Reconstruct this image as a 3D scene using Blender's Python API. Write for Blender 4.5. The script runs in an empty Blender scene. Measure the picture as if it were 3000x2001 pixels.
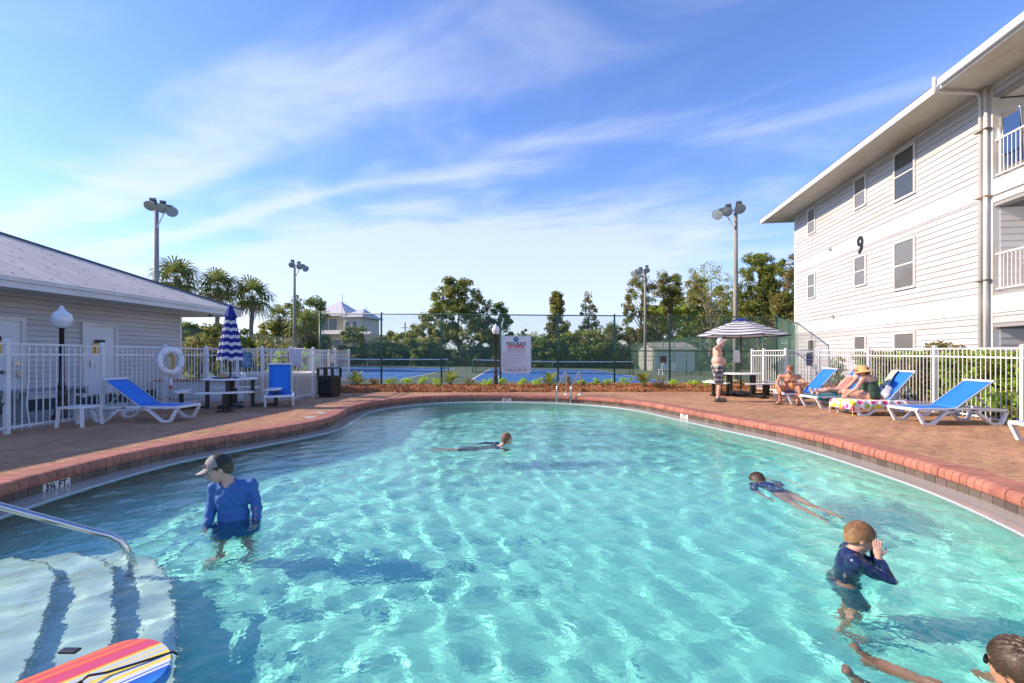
import bpy, math, random
import numpy as np
from mathutils import Vector, Matrix
from mathutils.geometry import tessellate_polygon

random.seed(7)
C = bpy.context.scene.collection
SC = bpy.context.scene
R = math.radians

# ------------------------------------------------------------------ camera
EYE = 1.27
cam = bpy.data.cameras.new('camera')
cam_o = bpy.data.objects.new('camera', cam); C.objects.link(cam_o)
cam.lens = 16.0; cam.sensor_width = 36.0; cam.shift_y = 0.01446
cam.clip_start = 0.05; cam.clip_end = 3000
cam_o.location = (0, 0, EYE); cam_o.rotation_euler = (math.pi / 2, 0, 0)
SC.camera = cam_o

# ------------------------------------------------------------------ sun, sky, exposure
SUN_EL = R(30.0); SUN_AZ = R(2.0)      # sun far to the left, a little beyond the pool
sun_dir = Vector((-math.cos(SUN_EL) * math.cos(SUN_AZ), math.cos(SUN_EL) * math.sin(SUN_AZ), math.sin(SUN_EL)))
sun = bpy.data.lights.new('sun', 'SUN'); sun.energy = 3.1; sun.angle = R(0.53); sun.color = (1.0, 0.83, 0.64)
sun.cycles.is_caustics_light = True
sun_o = bpy.data.objects.new('sun', sun); C.objects.link(sun_o)
sun_o.rotation_euler = sun_dir.to_track_quat('Z', 'Y').to_euler(); sun_o.location = (-30, 5, 25)

world = bpy.data.worlds.new('World'); SC.world = world; world.use_nodes = True
wn = world.node_tree; W = wn.nodes; wl = wn.links
W.clear()
def wnode(t, **k):
    n = W.new(t)
    for a, v in k.items(): setattr(n, a, v)
    return n
def wmath(op, a, b=None, c=None):
    n = wnode('ShaderNodeMath', operation=op)
    for i, v in enumerate((a, b, c)):
        if v is None: continue
        if isinstance(v, (int, float)): n.inputs[i].default_value = v
        else: wl.new(v, n.inputs[i])
    return n.outputs[0]
sky = wnode('ShaderNodeTexSky', sky_type='NISHITA', sun_disc=False)
sky.sun_elevation = SUN_EL; sky.sun_rotation = -math.pi / 2 + SUN_AZ
sky.air_density = 1.0; sky.dust_density = 0.3; sky.ozone_density = 3.0
tint = wnode('ShaderNodeMix', data_type='RGBA', blend_type='MULTIPLY'); tint.inputs[0].default_value = 1.0
wl.new(sky.outputs[0], tint.inputs[6]); tint.inputs[7].default_value = (0.84, 0.95, 1.30, 1)
tc = wnode('ShaderNodeTexCoord'); sep = wnode('ShaderNodeSeparateXYZ'); wl.new(tc.outputs['Generated'], sep.inputs[0])
zz = wmath('MAXIMUM', sep.outputs[2], 0.03)
u_ = wmath('DIVIDE', sep.outputs[0], zz); v_ = wmath('DIVIDE', sep.outputs[1], zz)
s_ = wmath('SUBTRACT', wmath('MULTIPLY', u_, 0.89), wmath('MULTIPLY', v_, 0.454))
t_ = wmath('ADD', wmath('MULTIPLY', u_, 0.454), wmath('MULTIPLY', v_, 0.89))
def cloudnoise(ks, kt, scale, detail, rough, dist, off):
    cmb = wnode('ShaderNodeCombineXYZ')
    wl.new(wmath('MULTIPLY', s_, ks), cmb.inputs[0]); wl.new(wmath('MULTIPLY', t_, kt), cmb.inputs[1]); cmb.inputs[2].default_value = off
    n = wnode('ShaderNodeTexNoise'); n.inputs['Scale'].default_value = scale; n.inputs['Detail'].default_value = detail
    n.inputs['Roughness'].default_value = rough; n.inputs['Distortion'].default_value = dist
    wl.new(cmb.outputs[0], n.inputs['Vector']); return n.outputs['Fac']
nb = cloudnoise(.30, .8, 1.0, 3, .55, .4, 4.3)       # broad
nf = cloudnoise(.85, 1.4, 1.3, 8, .56, .6, 1.7)      # feathered streaks
tw = wmath('ADD', wmath('ABSOLUTE', t_), wmath('MULTIPLY', wmath('SUBTRACT', nb, .5), 1.3))  # cloud bands mirrored behind the camera, added for whiter fill light
ramp = wnode('ShaderNodeValToRGB'); wl.new(wmath('DIVIDE', tw, 6.0), ramp.inputs[0])
stops = [(0.0, .0), (.14, .0), (.205, .22), (.25, .2), (.285, .03), (.325, .03), (.36, .24), (.39, .08), (.45, .22), (.60, .62), (.8, .62), (1.0, .5)]
el = ramp.color_ramp.elements
el[0].position = 0; el[0].color = (0, 0, 0, 1); el[1].position = 1; el[1].color = (.5, .5, .5, 1)
for p, c_ in stops[1:-1]:
    e_ = el.new(p); e_.color = (c_, c_, c_, 1)
lf = wnode('ShaderNodeMapRange', interpolation_type='SMOOTHSTEP'); wl.new(s_, lf.inputs[0])
lf.inputs[1].default_value = 0.6; lf.inputs[2].default_value = -3.2; lf.inputs[3].default_value = 0.0; lf.inputs[4].default_value = 5.0
dens = wmath('MULTIPLY', ramp.outputs[0], wmath('ADD', 1.0, lf.outputs[0]))
fr = wnode('ShaderNodeMapRange', interpolation_type='SMOOTHSTEP'); wl.new(wmath('ADD', nf, wmath('MULTIPLY', dens, .40)), fr.inputs[0])
fr.inputs[1].default_value = 0.48; fr.inputs[2].default_value = 1.12; fr.inputs[3].default_value = 0; fr.inputs[4].default_value = .62
hz = wnode('ShaderNodeMapRange', interpolation_type='SMOOTHSTEP'); wl.new(sep.outputs[2], hz.inputs[0])
hz.inputs[1].default_value = 0.32; hz.inputs[2].default_value = 0.0; hz.inputs[3].default_value = 0.0; hz.inputs[4].default_value = 0.50
cl = wmath('MAXIMUM', fr.outputs[0], hz.outputs[0])
mixc = wnode('ShaderNodeMix', data_type='RGBA'); wl.new(cl, mixc.inputs[0]); wl.new(tint.outputs[2], mixc.inputs[6])
mixc.inputs[7].default_value = (4.3, 4.6, 5.15, 1)
CLOUD_COL = mixc.inputs[7]
bg = wnode('ShaderNodeBackground'); wl.new(mixc.outputs[2], bg.inputs[0]); bg.inputs[1].default_value = 0.10
wo = wnode('ShaderNodeOutputWorld'); wl.new(bg.outputs[0], wo.inputs[0])

vs = SC.view_settings
vs.view_transform = 'Standard'; vs.look = 'None'; vs.exposure = 1.18; vs.gamma = 1.0; vs.use_curve_mapping = False
cy = SC.cycles
cy.use_denoising = True; cy.sample_clamp_indirect = 4.0; cy.max_bounces = 10; cy.transparent_max_bounces = 16
cy.caustics_reflective = False; cy.caustics_refractive = True; cy.blur_glossy = 0.3

# ------------------------------------------------------------------ helpers
def ground_at(x, y, z=0.0):
    """photo pixel (2351 wide) -> world point on the level z"""
    Y = (EYE - z) * 1045.0 / (y - 818.0)
    return ((x - 1175.5) / 1045.0 * Y, Y)
def at_depth(x, y, Y):
    return Vector(((x - 1175.5) / 1045.0 * Y, Y, EYE + (818.0 - y) / 1045.0 * Y))

def link(o, parent=None):
    C.objects.link(o)
    if parent is not None: o.parent = parent
    return o
def tag(o, label=None, cat=None, group=None, kind=None):
    if label: o['label'] = label
    if cat: o['category'] = cat
    if group: o['group'] = group
    if kind: o['kind'] = kind
    return o
def thing(name, label, cat, loc=(0, 0, 0), rz=0.0, group=None):
    o = bpy.data.objects.new(name, None); o.empty_display_size = .2
    C.objects.link(o); o.location = loc; o.rotation_euler = (0, 0, rz)
    return tag(o, label, cat, group)
def copy_tree(o, parent=None):
    c = o.copy(); C.objects.link(c)
    if parent is not None: c.parent = parent
    for ch in list(o.children): copy_tree(ch, c)
    return c

class MB:
    def __init__(s): s.v = []; s.f = []; s.m = []
    def add(s, vs, fs, mi=0):
        b = len(s.v); s.v.extend([tuple(p) for p in vs])
        for f in fs: s.f.append(tuple(i + b for i in f)); s.m.append(mi)
        return s
    def box(s, x0, x1, y0, y1, z0, z1, mi=0, M=None):
        P = [(x, y, z) for z in (z0, z1) for y in (y0, y1) for x in (x0, x1)]
        if M is not None: P = [tuple(M @ Vector(p)) for p in P]
        return s.add(P, [(0, 2, 3, 1), (4, 5, 7, 6), (0, 1, 5, 4), (2, 6, 7, 3), (0, 4, 6, 2), (1, 3, 7, 5)], mi)
    def bar(s, a, b, w, h, mi=0, up=(0, 0, 1)):
        a = Vector(a); b = Vector(b); d = (b - a)
        L = d.length; d.normalize(); up = Vector(up)
        if abs(d.dot(up)) > .98: up = Vector((1, 0, 0))
        sd = d.cross(up).normalized(); u = sd.cross(d).normalized()
        P = []
        for t in (a, b):
            for q, r in ((-1, -1), (1, -1), (1, 1), (-1, 1)): P.append(t + sd * (q * w / 2) + u * (r * h / 2))
        return s.add(P, [(0, 1, 2, 3), (7, 6, 5, 4), (0, 4, 5, 1), (1, 5, 6, 2), (2, 6, 7, 3), (3, 7, 4, 0)], mi)
    def tube(s, pts, r, n=8, mi=0, caps=True):
        pts = [Vector(p) for p in pts]
        rs = r if isinstance(r, (list, tuple)) else [r] * len(pts)
        b = len(s.v); prev = None
        for i, p in enumerate(pts):
            if i == 0: t = pts[1] - pts[0]
            elif i == len(pts) - 1: t = pts[-1] - pts[-2]
            else: t = (pts[i + 1] - p).normalized() + (p - pts[i - 1]).normalized()
            t = t.normalized() if t.length > 1e-9 else Vector((0, 0, 1))
            if prev is None:
                a = Vector((0, 0, 1)) if abs(t.z) < .9 else Vector((1, 0, 0))
                u = t.cross(a).normalized()
            else: u = (prev - t * prev.dot(t)).normalized()
            prev = u; w = t.cross(u)
            for k in range(n):
                an = 2 * math.pi * k / n
                s.v.append(tuple(p + (u * math.cos(an) + w * math.sin(an)) * rs[i]))
        for i in range(len(pts) - 1):
            for k in range(n):
                k2 = (k + 1) % n
                s.f.append((b + i * n + k, b + i * n + k2, b + (i + 1) * n + k2, b + (i + 1) * n + k)); s.m.append(mi)
        if caps:
            s.f.append(tuple(b + k for k in range(n - 1, -1, -1))); s.m.append(mi)
            e = b + (len(pts) - 1) * n
            s.f.append(tuple(e + k for k in range(n))); s.m.append(mi)
        return s
    def lathe(s, prof, n=20, c=(0, 0, 0), mi=0):
        b = len(s.v)
        for r, z in prof:
            for k in range(n):
                a = 2 * math.pi * k / n
                s.v.append((c[0] + r * math.cos(a), c[1] + r * math.sin(a), c[2] + z))
        for i in range(len(prof) - 1):
            for k in range(n):
                k2 = (k + 1) % n
                s.f.append((b + i * n + k, b + i * n + k2, b + (i + 1) * n + k2, b + (i + 1) * n + k)); s.m.append(mi)
        return s
    def prism(s, poly, z0, z1, mi=0):
        n = len(poly)
        P = [(x, y, z0) for x, y in poly] + [(x, y, z1) for x, y in poly]
        F = [tuple(range(n - 1, -1, -1)), tuple(range(n, 2 * n))] + [(i, (i + 1) % n, n + (i + 1) % n, n + i) for i in range(n)]
        return s.add(P, F, mi)
    def sweep(s, pts, t, w, mi=0):
        """planar polyline in local XZ, thickness t in the plane, width w along y, centred on y of pts"""
        pts = [Vector(p) for p in pts]; b = len(s.v); n = len(pts)
        for i, p in enumerate(pts):
            d0 = (p - pts[i - 1]).normalized() if i else None
            d1 = (pts[i + 1] - p).normalized() if i < n - 1 else None
            d = ((d0 or d1) + (d1 or d0)).normalized()
            nn = Vector((-d.z, 0, d.x)); k = 1.0
            if d0 is not None and d1 is not None:
                k = 1 / max(.45, d0.dot(d))
            for q, r in ((-1, -1), (1, -1), (1, 1), (-1, 1)):
                s.v.append(tuple(p + Vector((0, q * w / 2, 0)) + nn * (r * t / 2 * k)))
        for i in range(n - 1):
            for k in range(4):
                k2 = (k + 1) % 4
                s.f.append((b + i * 4 + k, b + i * 4 + k2, b + (i + 1) * 4 + k2, b + (i + 1) * 4 + k)); s.m.append(mi)
        s.f.append((b + 3, b + 2, b + 1, b)); s.m.append(mi)
        e = b + (n - 1) * 4; s.f.append((e, e + 1, e + 2, e + 3)); s.m.append(mi)
        return s
    def build(s, name, mats, parent=None, smooth=False, loc=None, bevel=0.0):
        me = bpy.data.meshes.new(name); me.from_pydata(s.v, [], s.f)
        mats = mats if isinstance(mats, (list, tuple)) else [mats]
        for m in mats: me.materials.append(m)
        if len(mats) > 1: me.polygons.foreach_set('material_index', s.m)
        if smooth: me.polygons.foreach_set('use_smooth', [True] * len(me.polygons))
        me.update()
        o = bpy.data.objects.new(name, me); link(o, parent)
        if loc is not None: o.location = loc
        if bevel > 0:
            b = o.modifiers.new('edge', 'BEVEL'); b.width = bevel; b.segments = 2; b.limit_method = 'ANGLE'; b.angle_limit = R(40)
        return o
def npmesh(name, verts, faces, mats, parent=None, smooth=False, mi=None):
    me = bpy.data.meshes.new(name)
    verts = np.asarray(verts, dtype=np.float32); faces = np.asarray(faces, dtype=np.int32)
    nf, k = faces.shape
    me.vertices.add(len(verts)); me.vertices.foreach_set('co', verts.ravel())
    me.loops.add(nf * k); me.loops.foreach_set('vertex_index', faces.ravel())
    me.polygons.add(nf); me.polygons.foreach_set('loop_start', np.arange(0, nf * k, k, dtype=np.int32))
    for m in (mats if isinstance(mats, (list, tuple)) else [mats]): me.materials.append(m)
    if mi is not None: me.polygons.foreach_set('material_index', np.asarray(mi, dtype=np.int32))
    me.update(calc_edges=True); me.validate()
    if smooth: me.polygons.foreach_set('use_smooth', [True] * len(me.polygons))
    o = bpy.data.objects.new(name, me); return link(o, parent)

def text_mesh(name, txt, size, m, parent, M, extr=0.001, align='CENTER', bold=0.0, sx=1.0):
    cu = bpy.data.curves.new(name, 'FONT'); cu.body = txt; cu.size = size; cu.extrude = extr; cu.align_x = align; cu.align_y = 'CENTER'
    cu.offset = bold; cu.resolution_u = 3
    t = bpy.data.objects.new('tmp', cu); C.objects.link(t)
    bpy.context.view_layer.update()
    me = bpy.data.meshes.new_from_object(t.evaluated_get(bpy.context.evaluated_depsgraph_get()))
    bpy.data.objects.remove(t); bpy.data.curves.remove(cu)
    me.name = name; me.transform(Matrix.Diagonal((sx, 1, 1, 1))); me.materials.clear(); me.materials.append(m)
    me.transform(M)
    o = bpy.data.objects.new(name, me); return link(o, parent)

# ------------------------------------------------------------------ materials
def mat(name, col, rough=.6, metal=0.0, spec=.5, n=None, col2=None, bump=None, var=0.0, hvar=0.0, streak=None, coat=0.0, trans=0.0, sss=0.0, ramp=None):
    """principled material: col/col2 mixed by noise n=(scale, contrast), bump=(scale, strength), var = value change from piece to piece"""
    m = bpy.data.materials.new(name); m.use_nodes = True
    nt = m.node_tree; N = nt.nodes; L = nt.links; P = N['Principled BSDF']
    P.inputs['Roughness'].default_value = rough; P.inputs['Metallic'].default_value = metal
    P.inputs['Specular IOR Level'].default_value = spec; P.inputs['Coat Weight'].default_value = coat
    if trans: P.inputs['Transmission Weight'].default_value = trans
    if sss:
        P.inputs['Subsurface Weight'].default_value = sss; P.inputs['Subsurface Radius'].default_value = (.02, .008, .004)
    c4 = (*col, 1)
    out = None
    tcn = N.new('ShaderNodeTexCoord')
    vec = tcn.outputs['Object']
    if streak:
        mp = N.new('ShaderNodeMapping'); mp.inputs['Scale'].default_value = streak; L.new(vec, mp.inputs[0]); vec = mp.outputs[0]
    if n or col2:
        sc_, ct = n or (5, .5)
        nz = N.new('ShaderNodeTexNoise'); nz.inputs['Scale'].default_value = sc_; nz.inputs['Detail'].default_value = 6; nz.inputs['Roughness'].default_value = .6
        L.new(vec, nz.inputs['Vector'])
        mr = N.new('ShaderNodeMapRange'); mr.inputs[1].default_value = .5 - .22 / max(ct, .1); mr.inputs[2].default_value = .5 + .22 / max(ct, .1)
        L.new(nz.outputs['Fac'], mr.inputs[0])
        mx = N.new('ShaderNodeMix'); mx.data_type = 'RGBA'; L.new(mr.outputs[0], mx.inputs[0])
        mx.inputs[6].default_value = c4; mx.inputs[7].default_value = (*(col2 or tuple(x * .75 for x in col)), 1)
        out = mx.outputs[2]
    if var or hvar:
        oi = N.new('ShaderNodeObjectInfo'); ge = N.new('ShaderNodeNewGeometry')
        ad = N.new('ShaderNodeMath'); ad.operation = 'ADD'; L.new(oi.outputs['Random'], ad.inputs[0]); L.new(ge.outputs['Random Per Island'], ad.inputs[1])
        frc = N.new('ShaderNodeMath'); frc.operation = 'FRACT'; L.new(ad.outputs[0], frc.inputs[0])
        hs = N.new('ShaderNodeHueSaturation')
        mr2 = N.new('ShaderNodeMapRange'); mr2.inputs[3].default_value = 1 - var; mr2.inputs[4].default_value = 1 + var
        L.new(frc.outputs[0], mr2.inputs[0]); L.new(mr2.outputs[0], hs.inputs['Value'])
        if hvar:
            f2 = N.new('ShaderNodeMath'); f2.operation = 'MULTIPLY'; f2.inputs[1].default_value = 7.13; L.new(frc.outputs[0], f2.inputs[0])
            f3 = N.new('ShaderNodeMath'); f3.operation = 'FRACT'; L.new(f2.outputs[0], f3.inputs[0])
            mr3 = N.new('ShaderNodeMapRange'); mr3.inputs[3].default_value = .5 - hvar; mr3.inputs[4].default_value = .5 + hvar
            L.new(f3.outputs[0], mr3.inputs[0]); L.new(mr3.outputs[0], hs.inputs['Hue'])
        if out is not None: L.new(out, hs.inputs['Color'])
        else: hs.inputs['Color'].default_value = c4
        out = hs.outputs[0]
    if out is not None: L.new(out, P.inputs['Base Color'])
    else: P.inputs['Base Color'].default_value = c4
    if bump:
        nb_ = N.new('ShaderNodeTexNoise'); nb_.inputs['Scale'].default_value = bump[0]; nb_.inputs['Detail'].default_value = 5
        L.new(vec, nb_.inputs['Vector'])
        bp = N.new('ShaderNodeBump'); bp.inputs['Strength'].default_value = bump[1]; bp.inputs['Distance'].default_value = .02
        L.new(nb_.outputs['Fac'], bp.inputs['Height']); L.new(bp.outputs[0], P.inputs['Normal'])
    return m

M = {}
M['white_paint'] = mat('white_paint', (.76, .76, .77), .4, n=(3, .4), col2=(.68, .68, .68))
M['fence_white'] = mat('fence_white', (.80, .80, .82), .35, n=(2, .4), col2=(.72, .72, .73))
M['siding_white'] = mat('siding_white', (.54, .535, .54), .55, n=(.7, .35), col2=(.505, .50, .505), var=.02)
M['siding_grey'] = mat('siding_grey', (.60, .565, .555), .55, n=(1.2, .4), col2=(.55, .52, .515), var=.02)
M['painted_lap_shadow'] = mat('painted_lap_shadow', (.31, .295, .29), .8)  # dark backing colour standing in for the shadow lines under the boards
M['siding_brightened'] = mat('siding_brightened', (.74, .72, .70), .55, n=(1.2, .4), col2=(.55, .54, .53), var=.03)  # siding copy made lighter so the shaded balcony recess looks better lit
M['soffit'] = mat('soffit', (.66, .63, .57), .6, n=(.6, .6), col2=(.52, .47, .38), streak=(.4, 1.5, 1))
M['roof_metal'] = mat('roof_metal', (.80, .69, .56), .7, spec=.1, n=(1.0, .5), col2=(.74, .63, .52), var=.015)
M['trim'] = mat('trim', (.74, .73, .72), .45, n=(1, .4), col2=(.66, .65, .63))
M['paver'] = mat('paver', (.50, .275, .150), .75, spec=.25, n=(9, .7), col2=(.40, .215, .12), var=.12, hvar=.012, bump=(60, .25))
M['paver_sand'] = mat('paver_sand', (.16, .105, .075), .9, n=(8, .6), col2=(.10, .07, .05))
M['coping'] = mat('coping', (.46, .185, .12), .7, n=(14, .8), col2=(.34, .12, .085), var=.14, bump=(50, .3))
M['coping_mortar'] = mat('coping_mortar', (.30, .25, .22), .9, n=(30, .6), col2=(.2, .16, .14))
M['pool_tile'] = mat('pool_tile', (.105, .10, .088), .3, n=(14, .9), col2=(.17, .105, .08), var=.3, hvar=.03)
M['grout'] = mat('grout', (.48, .46, .43), .8)
M['marker_tile'] = mat('marker_tile', (.74, .73, .68), .25)
M['gutter'] = mat('gutter', (.46, .42, .36), .12, spec=.8, n=(2.5, .6), col2=(.38, .35, .31))
M['lip'] = mat('lip', (.42, .46, .46), .4)
M['plaster'] = mat('plaster', (.31, .88, .77), .7, n=(.8, .4), col2=(.27, .83, .74))
M['step_plaster'] = mat('step_plaster', (.66, .86, .80), .7, n=(3, .6), col2=(.54, .76, .72))
M['step_edge'] = mat('step_edge', (.10, .17, .20), .5)
M['court_green'] = mat('court_green', (.13, .17, .095), .85, n=(.35, .6), col2=(.105, .14, .085))
M['court_blue'] = mat('court_blue', (.028, .155, .42), .8, n=(.5, .5), col2=(.024, .13, .37))
M['line_white'] = mat('line_white', (.78, .78, .78), .7)
M['line_pale'] = mat('line_pale', (.25, .40, .72), .7)
M['chain'] = mat('chain', (.10, .20, .15), .5)
M['fence_green'] = mat('fence_green', (.025, .095, .055), .4, n=(6, .5), col2=(.04, .12, .07))
M['black_metal'] = mat('black_metal', (.016, .015, .015), .35)
M['brown_metal'] = mat('brown_metal', (.035, .022, .02), .3)
M['black_plastic'] = mat('black_plastic', (.018, .018, .02), .35, n=(12, .4), col2=(.03, .03, .03))
M['chair_white'] = mat('chair_white', (.78, .78, .80), .35)
M['sling_blue'] = mat('sling_blue', (.018, .19, .66), .6, n=(140, .5), col2=(.014, .165, .60), bump=(400, .1))
M['steel'] = mat('steel', (.62, .60, .58), .16, metal=1.0)
M['globe'] = mat('globe', (.78, .78, .80), .15, n=(3, .3), col2=(.70, .70, .73), coat=.6)
M['lamp_housing'] = mat('lamp_housing', (.66, .66, .67), .35)
M['lamp_glass'] = mat('lamp_glass', (.34, .37, .37), .08, coat=1.0)
M['concrete_pole'] = mat('concrete_pole', (.36, .33, .29), .9, n=(6, .7), col2=(.27, .25, .22), streak=(1, 1, .12), bump=(30, .3))
M['concrete'] = mat('concrete', (.42, .40, .37), .85, n=(2, .6), col2=(.33, .31, .29))
M['bark'] = mat('bark', (.20, .145, .10), .95, n=(7, .8), col2=(.10, .075, .055), bump=(15, .8), streak=(1, 1, .3))
M['palm_bark'] = mat('palm_bark', (.30, .25, .20), .95, n=(9, .8), col2=(.17, .14, .115), bump=(20, .8))
M['straw'] = mat('straw', (.46, .20, .075), .8, var=.4, hvar=.015)
M['straw_base'] = mat('straw_base', (.34, .17, .08), .95, n=(12, .9), col2=(.19, .09, .04), bump=(30, 1))
M['soil'] = mat('soil', (.13, .085, .055), .95, n=(4, .7), col2=(.08, .06, .04), bump=(20, .6))
M['grass'] = mat('grass', (.085, .11, .035), .9, n=(.6, .8), col2=(.16, .12, .06), bump=(12, .8))
M['glass_dark'] = mat('glass_dark', (.05, .06, .07), .05, spec=.8)
M['blind'] = mat('blind', (.30, .295, .285), .6)
M['glass_blind'] = mat('glass_blind', (.19, .185, .18), .06, spec=.7, n=(1.5, .4), col2=(.14, .14, .14))
M['wood_grey'] = mat('wood_grey', (.36, .36, .39), .8, n=(6, .5), col2=(.28, .28, .31))
M['skin'] = mat('skin', (.62, .36, .26), .5, n=(8, .5), col2=(.57, .30, .21), sss=.12)
M['skin_tan'] = mat('skin_tan', (.58, .29, .18), .45, n=(8, .5), col2=(.52, .23, .14), sss=.1)
M['skin_pale'] = mat('skin_pale', (.70, .43, .33), .5, n=(8, .5), col2=(.64, .35, .26), sss=.12)

def leafmat(name, a, b, rough=.55, var=.35, hvar=.02, tr=.5):
    m = mat(name, a, rough, n=(.9, .9), col2=b, var=var, hvar=hvar, spec=.4)
    nt = m.node_tree; P = nt.nodes['Principled BSDF']; o = nt.nodes['Material Output']
    t = nt.nodes.new('ShaderNodeBsdfTranslucent'); src = P.inputs['Base Color'].links[0].from_socket
    nt.links.new(src, t.inputs[0]); x = nt.nodes.new('ShaderNodeMixShader'); x.inputs[0].default_value = tr
    nt.links.new(P.outputs[0], x.inputs[1]); nt.links.new(t.outputs[0], x.inputs[2]); nt.links.new(x.outputs[0], o.inputs[0])
    return m
M['leaf_dark'] = leafmat('leaf_dark', (.17, .26, .065), (.27, .32, .085))
M['leaf_magnolia'] = leafmat('leaf_magnolia', (.16, .22, .07), (.30, .29, .10), rough=.35)
M['leaf_bright'] = leafmat('leaf_bright', (.30, .36, .045), (.40, .40, .06))
M['leaf_olive'] = leafmat('leaf_olive', (.26, .32, .07), (.40, .38, .10))
M['leaf_brown'] = leafmat('leaf_brown', (.34, .25, .09), (.26, .25, .07))
M['leaf_pine'] = leafmat('leaf_pine', (.20, .27, .05), (.30, .31, .07))
M['leaf_hedge'] = leafmat('leaf_hedge', (0.508, 0.761, 0.062), (0.38, 0.537, 0.062))
M['leaf_russet'] = leafmat('leaf_russet', (0.336, 0.225, 0.079), (0.203, 0.248, 0.056))
M['leaf_palm'] = leafmat('leaf_palm', (.17, .22, .06), (.25, .27, .08), hvar=.01)
M['leaf_sago'] = leafmat('leaf_sago', (0.248, 0.336, 0.067), (0.36, 0.36, 0.067), hvar=.01)
M['leaf_dry'] = leafmat('leaf_dry', (0.539, 0.426, 0.27), (0.381, 0.315, 0.203), hvar=.01)

def weather(m, scale, lo, hi=1.0, streak=(1, 1, 1), width=.12, centre=.5, tintc=None):
    """large irregular stains and wear over a finished material"""
    nt = m.node_tree; N = nt.nodes; L = nt.links; P = N['Principled BSDF']; src = P.inputs['Base Color']
    t = N.new('ShaderNodeTexCoord'); mp = N.new('ShaderNodeMapping'); mp.inputs['Scale'].default_value = streak; L.new(t.outputs['Object'], mp.inputs[0])
    nz = N.new('ShaderNodeTexNoise'); nz.inputs['Scale'].default_value = scale; nz.inputs['Detail'].default_value = 7; nz.inputs['Roughness'].default_value = .65; L.new(mp.outputs[0], nz.inputs['Vector'])
    mr = N.new('ShaderNodeMapRange'); mr.interpolation_type = 'SMOOTHSTEP'; mr.inputs[1].default_value = centre - width; mr.inputs[2].default_value = centre + width; mr.inputs[3].default_value = 0; mr.inputs[4].default_value = 1; L.new(nz.outputs['Fac'], mr.inputs[0])
    cm = N.new('ShaderNodeMix'); cm.data_type = 'RGBA'; cm.inputs[6].default_value = (*(tuple(lo * c for c in (tintc or (1, 1, 1)))), 1); cm.inputs[7].default_value = (hi, hi, hi, 1); L.new(mr.outputs[0], cm.inputs[0])
    mx = N.new('ShaderNodeMix'); mx.data_type = 'RGBA'; mx.blend_type = 'MULTIPLY'; mx.inputs[0].default_value = 1
    if src.links: L.new(src.links[0].from_socket, mx.inputs[6])
    else: mx.inputs[6].default_value = src.default_value
    L.new(cm.outputs[2], mx.inputs[7]); L.new(mx.outputs[2], src)
weather(M['paver'], .55, .84, 1.08)
weather(M['paver'], 1.6, .58, 1.0, centre=.33, width=.03, streak=(1, 1.6, 1))
weather(M['coping'], 1.1, .72, 1.06, centre=.42)
weather(M['coping'], 9, 1.5, 1.0, centre=.30, width=.05, tintc=(.9, 1.1, 1.15))
weather(M['siding_white'], .9, .90, 1.02, streak=(.35, 1, 2.2), tintc=(1, .97, .92))
weather(M['siding_grey'], .9, .88, 1.02, streak=(.35, 1, 2.2))
weather(M['trim'], 1.2, .90, 1.02, streak=(.5, 1, 1), tintc=(1, .96, .9))
weather(M['roof_metal'], 1.0, .88, 1.02, streak=(3, .4, 1))
weather(M['soffit'], .5, .80, 1.0, centre=.40, width=.08, streak=(.5, 1.6, 1), tintc=(1, .92, .78))
weather(M['concrete_pole'], 2.0, .8, 1.05, streak=(1, 1, .2))
weather(M['court_green'], .3, .86, 1.06)
weather(M['court_blue'], .4, .9, 1.05)
weather(M['fence_white'], 2.5, .90, 1.0, tintc=(1, .99, .95))
# ------------------------------------------------------------------ pool outline
PTS = [(-5.09, 4.57), (-5.10, 5.07), (-5.08, 5.83), (-4.93, 6.62), (-4.55, 7.42), (-4.10, 8.35), (-3.88, 8.95), (-3.80, 9.58),
       (-3.87, 10.2), (-3.99, 10.9), (-4.09, 11.6), (-4.07, 12.2), (-3.91, 12.82), (-3.61, 13.49), (-3.2, 14.1), (-2.72, 14.55),
       (-1.75, 14.95), (-.45, 15.12), (1.3, 14.78), (2.35, 14.25), (3.25, 13.4), (3.75, 12.5), (4.12, 11.1), (4.45, 9.7), (4.85, 8.2),
       (4.98, 7.1), (4.98, 6.1), (4.94, 5.4), (4.86, 4.8), (4.68, 4.1), (4.35, 3.2), (3.8, 2.3), (2.9, 1.4), (1.7, .85), (.2, .62),
       (-1.5, .78), (-2.8, 1.2), (-3.7, 1.9), (-4.4, 2.65), (-4.88, 3.5)]
def catmull(P, k=12):
    out = []; n = len(P)
    for i in range(n):
        p0, p1, p2, p3 = [Vector(P[(i + j - 1) % n]) for j in range(4)]
        for q in range(k):
            t = q / k
            out.append(.5 * ((2 * p1) + (-p0 + p2) * t + (2 * p0 - 5 * p1 + 4 * p2 - p3) * t * t + (-p0 + 3 * p1 - 3 * p2 + p3) * t ** 3))
    return out
def resample(P, step):
    P = P + [P[0]]; L = [0]
    for a, b in zip(P, P[1:]): L.append(L[-1] + (b - a).length)
    n = int(round(L[-1] / step)); out = []; j = 0
    for i in range(n):
        d = L[-1] * i / n
        while L[j + 1] < d: j += 1
        t = (d - L[j]) / (L[j + 1] - L[j]); out.append(P[j].lerp(P[j + 1], t))
    return out
def smooth_poly(P, it):
    n = len(P)
    for _ in range(it): P = [(P[i - 1] + P[i] * 2 + P[(i + 1) % n]) / 4 for i in range(n)]
    return P
def normals(P):
    """outward normals of a clockwise-walked outline"""
    n = len(P); out = []
    for i in range(n):
        t = (P[(i + 1) % n] - P[i - 1]).normalized(); out.append(Vector((-t.y, t.x)))
    return out
base = smooth_poly(resample(catmull(PTS), .05), 40)
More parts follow.
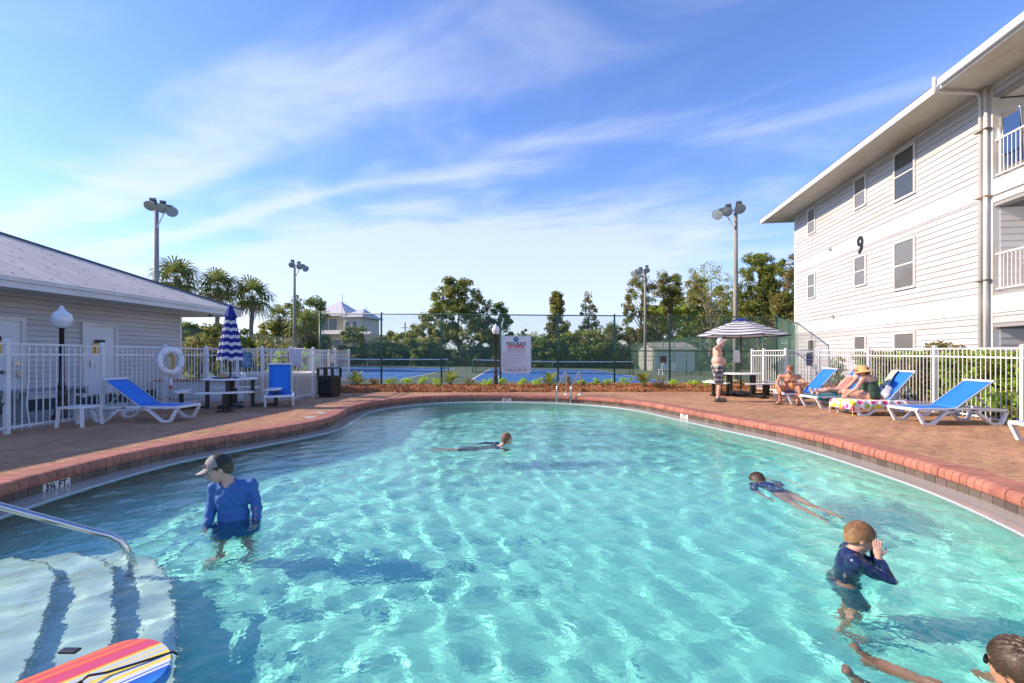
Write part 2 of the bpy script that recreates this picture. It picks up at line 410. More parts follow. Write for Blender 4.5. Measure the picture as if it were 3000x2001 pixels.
area = sum(base[i].x * base[(i + 1) % len(base)].y - base[(i + 1) % len(base)].x * base[i].y for i in range(len(base))) / 2
def ring(P, n_out, step=None):
    N_ = normals(P); s = -1 if area > 0 else 1
    return [p + nn * (n_out * s) for p, nn in zip(P, N_)]
WATER = -.225
def strip(rings, name, m, parent=None, smooth=False):
    """closed band through rings of (x, y, z)"""
    mb = MB(); n = len(rings[0])
    for r in rings: mb.v.extend([tuple(p) for p in r])
    for j in range(len(rings) - 1):
        for i in range(n):
            i2 = (i + 1) % n
            mb.f.append((j * n + i, j * n + i2, (j + 1) * n + i2, (j + 1) * n + i)); mb.m.append(0)
    return mb.build(name, m, parent, smooth)
def rz(P, z): return [(p.x, p.y, z) for p in P]
B1 = resample(base, .10)
def inside(P, X, Y):
    P_ = np.array([(p.x, p.y) for p in P]); r = np.zeros(X.shape, bool); n = len(P_)
    for i in range(n):
        x0, y0 = P_[i]; x1, y1 = P_[(i + 1) % n]
        c = (y0 > Y) != (y1 > Y)
        if c.any(): r ^= c & (X < (x1 - x0) * (Y - y0) / (y1 - y0 + 1e-12) + x0)
    return r

# ------------------------------------------------------------------ ground sheet (hole where the pool and court are dug)
g = MB()
xs = [-900, -14, 14, 900]; ys = [-900, -3, 17.0, 900]
for i in range(3):
    for j in range(3):
        if i == 1 and j == 1: continue
        g.add([(xs[i], ys[j], -.5), (xs[i + 1], ys[j], -.5), (xs[i + 1], ys[j + 1], -.5), (xs[i], ys[j + 1], -.5)], [(0, 1, 2, 3)])
g.add([(-14, -3, -.5), (-6.5, -3, -.5), (-6.5, 17, -.5), (-14, 17, -.5)], [(0, 1, 2, 3)])
g.add([(6.5, -3, -.5), (14, -3, -.5), (14, 17, -.5), (6.5, 17, -.5)], [(0, 1, 2, 3)])
ground = g.build('ground', M['grass']); tag(ground, kind='structure')

# ------------------------------------------------------------------ pool shell
DEPTH = lambda Y: -1.27 - .07 * np.clip(Y - 5.0, 0, 12)
NB1 = normals(B1); sg0 = -1 if area > 0 else 1
WALL = [p + Vector((-(1.95 + .13 * min(9, max(0, p.y - 5))) * min(1, max(0, -nn.x * sg0 * 1.6)), 0)) for p, nn in zip(ring(B1, -.33), NB1)]  # sun-side wall undercut out of sight, shaped to let sunlight onto the floor
pool = strip([rz(WALL, -.245), rz(WALL, -.6), rz(WALL, -2.6)], 'pool_basin', M['plaster'], smooth=True)
tag(pool, kind='structure')
gx = np.arange(-8.5, 5.9, .3); gy = np.arange(-.2, 16.4, .3)
X_, Y_ = np.meshgrid(gx, gy); nx = len(gx); ny = len(gy)
V_ = np.stack([X_, Y_, DEPTH(Y_)], -1).reshape(-1, 3)
ii = np.arange((ny - 1) * (nx - 1)); a_ = (ii // (nx - 1)) * nx + ii % (nx - 1)
pf = npmesh('pool_floor', V_, np.stack([a_, a_ + 1, a_ + nx + 1, a_ + nx], 1), M['plaster'], smooth=True); tag(pf, kind='structure')
# steps in the near left corner: treads run down towards (0.81, 0.59)
U_ = Vector((.81, .59)); Vv = Vector((-.59, .81))
STEPS = [(-1.07, -.38), (-.72, -.50), (-.40, -.63), (-.09, -.80)]
for k, (ue, ztop) in enumerate(STEPS):
    poly = [U_ * -3.2 + Vv * 5.2, U_ * -3.2 + Vv * 1.4]
    for q in range(13):
        t = q / 12; vv = 1.4 + (5.2 - .0 - 1.4) * t
        bow = .18 * math.sin(math.pi * t)
        poly.append(U_ * (ue + bow - .10 - .25 * max(0, t - .86) / .14 * max(0, t - .86) / .14) + Vv * vv)
    mb = MB(); mb.prism([(p.x, p.y) for p in poly], -1.9, ztop)
    st = mb.build('pool_step', M['step_plaster']); tag(st, kind='structure')
    e = MB()
    pe = poly[2:]
    for q in range(len(pe) - 1):
        a, b = pe[q], pe[q + 1]
        e.add([(a.x, a.y, ztop + .004), (b.x, b.y, ztop + .004), (b.x - U_.x * .010, b.y - U_.y * .010, ztop + .004), (a.x - U_.x * .010, a.y - U_.y * .010, ztop + .004),
               (a.x + U_.x * .004, a.y + U_.y * .004, ztop + .004), (b.x + U_.x * .004, b.y + U_.y * .004, ztop + .004),
               (b.x + U_.x * .004, b.y + U_.y * .004, ztop - .02), (a.x + U_.x * .004, a.y + U_.y * .004, ztop - .02)],
              [(0, 1, 2, 3), (4, 7, 6, 5)])
    eo = e.build('step_edge_tile', M['step_edge'], st)
    st.cycles.is_caustics_receiver = True; eo.cycles.is_caustics_receiver = True
gut = strip([rz(ring(B1, .02), -.207), rz(ring(B1, -.30), -.215)], 'pool_gutter', M['gutter'], smooth=True); tag(gut, kind='structure')
lip = strip([rz(ring(B1, -.295), -.221), rz(ring(B1, -.302), -.211), rz(ring(B1, -.308), -.209), rz(ring(B1, -.314), -.213), rz(ring(B1, -.325), -.265)], 'pool_lip', M['lip'], smooth=True)
tag(lip, kind='structure')

# ------------------------------------------------------------------ water surface with real waves
rng = np.random.RandomState(11)
comps = []
for lam, a, k_ in [(2.0, .0042, 5), (1.2, .0024, 6), (.75, .0016, 7), (.50, .0017, 9), (.36, .0014, 9), (.25, .0009, 9), (.16, .00045, 9)]:
    for k in range(k_):
        th = rng.uniform(0, 2 * math.pi); comps.append((2 * math.pi / (lam * rng.uniform(.8, 1.25)), th, a * rng.uniform(.6, 1.2), rng.uniform(0, 6.28)))
RINGS = [(-2.54, 4.18, .9), (-.1, 7.6, .9), (2.95, 5.3, 1.1), (2.45, 3.2, .9), (2.2, 1.9, .8)]
def wave(X, Y):
    Z = np.zeros_like(X)
    Xw = X + .12 * np.sin(Y * 1.3 + .5); Yw = Y + .12 * np.sin(X * 1.1)
    for k, th, a, p in comps: Z += a * np.sin(k * (Xw * math.cos(th) + Yw * math.sin(th)) + p)
    env = .75 + .35 * np.sin(X * .55 + 1) * np.sin(Y * .6 + 2)
    Z = Z * env
    for cx, cy_, s in RINGS:
        r = np.hypot(X - cx, Y - cy_); Z += .0042 * np.exp(-r / s) * np.sin(r * 2 * math.pi / .30)
    return Z
WAMP = .47
st_ = .03
gx = np.arange(-9.0, 5.2, st_); gy = np.arange(.6, 15.4, st_)
X_, Y_ = np.meshgrid(gx, gy); nx = len(gx); ny = len(gy)
inn = ring(B1, -.312)
msk = inside(inn, X_, Y_)
Pn = np.array([(p.x, p.y) for p in inn])
d2 = np.full(X_.shape, 9.0)
for p in Pn[::2]: d2 = np.minimum(d2, (X_ - p[0]) ** 2 + (Y_ - p[1]) ** 2)
fade = np.clip(np.sqrt(d2) / .35, 0.12, 1)
Z_ = WATER + wave(X_, Y_) * WAMP * fade
# unseen sheet added under the sunny-side deck so sunlight reaches the pool floor
ext = np.zeros_like(msk)
for q in range(0, 126, 3):
    ext[:, :msk.shape[1] - q] |= msk[:, q:]
Z_ = np.where(msk, Z_, WATER - .012 * np.clip(np.sqrt(d2) / .6, 0, 1))
cell = msk[:-1, :-1] & msk[1:, :-1] & msk[:-1, 1:] & msk[1:, 1:]
cell |= (msk[:-1, :-1] | msk[1:, :-1] | msk[:-1, 1:] | msk[1:, 1:])
cell |= (ext[:-1, :-1] & ext[1:, :-1] & ext[:-1, 1:] & ext[1:, 1:])
r_, c_ = np.nonzero(cell); a_ = r_ * nx + c_
F_ = np.stack([a_, a_ + 1, a_ + nx + 1, a_ + nx], 1)
used = np.unique(F_); remap = -np.ones(nx * ny, int); remap[used] = np.arange(len(used))
V_ = np.stack([X_, Y_, Z_], -1).reshape(-1, 3)[used]
wm = bpy.data.materials.new('pool_water'); wm.use_nodes = True; nt = wm.node_tree; nt.nodes.clear()
o_ = nt.nodes.new('ShaderNodeOutputMaterial'); g_ = nt.nodes.new('ShaderNodeBsdfGlass'); g_.inputs['IOR'].default_value = 1.33; g_.inputs['Roughness'].default_value = 0.0
g_.inputs['Color'].default_value = (.92, .99, .975, 1)
tcn = nt.nodes.new('ShaderNodeTexCoord'); nz = nt.nodes.new('ShaderNodeTexNoise'); nz.inputs['Scale'].default_value = 9; nz.inputs['Detail'].default_value = 3
nt.links.new(tcn.outputs['Object'], nz.inputs['Vector']); bp = nt.nodes.new('ShaderNodeBump'); bp.inputs['Strength'].default_value = .32; bp.inputs['Distance'].default_value = .03
nt.links.new(nz.outputs['Fac'], bp.inputs['Height']); nt.links.new(bp.outputs[0], g_.inputs['Normal'])
nt.links.new(g_.outputs[0], o_.inputs[0])
water = npmesh('pool_water', V_, remap[F_], wm, smooth=True); tag(water, kind='structure')
water.cycles.is_caustics_caster = True
for o in (pool, pf): o.cycles.is_caustics_receiver = True

# ------------------------------------------------------------------ tiles and coping
TILE = resample(base, .152); nT = len(TILE); TN = normals(TILE); sgn = -1 if area > 0 else 1
tile_root = strip([rz(ring(B1, .012), -.10), rz(ring(B1, .012), -.215)], 'pool_tile_band', M['grout']); tag(tile_root, kind='structure')
def near_idx(P, x, y): return min(range(len(P)), key=lambda i: (P[i].x - x) ** 2 + (P[i].y - y) ** 2)
markers = {}
i35 = near_idx(TILE, -5.09, 5.05); i6 = near_idx(TILE, -.28, 15.1); i5 = near_idx(TILE, 4.12, 11.0)
for i in (i35, i35 + 1, i6, i6 + 1, i5, i5 + 1): markers[i % nT] = True
def oriented(P, i, nlist):
    """matrix at outline point i: x along the edge, y outward from the pool"""
    y = nlist[i] * sgn; x = Vector((y.y, -y.x))
    return Matrix(((x.x, y.x, 0, P[i].x), (x.y, y.y, 0, P[i].y), (0, 0, 1, 0), (0, 0, 0, 1)))
tile_mesh = MB().box(-.072, .072, 0, .012, -.214, -.117).build('tile', M['pool_tile'], tile_root)
tme = tile_mesh.data; bpy.data.objects.remove(tile_mesh)
mk_mesh = MB().box(-.0755, .0755, -.002, .012, -.215, -.116).build('tile', M['marker_tile'], tile_root); mme = mk_mesh.data; bpy.data.objects.remove(mk_mesh)
vis = [i for i in range(nT) if TILE[i].y > 2.0]
for i in vis:
    o = bpy.data.objects.new('tile', mme if i in markers else tme); link(o, tile_root); o.matrix_basis = oriented(TILE, i, TN)
    if i in markers: o['label'] = 'white depth marker tile'
M['ink'] = mat('ink', (.012, .012, .014), .5)
def tile_text(i, txt, size=.105, sx=.82, dx=.5):
    Mo = oriented(TILE, i % nT, TN).lerp(oriented(TILE, (i + 1) % nT, TN), .5)
    Rt = Matrix(((-1, 0, 0, 0), (0, 0, -1, 0), (0, 1, 0, 0), (0, 0, 0, 1)))
    # seen from inside the pool: reading direction is -x of the edge frame or +x, y faces outward
    Rt = Matrix(((1, 0, 0, 0), (0, 0, -1, -.0045), (0, 1, 0, -.1715), (0, 0, 0, 1)))
    x_ax = Vector((Mo[0][0], Mo[1][0])); outward = Vector((Mo[0][1], Mo[1][1]))
    # viewer looks along +outward; right-hand side is outward rotated by -90 degrees
    right = Vector((outward.y, -outward.x))
    if right.dot(x_ax) < 0: Rt = Matrix(((-1, 0, 0, 0), (0, 0, -1, -.0045), (0, 1, 0, -.1715), (0, 0, 0, 1)))
    text_mesh('depth_lettering', txt, size, M['ink'], tile_root, Mo @ Rt, .0008, bold=.003, sx=sx)
tile_text(i35, '3½ FT.', .100, .90); tile_text(i6, '6 FT.', .100, .95); tile_text(i5, '5 FT.', .100, .95)

COP = resample(base, .1); nC = len(COP); CN = normals(COP)
cop_root = strip([rz(ring(B1, .02), -.11), rz(ring(B1, -.018), -.108), rz(ring(B1, -.020), -.03), rz(ring(B1, .01), -.006), rz(ring(B1, .285), -.006), rz(ring(B1, .29), -.1)], 'pool_coping', M['coping_mortar'])
tag(cop_root, kind='structure')
prof = [(.03, -.115), (-.022, -.117), (-.034, -.098), (-.037, -.060), (-.028, -.022), (-.010, -.003), (.020, .006), (.29, .006), (.295, -.06)]
def cop_brick(i, jit):
    mb = MB(); f0, f1 = (i + .035) / nC, (i + .965) / nC
    def pt(f, n_out, z):
        x = f * nC; j = int(x) % nC; t = x - int(x)
        p = COP[j].lerp(COP[(j + 1) % nC], t); nn = (CN[j].lerp(CN[(j + 1) % nC], t)).normalized() * sgn
        return (p.x + nn.x * n_out, p.y + nn.y * n_out, z)
    k = len(prof)
    for f in (f0, f1): mb.v.extend([pt(f, a - jit * (1 if q < 5 else 0), z + jit * .3 * (1 if q < 7 else 0)) for q, (a, z) in enumerate(prof)])
    for q in range(k - 1): mb.f.append((q, q + 1, k + q + 1, k + q)); mb.m.append(0)
    mb.f.append(tuple(range(k - 1, -1, -1))); mb.m.append(0); mb.f.append(tuple(range(k, 2 * k))); mb.m.append(0)
    return mb
cvis = sorted([i for i in range(nC) if COP[i].y > 1.6 and abs(COP[i].x) > 0.0], key=lambda i: COP[i].length)
cvis = [i for i in cvis if abs(COP[i].x) < 1.35 * COP[i].y]
rest = MB()
for q, i in enumerate(cvis):
    mb = cop_brick(i, random.uniform(-.002, .004))
    if q < 290: mb.build('coping_brick', M['coping'], cop_root)
    else: rest.add(mb.v, mb.f)
for i in range(nC):
    if i not in cvis: mb = cop_brick(i, 0); rest.add(mb.v, mb.f)
ro = rest.build('coping_brick_far', M['coping'], cop_root); ro['kind'] = 'stuff'

# ------------------------------------------------------------------ brick deck
outer_ring = ring(resample(base, .12), .292)
DECK = [(-8.55, -2.5), (-8.55, 12.7), (-6.3, 13.3), (-6.15, 15.6), (-5.6, 16.05), (-4.0, 16.25), (0, 16.32), (5.0, 16.42), (9.2, 16.9), (9.2, 15.9), (10.55, 15.7), (10.1, 12.7), (9.75, 10.3), (9.45, 8.3), (9.1, 4.5), (9.1, -2.5)]
hole = ring(B1, .28)
def sheet_with_hole(outer, hole, z, name, m):
    A = [Vector((x, y, 0)) for x, y in outer]; H = [Vector((p.x, p.y, 0)) for p in hole]
    tri = tessellate_polygon([A, H]); P = A + H
    mb = MB(); mb.v = [(p.x, p.y, z) for p in P]
    for t in tri:
        a, b, c = [P[i] for i in t]
        if (b - a).cross(c - a).z < 0: t = (t[0], t[2], t[1])
        mb.f.append(tuple(t)); mb.m.append(0)
    return mb.build(name, m)
deck = sheet_with_hole(DECK, hole, -.010, 'deck_paving', M['paver_sand']); tag(deck, kind='structure')
def in_poly(x, y, P):
    r = False; n = len(P)
    for i in range(n):
        x0, y0 = P[i]; x1, y1 = P[(i + 1) % n]
        if (y0 > y) != (y1 > y) and x < (x1 - x0) * (y - y0) / (y1 - y0) + x0: r = not r
    return r
OR = outer_ring; ORN = np.array([(p.x, p.y) for p in OR]); ONn = normals(OR)
OP = [(p.x, p.y) for p in OR]
def clip_brick(poly):
    """cut a brick where it meets the coping"""
    cx = sum(p[0] for p in poly) / 4; cy_ = sum(p[1] for p in poly) / 4
    d = (ORN[:, 0] - cx) ** 2 + (ORN[:, 1] - cy_) ** 2; j = int(d.argmin())
    if d[j] > .15 ** 2:
        return None if in_poly(cx, cy_, OP) else poly
    nn = ONn[j] * sgn; p0 = OR[j] + nn * .006
    out = []; n = len(poly)
    for i in range(n):
        a = poly[i]; b = poly[(i + 1) % n]
        da = (a[0] - p0.x) * nn.x + (a[1] - p0.y) * nn.y; db = (b[0] - p0.x) * nn.x + (b[1] - p0.y) * nn.y
        if da >= 0: out.append(a)
        if (da >= 0) != (db >= 0):
            t = da / (da - db); out.append((a[0] + (b[0] - a[0]) * t, a[1] + (b[1] - a[1]) * t))
    return out if len(out) >= 3 else None
bricks = []
w = .1; gj = .0035
for i in range(-100, 110):
    for j in range(-30, 180):
        # herringbone laid square to the pool
        k = (i - j) % 4
        x = i * w; y = j * w
        if y < -1.0 or y > 16.95: continue
        if k == 0: r = (x + gj, y + gj, x + 2 * w - gj, y + w - gj)
        elif k == 3: r = (x + gj, y + gj, x + w - gj, y + 2 * w - gj)
        else: continue
        cx = (r[0] + r[2]) / 2; cyy = (r[1] + r[3]) / 2
        if cx < -8.6 or cx > 10.6: continue
        bricks.append(r)
bricks.sort(key=lambda r: (r[0] ** 2 + r[1] ** 2) + (1000 if abs(r[0]) > 1.15 * r[1] else 0))
bulk = MB(); cnt = 0
DT = []
for q in [(765, 943), (737, 948), (712, 958)]: DT.append(ground_at(*q))
for r in bricks:
    cx = (r[0] + r[2]) / 2; cyy = (r[1] + r[3]) / 2
    if not in_poly(cx, cyy, DECK): continue
    if any(abs(cx - a) < .11 and abs(cyy - b) < .11 for a, b in DT): continue
    poly = clip_brick([(r[0], r[1]), (r[2], r[1]), (r[2], r[3]), (r[0], r[3])])
    if not poly: continue
    z = random.uniform(-.0018, .0012); n = len(poly)
    tl = random.uniform(-.012, .012), random.uniform(-.012, .012)
    V = [(x, y, -.03) for x, y in poly] + [(x, y, z + (x - cx) * tl[0] + (y - cyy) * tl[1]) for x, y in poly]
    F = [tuple(range(n, 2 * n))] + [(a, (a + 1) % n, n + (a + 1) % n, n + a) for a in range(n)]
    if cnt < 290: MB().add(V, F).build('paver_brick', M['paver'], deck)
    else: bulk.add(V, F)
    cnt += 1
bo = bulk.build('paver_brick_far', M['paver'], deck); bo['kind'] = 'stuff'
for x, y in DT:
    MB().box(x - .1, x + .1, y - .08, y + .08, -.02, .004).build('deck_marker_tile', M['marker_tile'], deck)

# ------------------------------------------------------------------ ground around the deck
def sheet(poly, z, name, m, kind='structure'):
    mb = MB(); P = [(x, y, z) for x, y in poly]; mb.add(P, [tuple(range(len(P)))])
    o = mb.build(name, m); tag(o, kind=kind); return o
sheet([(-14.5, -3), (-8.4, -3), (-8.4, 13.0), (-14.5, 13.0)], -.035, 'path', M['concrete'])
sheet([(-14.5, 12.5), (-6.2, 12.5), (-6.2, 18.8), (-14.5, 18.8)], -.045, 'spa_terrace', M['concrete'])
sheet([(9.0, -3), (30, -3), (30, 18.4), (9.0, 16.9)], -.055, 'planting_strip', M['soil'])
# pine straw bed
bed = MB(); nxb = 80
rows = [0, .15, .35, .6, .85, 1.0]
hts = [-.01, .07, .11, .10, .06, -.05]
for i in range(nxb + 1):
    t = i / nxb; X = -6.6 + t * 20.0
    y0 = 16.22 + .028 * max(0, X) + (-.35 if X < -5 else 0) + .05 * math.sin(X * 2.3) + .04 * math.sin(X * 5.1)
    y1 = 18.62 + .085 * max(0, X + 6) * 1.0 + .1
    for r, h in zip(rows, hts):
        bed.v.append((X, y0 + (y1 - y0) * r, h + .02 * math.sin(X * 3 + r * 9) + (random.uniform(-.01, .01))))
k = len(rows)
for i in range(nxb):
    for j in range(k - 1): bed.f.append((i * k + j, (i + 1) * k + j, (i + 1) * k + j + 1, i * k + j + 1)); bed.m.append(0)
bedo = bed.build('planting_bed', M['straw_base'], smooth=True); tag(bedo, kind='structure')
ns = 24000
r0 = np.random.RandomState(5)
i_ = r0.randint(0, nxb, ns); fx = (i_ + r0.rand(ns)) / nxb; X = -6.6 + fx * 20.0
y0 = 16.22 + .028 * np.maximum(0, X) + np.where(X < -5, -.35, 0) + .05 * np.sin(X * 2.3) + .04 * np.sin(X * 5.1); y1 = 18.62 + .085 * np.maximum(0, X + 6)
tt = r0.rand(ns) ** 1.6; Yp = y0 - .06 + (y1 - y0) * tt
H = np.interp(tt, rows, hts) + .02 * np.sin(X * 3 + tt * 9)
an = r0.rand(ns) * 2 * math.pi; ln = r0.uniform(.05, .15, ns); up = r0.uniform(-.02, .09, ns)
dx = np.cos(an) * ln; dy = np.sin(an) * ln; wd = .004
P0 = np.stack([X - dx, Yp - dy, H + .01], 1); P1 = np.stack([X, Yp, H + .02 + up], 1); P2 = np.stack([X + dx, Yp + dy, H + .008], 1)
side = np.stack([-np.sin(an) * wd, np.cos(an) * wd, np.zeros(ns)], 1) + np.array([0, 0, wd])
V = np.stack([P0 - side, P0 + side, P1 + side, P1 - side, P2 + side, P2 - side], 1).reshape(-1, 3)
b = np.arange(ns)[:, None] * 6
F = np.concatenate([b + np.array([[0, 1, 2, 3]]), b + np.array([[3, 2, 4, 5]])], 1).reshape(-1, 4)
so = npmesh('pine_straw', V, F, M['straw']); tag(so, kind='stuff')
# ------------------------------------------------------------------ tennis courts beyond the fence
CZ = lambda X: -.032 - .0126 * (X + 2.23)
def court_sheet(x0, x1, y0, y1, dz, name, m, parent=None):
    mb = MB(); mb.add([(x0, y0, CZ(x0) + dz), (x1, y0, CZ(x1) + dz), (x1, y1, CZ(x1) + dz), (x0, y1, CZ(x0) + dz)], [(0, 1, 2, 3)])
    return mb.build(name, m, parent)
cg = MB(); xl, xr = -22.4, 14.6
cg.add([(xl, 18.75, CZ(xl)), (xr, 23.2, CZ(xr)), (xr, 55.6, CZ(xr)), (xl, 55.6, CZ(xl)), (xl, 18.75, -.5), (xr, 23.2, -.5), (xl, 55.6, -.5), (xr, 55.6, -.5)],
       [(0, 1, 2, 3), (0, 4, 5, 1), (0, 3, 6, 4), (3, 2, 7, 6)])
cgo = cg.build('court_ground', M['court_green']); tag(cgo, kind='structure')
sheet([(-60, 55.5), (60, 55.5), (60, 75), (-60, 75)], -.12, 'verge', M['soil'])
sheet([(-60, 12), (-22.3, 12), (-22.3, 55.5), (-60, 55.5)], .05, 'lawn', M['grass'])
sheet([(14.5, 23.4), (60, 23.4), (60, 55.5), (14.5, 55.5)], -.32, 'side_lawn', M['grass'])
for cx in (-11.465, 3.26):
    y0, yn, y1 = 24.3, 36.19, 48.08
    b = court_sheet(cx - 5.485, cx + 5.485, y0, y1, .004, 'court_surface', M['court_blue']); tag(b, kind='structure')
    t = .025
    def ln(xa, xb, ya, yb, m='line_white', dz=.008): court_sheet(xa, xb, ya, yb, dz, 'court_line', M[m], b)
    for s in (-1, 1):
        ln(cx + s * 5.485 - .05, cx + s * 5.485 + .05, y0, y1); ln(cx + s * 4.115 - t, cx + s * 4.115 + t, y0 + .05, y1 - .05)
        ln(cx + s * 3.05 - t, cx + s * 3.05 + t, yn - 6.7, yn + 6.7, 'line_pale', .006)
    for yy in (y0, y1): ln(cx - 5.435, cx + 5.435, yy - .05, yy + .05)
    for yy in (yn - 6.4, yn + 6.4): ln(cx - 4.09, cx + 4.09, yy - t, yy + t)
    ln(cx - t, cx + t, yn - 6.37, yn + 6.37)
    for yy in (yn - 2.13, yn + 2.13): ln(cx - 3.02, cx + 3.02, yy - t, yy + t, 'line_pale', .006)
    side = 'left-hand' if cx < 0 else 'right-hand'
    z0 = CZ(cx)
    net = thing('tennis_net', 'black tennis net with white top band across the ' + ('blue court behind the trash can side' if cx < 0 else 'blue court behind the pool rules sign'), 'tennis net', (cx, yn, z0), 0, 'tennis nets on the blue courts')
    sl = -.0126
    for s in (-1, 1):
        MB().tube([(s * 6.4, 0, s * 6.4 * sl), (s * 6.4, 0, s * 6.4 * sl + 1.1)], .04).build('post', M['fence_green'], net)
        MB().tube([(s * 6.1, 0, s * 6.1 * sl), (s * 6.1, 0, s * 6.1 * sl + 1.05)], .025).build('side_pole', M['black_metal'], net)
    nm = MB()
    for q in range(257):
        x = -6.4 + q * .05; nm.bar((x, 0, x * sl + .05), (x, 0, x * sl + 1.02), .0035, .0035)
    for q in range(20):
        z = .05 + q * .05; nm.bar((-6.4, 0, -6.4 * sl + z), (6.4, 0, 6.4 * sl + z), .0035, .0035)
    nm.bar((-6.4, 0, -6.4 * sl + .03), (6.4, 0, 6.4 * sl + .03), .03, .05)
    o = nm.build('net_mesh', M['black_metal'], net); o['kind'] = 'stuff'
    MB().bar((-6.4, 0, -6.4 * sl + 1.02), (0, 0, .94), .03, .075).bar((0, 0, .94), (6.4, 0, 6.4 * sl + 1.02), .03, .075).build('top_band', M['white_paint'], net)
    MB().bar((0, -.02, .02), (0, -.02, .93), .06, .01).build('centre_strap', M['white_paint'], net)

# ------------------------------------------------------------------ chain link fences
def chain_fence(pts, H, label, group, sp=.06, r=.0028, post_sp=2.46, mid=True, posts_at=None, wire='chain', pr=.038):
    """pts: list of (x, y, z) along the base"""
    root = thing('chain_link_fence', label, 'fence', (pts[0][0], pts[0][1], pts[0][2]), 0, group)
    O = Vector(pts[0]); P = [Vector(p) - O for p in pts]
    wires = MB()
    pm = None
    for a, b in zip(P, P[1:]):
        d = b - a; L = math.hypot(d.x, d.y); n = max(1, round(L / post_sp))
        for q in range(n + 1):
            if q == 0 and a is not P[0]: continue
            p = a + d * (q / n)
            if pm is None:
                o = MB().tube([(0, 0, 0), (0, 0, H + .05)], pr, 8).lathe([(pr + .006, H + .03), (pr + .006, H + .06), (.012, H + .085)], 8).build('post', M['fence_green'], root, True); pm = o.data
            else:
                o = bpy.data.objects.new('post', pm); link(o, root)
            o.location = p
        for z in ([0.08, H * .5, H] if mid else [0.08, H]):
            rr = .027 if z > 1 else .014
            MB().tube([a + Vector((0, -.02, z)), b + Vector((0, -.02, z))], rr, 6).build('rail', M['fence_green'], root, True)
        # woven wire: two sets of diagonals
        k = int((L + H) / sp)
        for s in (1, -1):
            for q in range(k + 1):
                x0 = q * sp - (H if s > 0 else 0); z0 = 0.0; x1 = x0 + (H if s > 0 else -H) * 1.0; z1 = H
                if s < 0: x0 = q * sp; x1 = x0 - H
                # clip to 0..L
                def cl(xa, za, xb, zb):
                    if xa > xb: xa, za, xb, zb = xb, zb, xa, za
                    if xb <= 0 or xa >= L: return None
                    if xa < 0: t = -xa / (xb - xa); xa, za = 0, za + (zb - za) * t
                    if xb > L: t = (xb - L) / (xb - xa); xb, zb = L, zb - (zb - za) * t
                    return xa, za, xb, zb
                c = cl(x0, z0, x1, z1)
                if not c: continue
                A = a + d * (c[0] / L) + Vector((0, 0, c[1])); B = a + d * (c[2] / L) + Vector((0, 0, c[3]))
                dd = (B - A).normalized(); nn = Vector((-d.y, d.x, 0)).normalized() * r; uu = dd.cross(nn).normalized() * r
                base_i = len(wires.v)
                for e in (A, B): wires.v.extend([tuple(e + nn), tuple(e - nn * .5 + uu * .87), tuple(e - nn * .5 - uu * .87)])
                for t in range(3):
                    t2 = (t + 1) % 3; wires.f.append((base_i + t, base_i + t2, base_i + 3 + t2, base_i + 3 + t)); wires.m.append(0)
    o = wires.build('chain_link_mesh', M[wire], root); o['kind'] = 'stuff'
    return root
chain_fence([(-7.9 - 0.0, 18.72, -.02), (11.85, 20.35, -.02), (14.6, 23.2, -.12)], 3.05, 'near green chain link fence along the pine straw bed behind the pool', 'green court fences')
chain_fence([(-22.3, 21.0, .2), (-22.3, 55.4, .2)], 3.0, 'green chain link fence on the far left side of the courts beside the palms', 'green court fences', sp=.11, r=.004, post_sp=3.0, mid=False)
chain_fence([(-22.2, 55.5, .2), (14.4, 55.5, -.24)], 2.95, 'long green chain link fence across the back of the courts', 'green court fences', sp=.11, r=.0045, post_sp=3.05)
chain_fence([(14.55, 55.3, -.25), (14.55, 23.5, -.2)], 3.0, 'green chain link fence on the right side of the courts before the white shed', 'green court fences', sp=.08, r=.0035, post_sp=2.9)

# ------------------------------------------------------------------ white picket pool fences
def picket_fence(pts, label, H=1.50, sp=.118, group='white pool fences', rails=(.10, 1.30, 1.475), bent=None, pw=.0068):
    root = thing('picket_fence', label, 'fence', (pts[0][0], pts[0][1], 0), 0, group)
    O = Vector((pts[0][0], pts[0][1], 0)); pmesh = qmesh = None
    for j, (a, b) in enumerate(zip(pts, pts[1:])):
        za, zb = (a[2] if len(a) > 2 else 0), (b[2] if len(b) > 2 else 0)
        a = Vector((a[0], a[1], za)) - O; b = Vector((b[0], b[1], zb)) - O
        d = b - a; L = d.length; ang = math.atan2(d.y, d.x)
        for p in ([a, b] if j == 0 else [b]):
            if pmesh is None:
                o = MB().box(-.032, .032, -.032, .032, -.05, H + .02).box(-.038, .038, -.038, .038, H + .02, H + .035).add(
                    [(-.038, -.038, H + .035), (.038, -.038, H + .035), (.038, .038, H + .035), (-.038, .038, H + .035), (0, 0, H + .055)], [(0, 1, 4), (1, 2, 4), (2, 3, 4), (3, 0, 4)]).build('post', M['fence_white'], root); pmesh = o.data
            else: o = bpy.data.objects.new('post', pmesh); link(o, root)
            o.location = p; o.rotation_euler = (0, 0, ang)
        for z in rails:
            MB().bar(a + Vector((0, 0, z)), b + Vector((0, 0, z)), .026, .032).build('rail', M['fence_white'], root)
        n = max(1, int(round(L / sp)))
        for q in range(1, n):
            if qmesh is None:
                o = MB().box(-pw, pw, -pw, pw, .05, rails[-1]).build('picket', M['fence_white'], root); qmesh = o.data
            else: o = bpy.data.objects.new('picket', qmesh); link(o, root)
            o.location = a + d * (q / n); o.rotation_euler = (0, 0, ang)
            if bent and (j, q) == bent:
                o.data = MB().tube([(0, 0, rails[-1]), (-.005, 0, .9), (-.04, 0, .45), (.015, 0, .05)], .012, 4).build('picket', M['fence_white'], root).data
                o['label'] = 'bent picket'
                for ch in [c for c in root.children if c is not o and c.data is o.data]: bpy.data.objects.remove(ch)
    return root
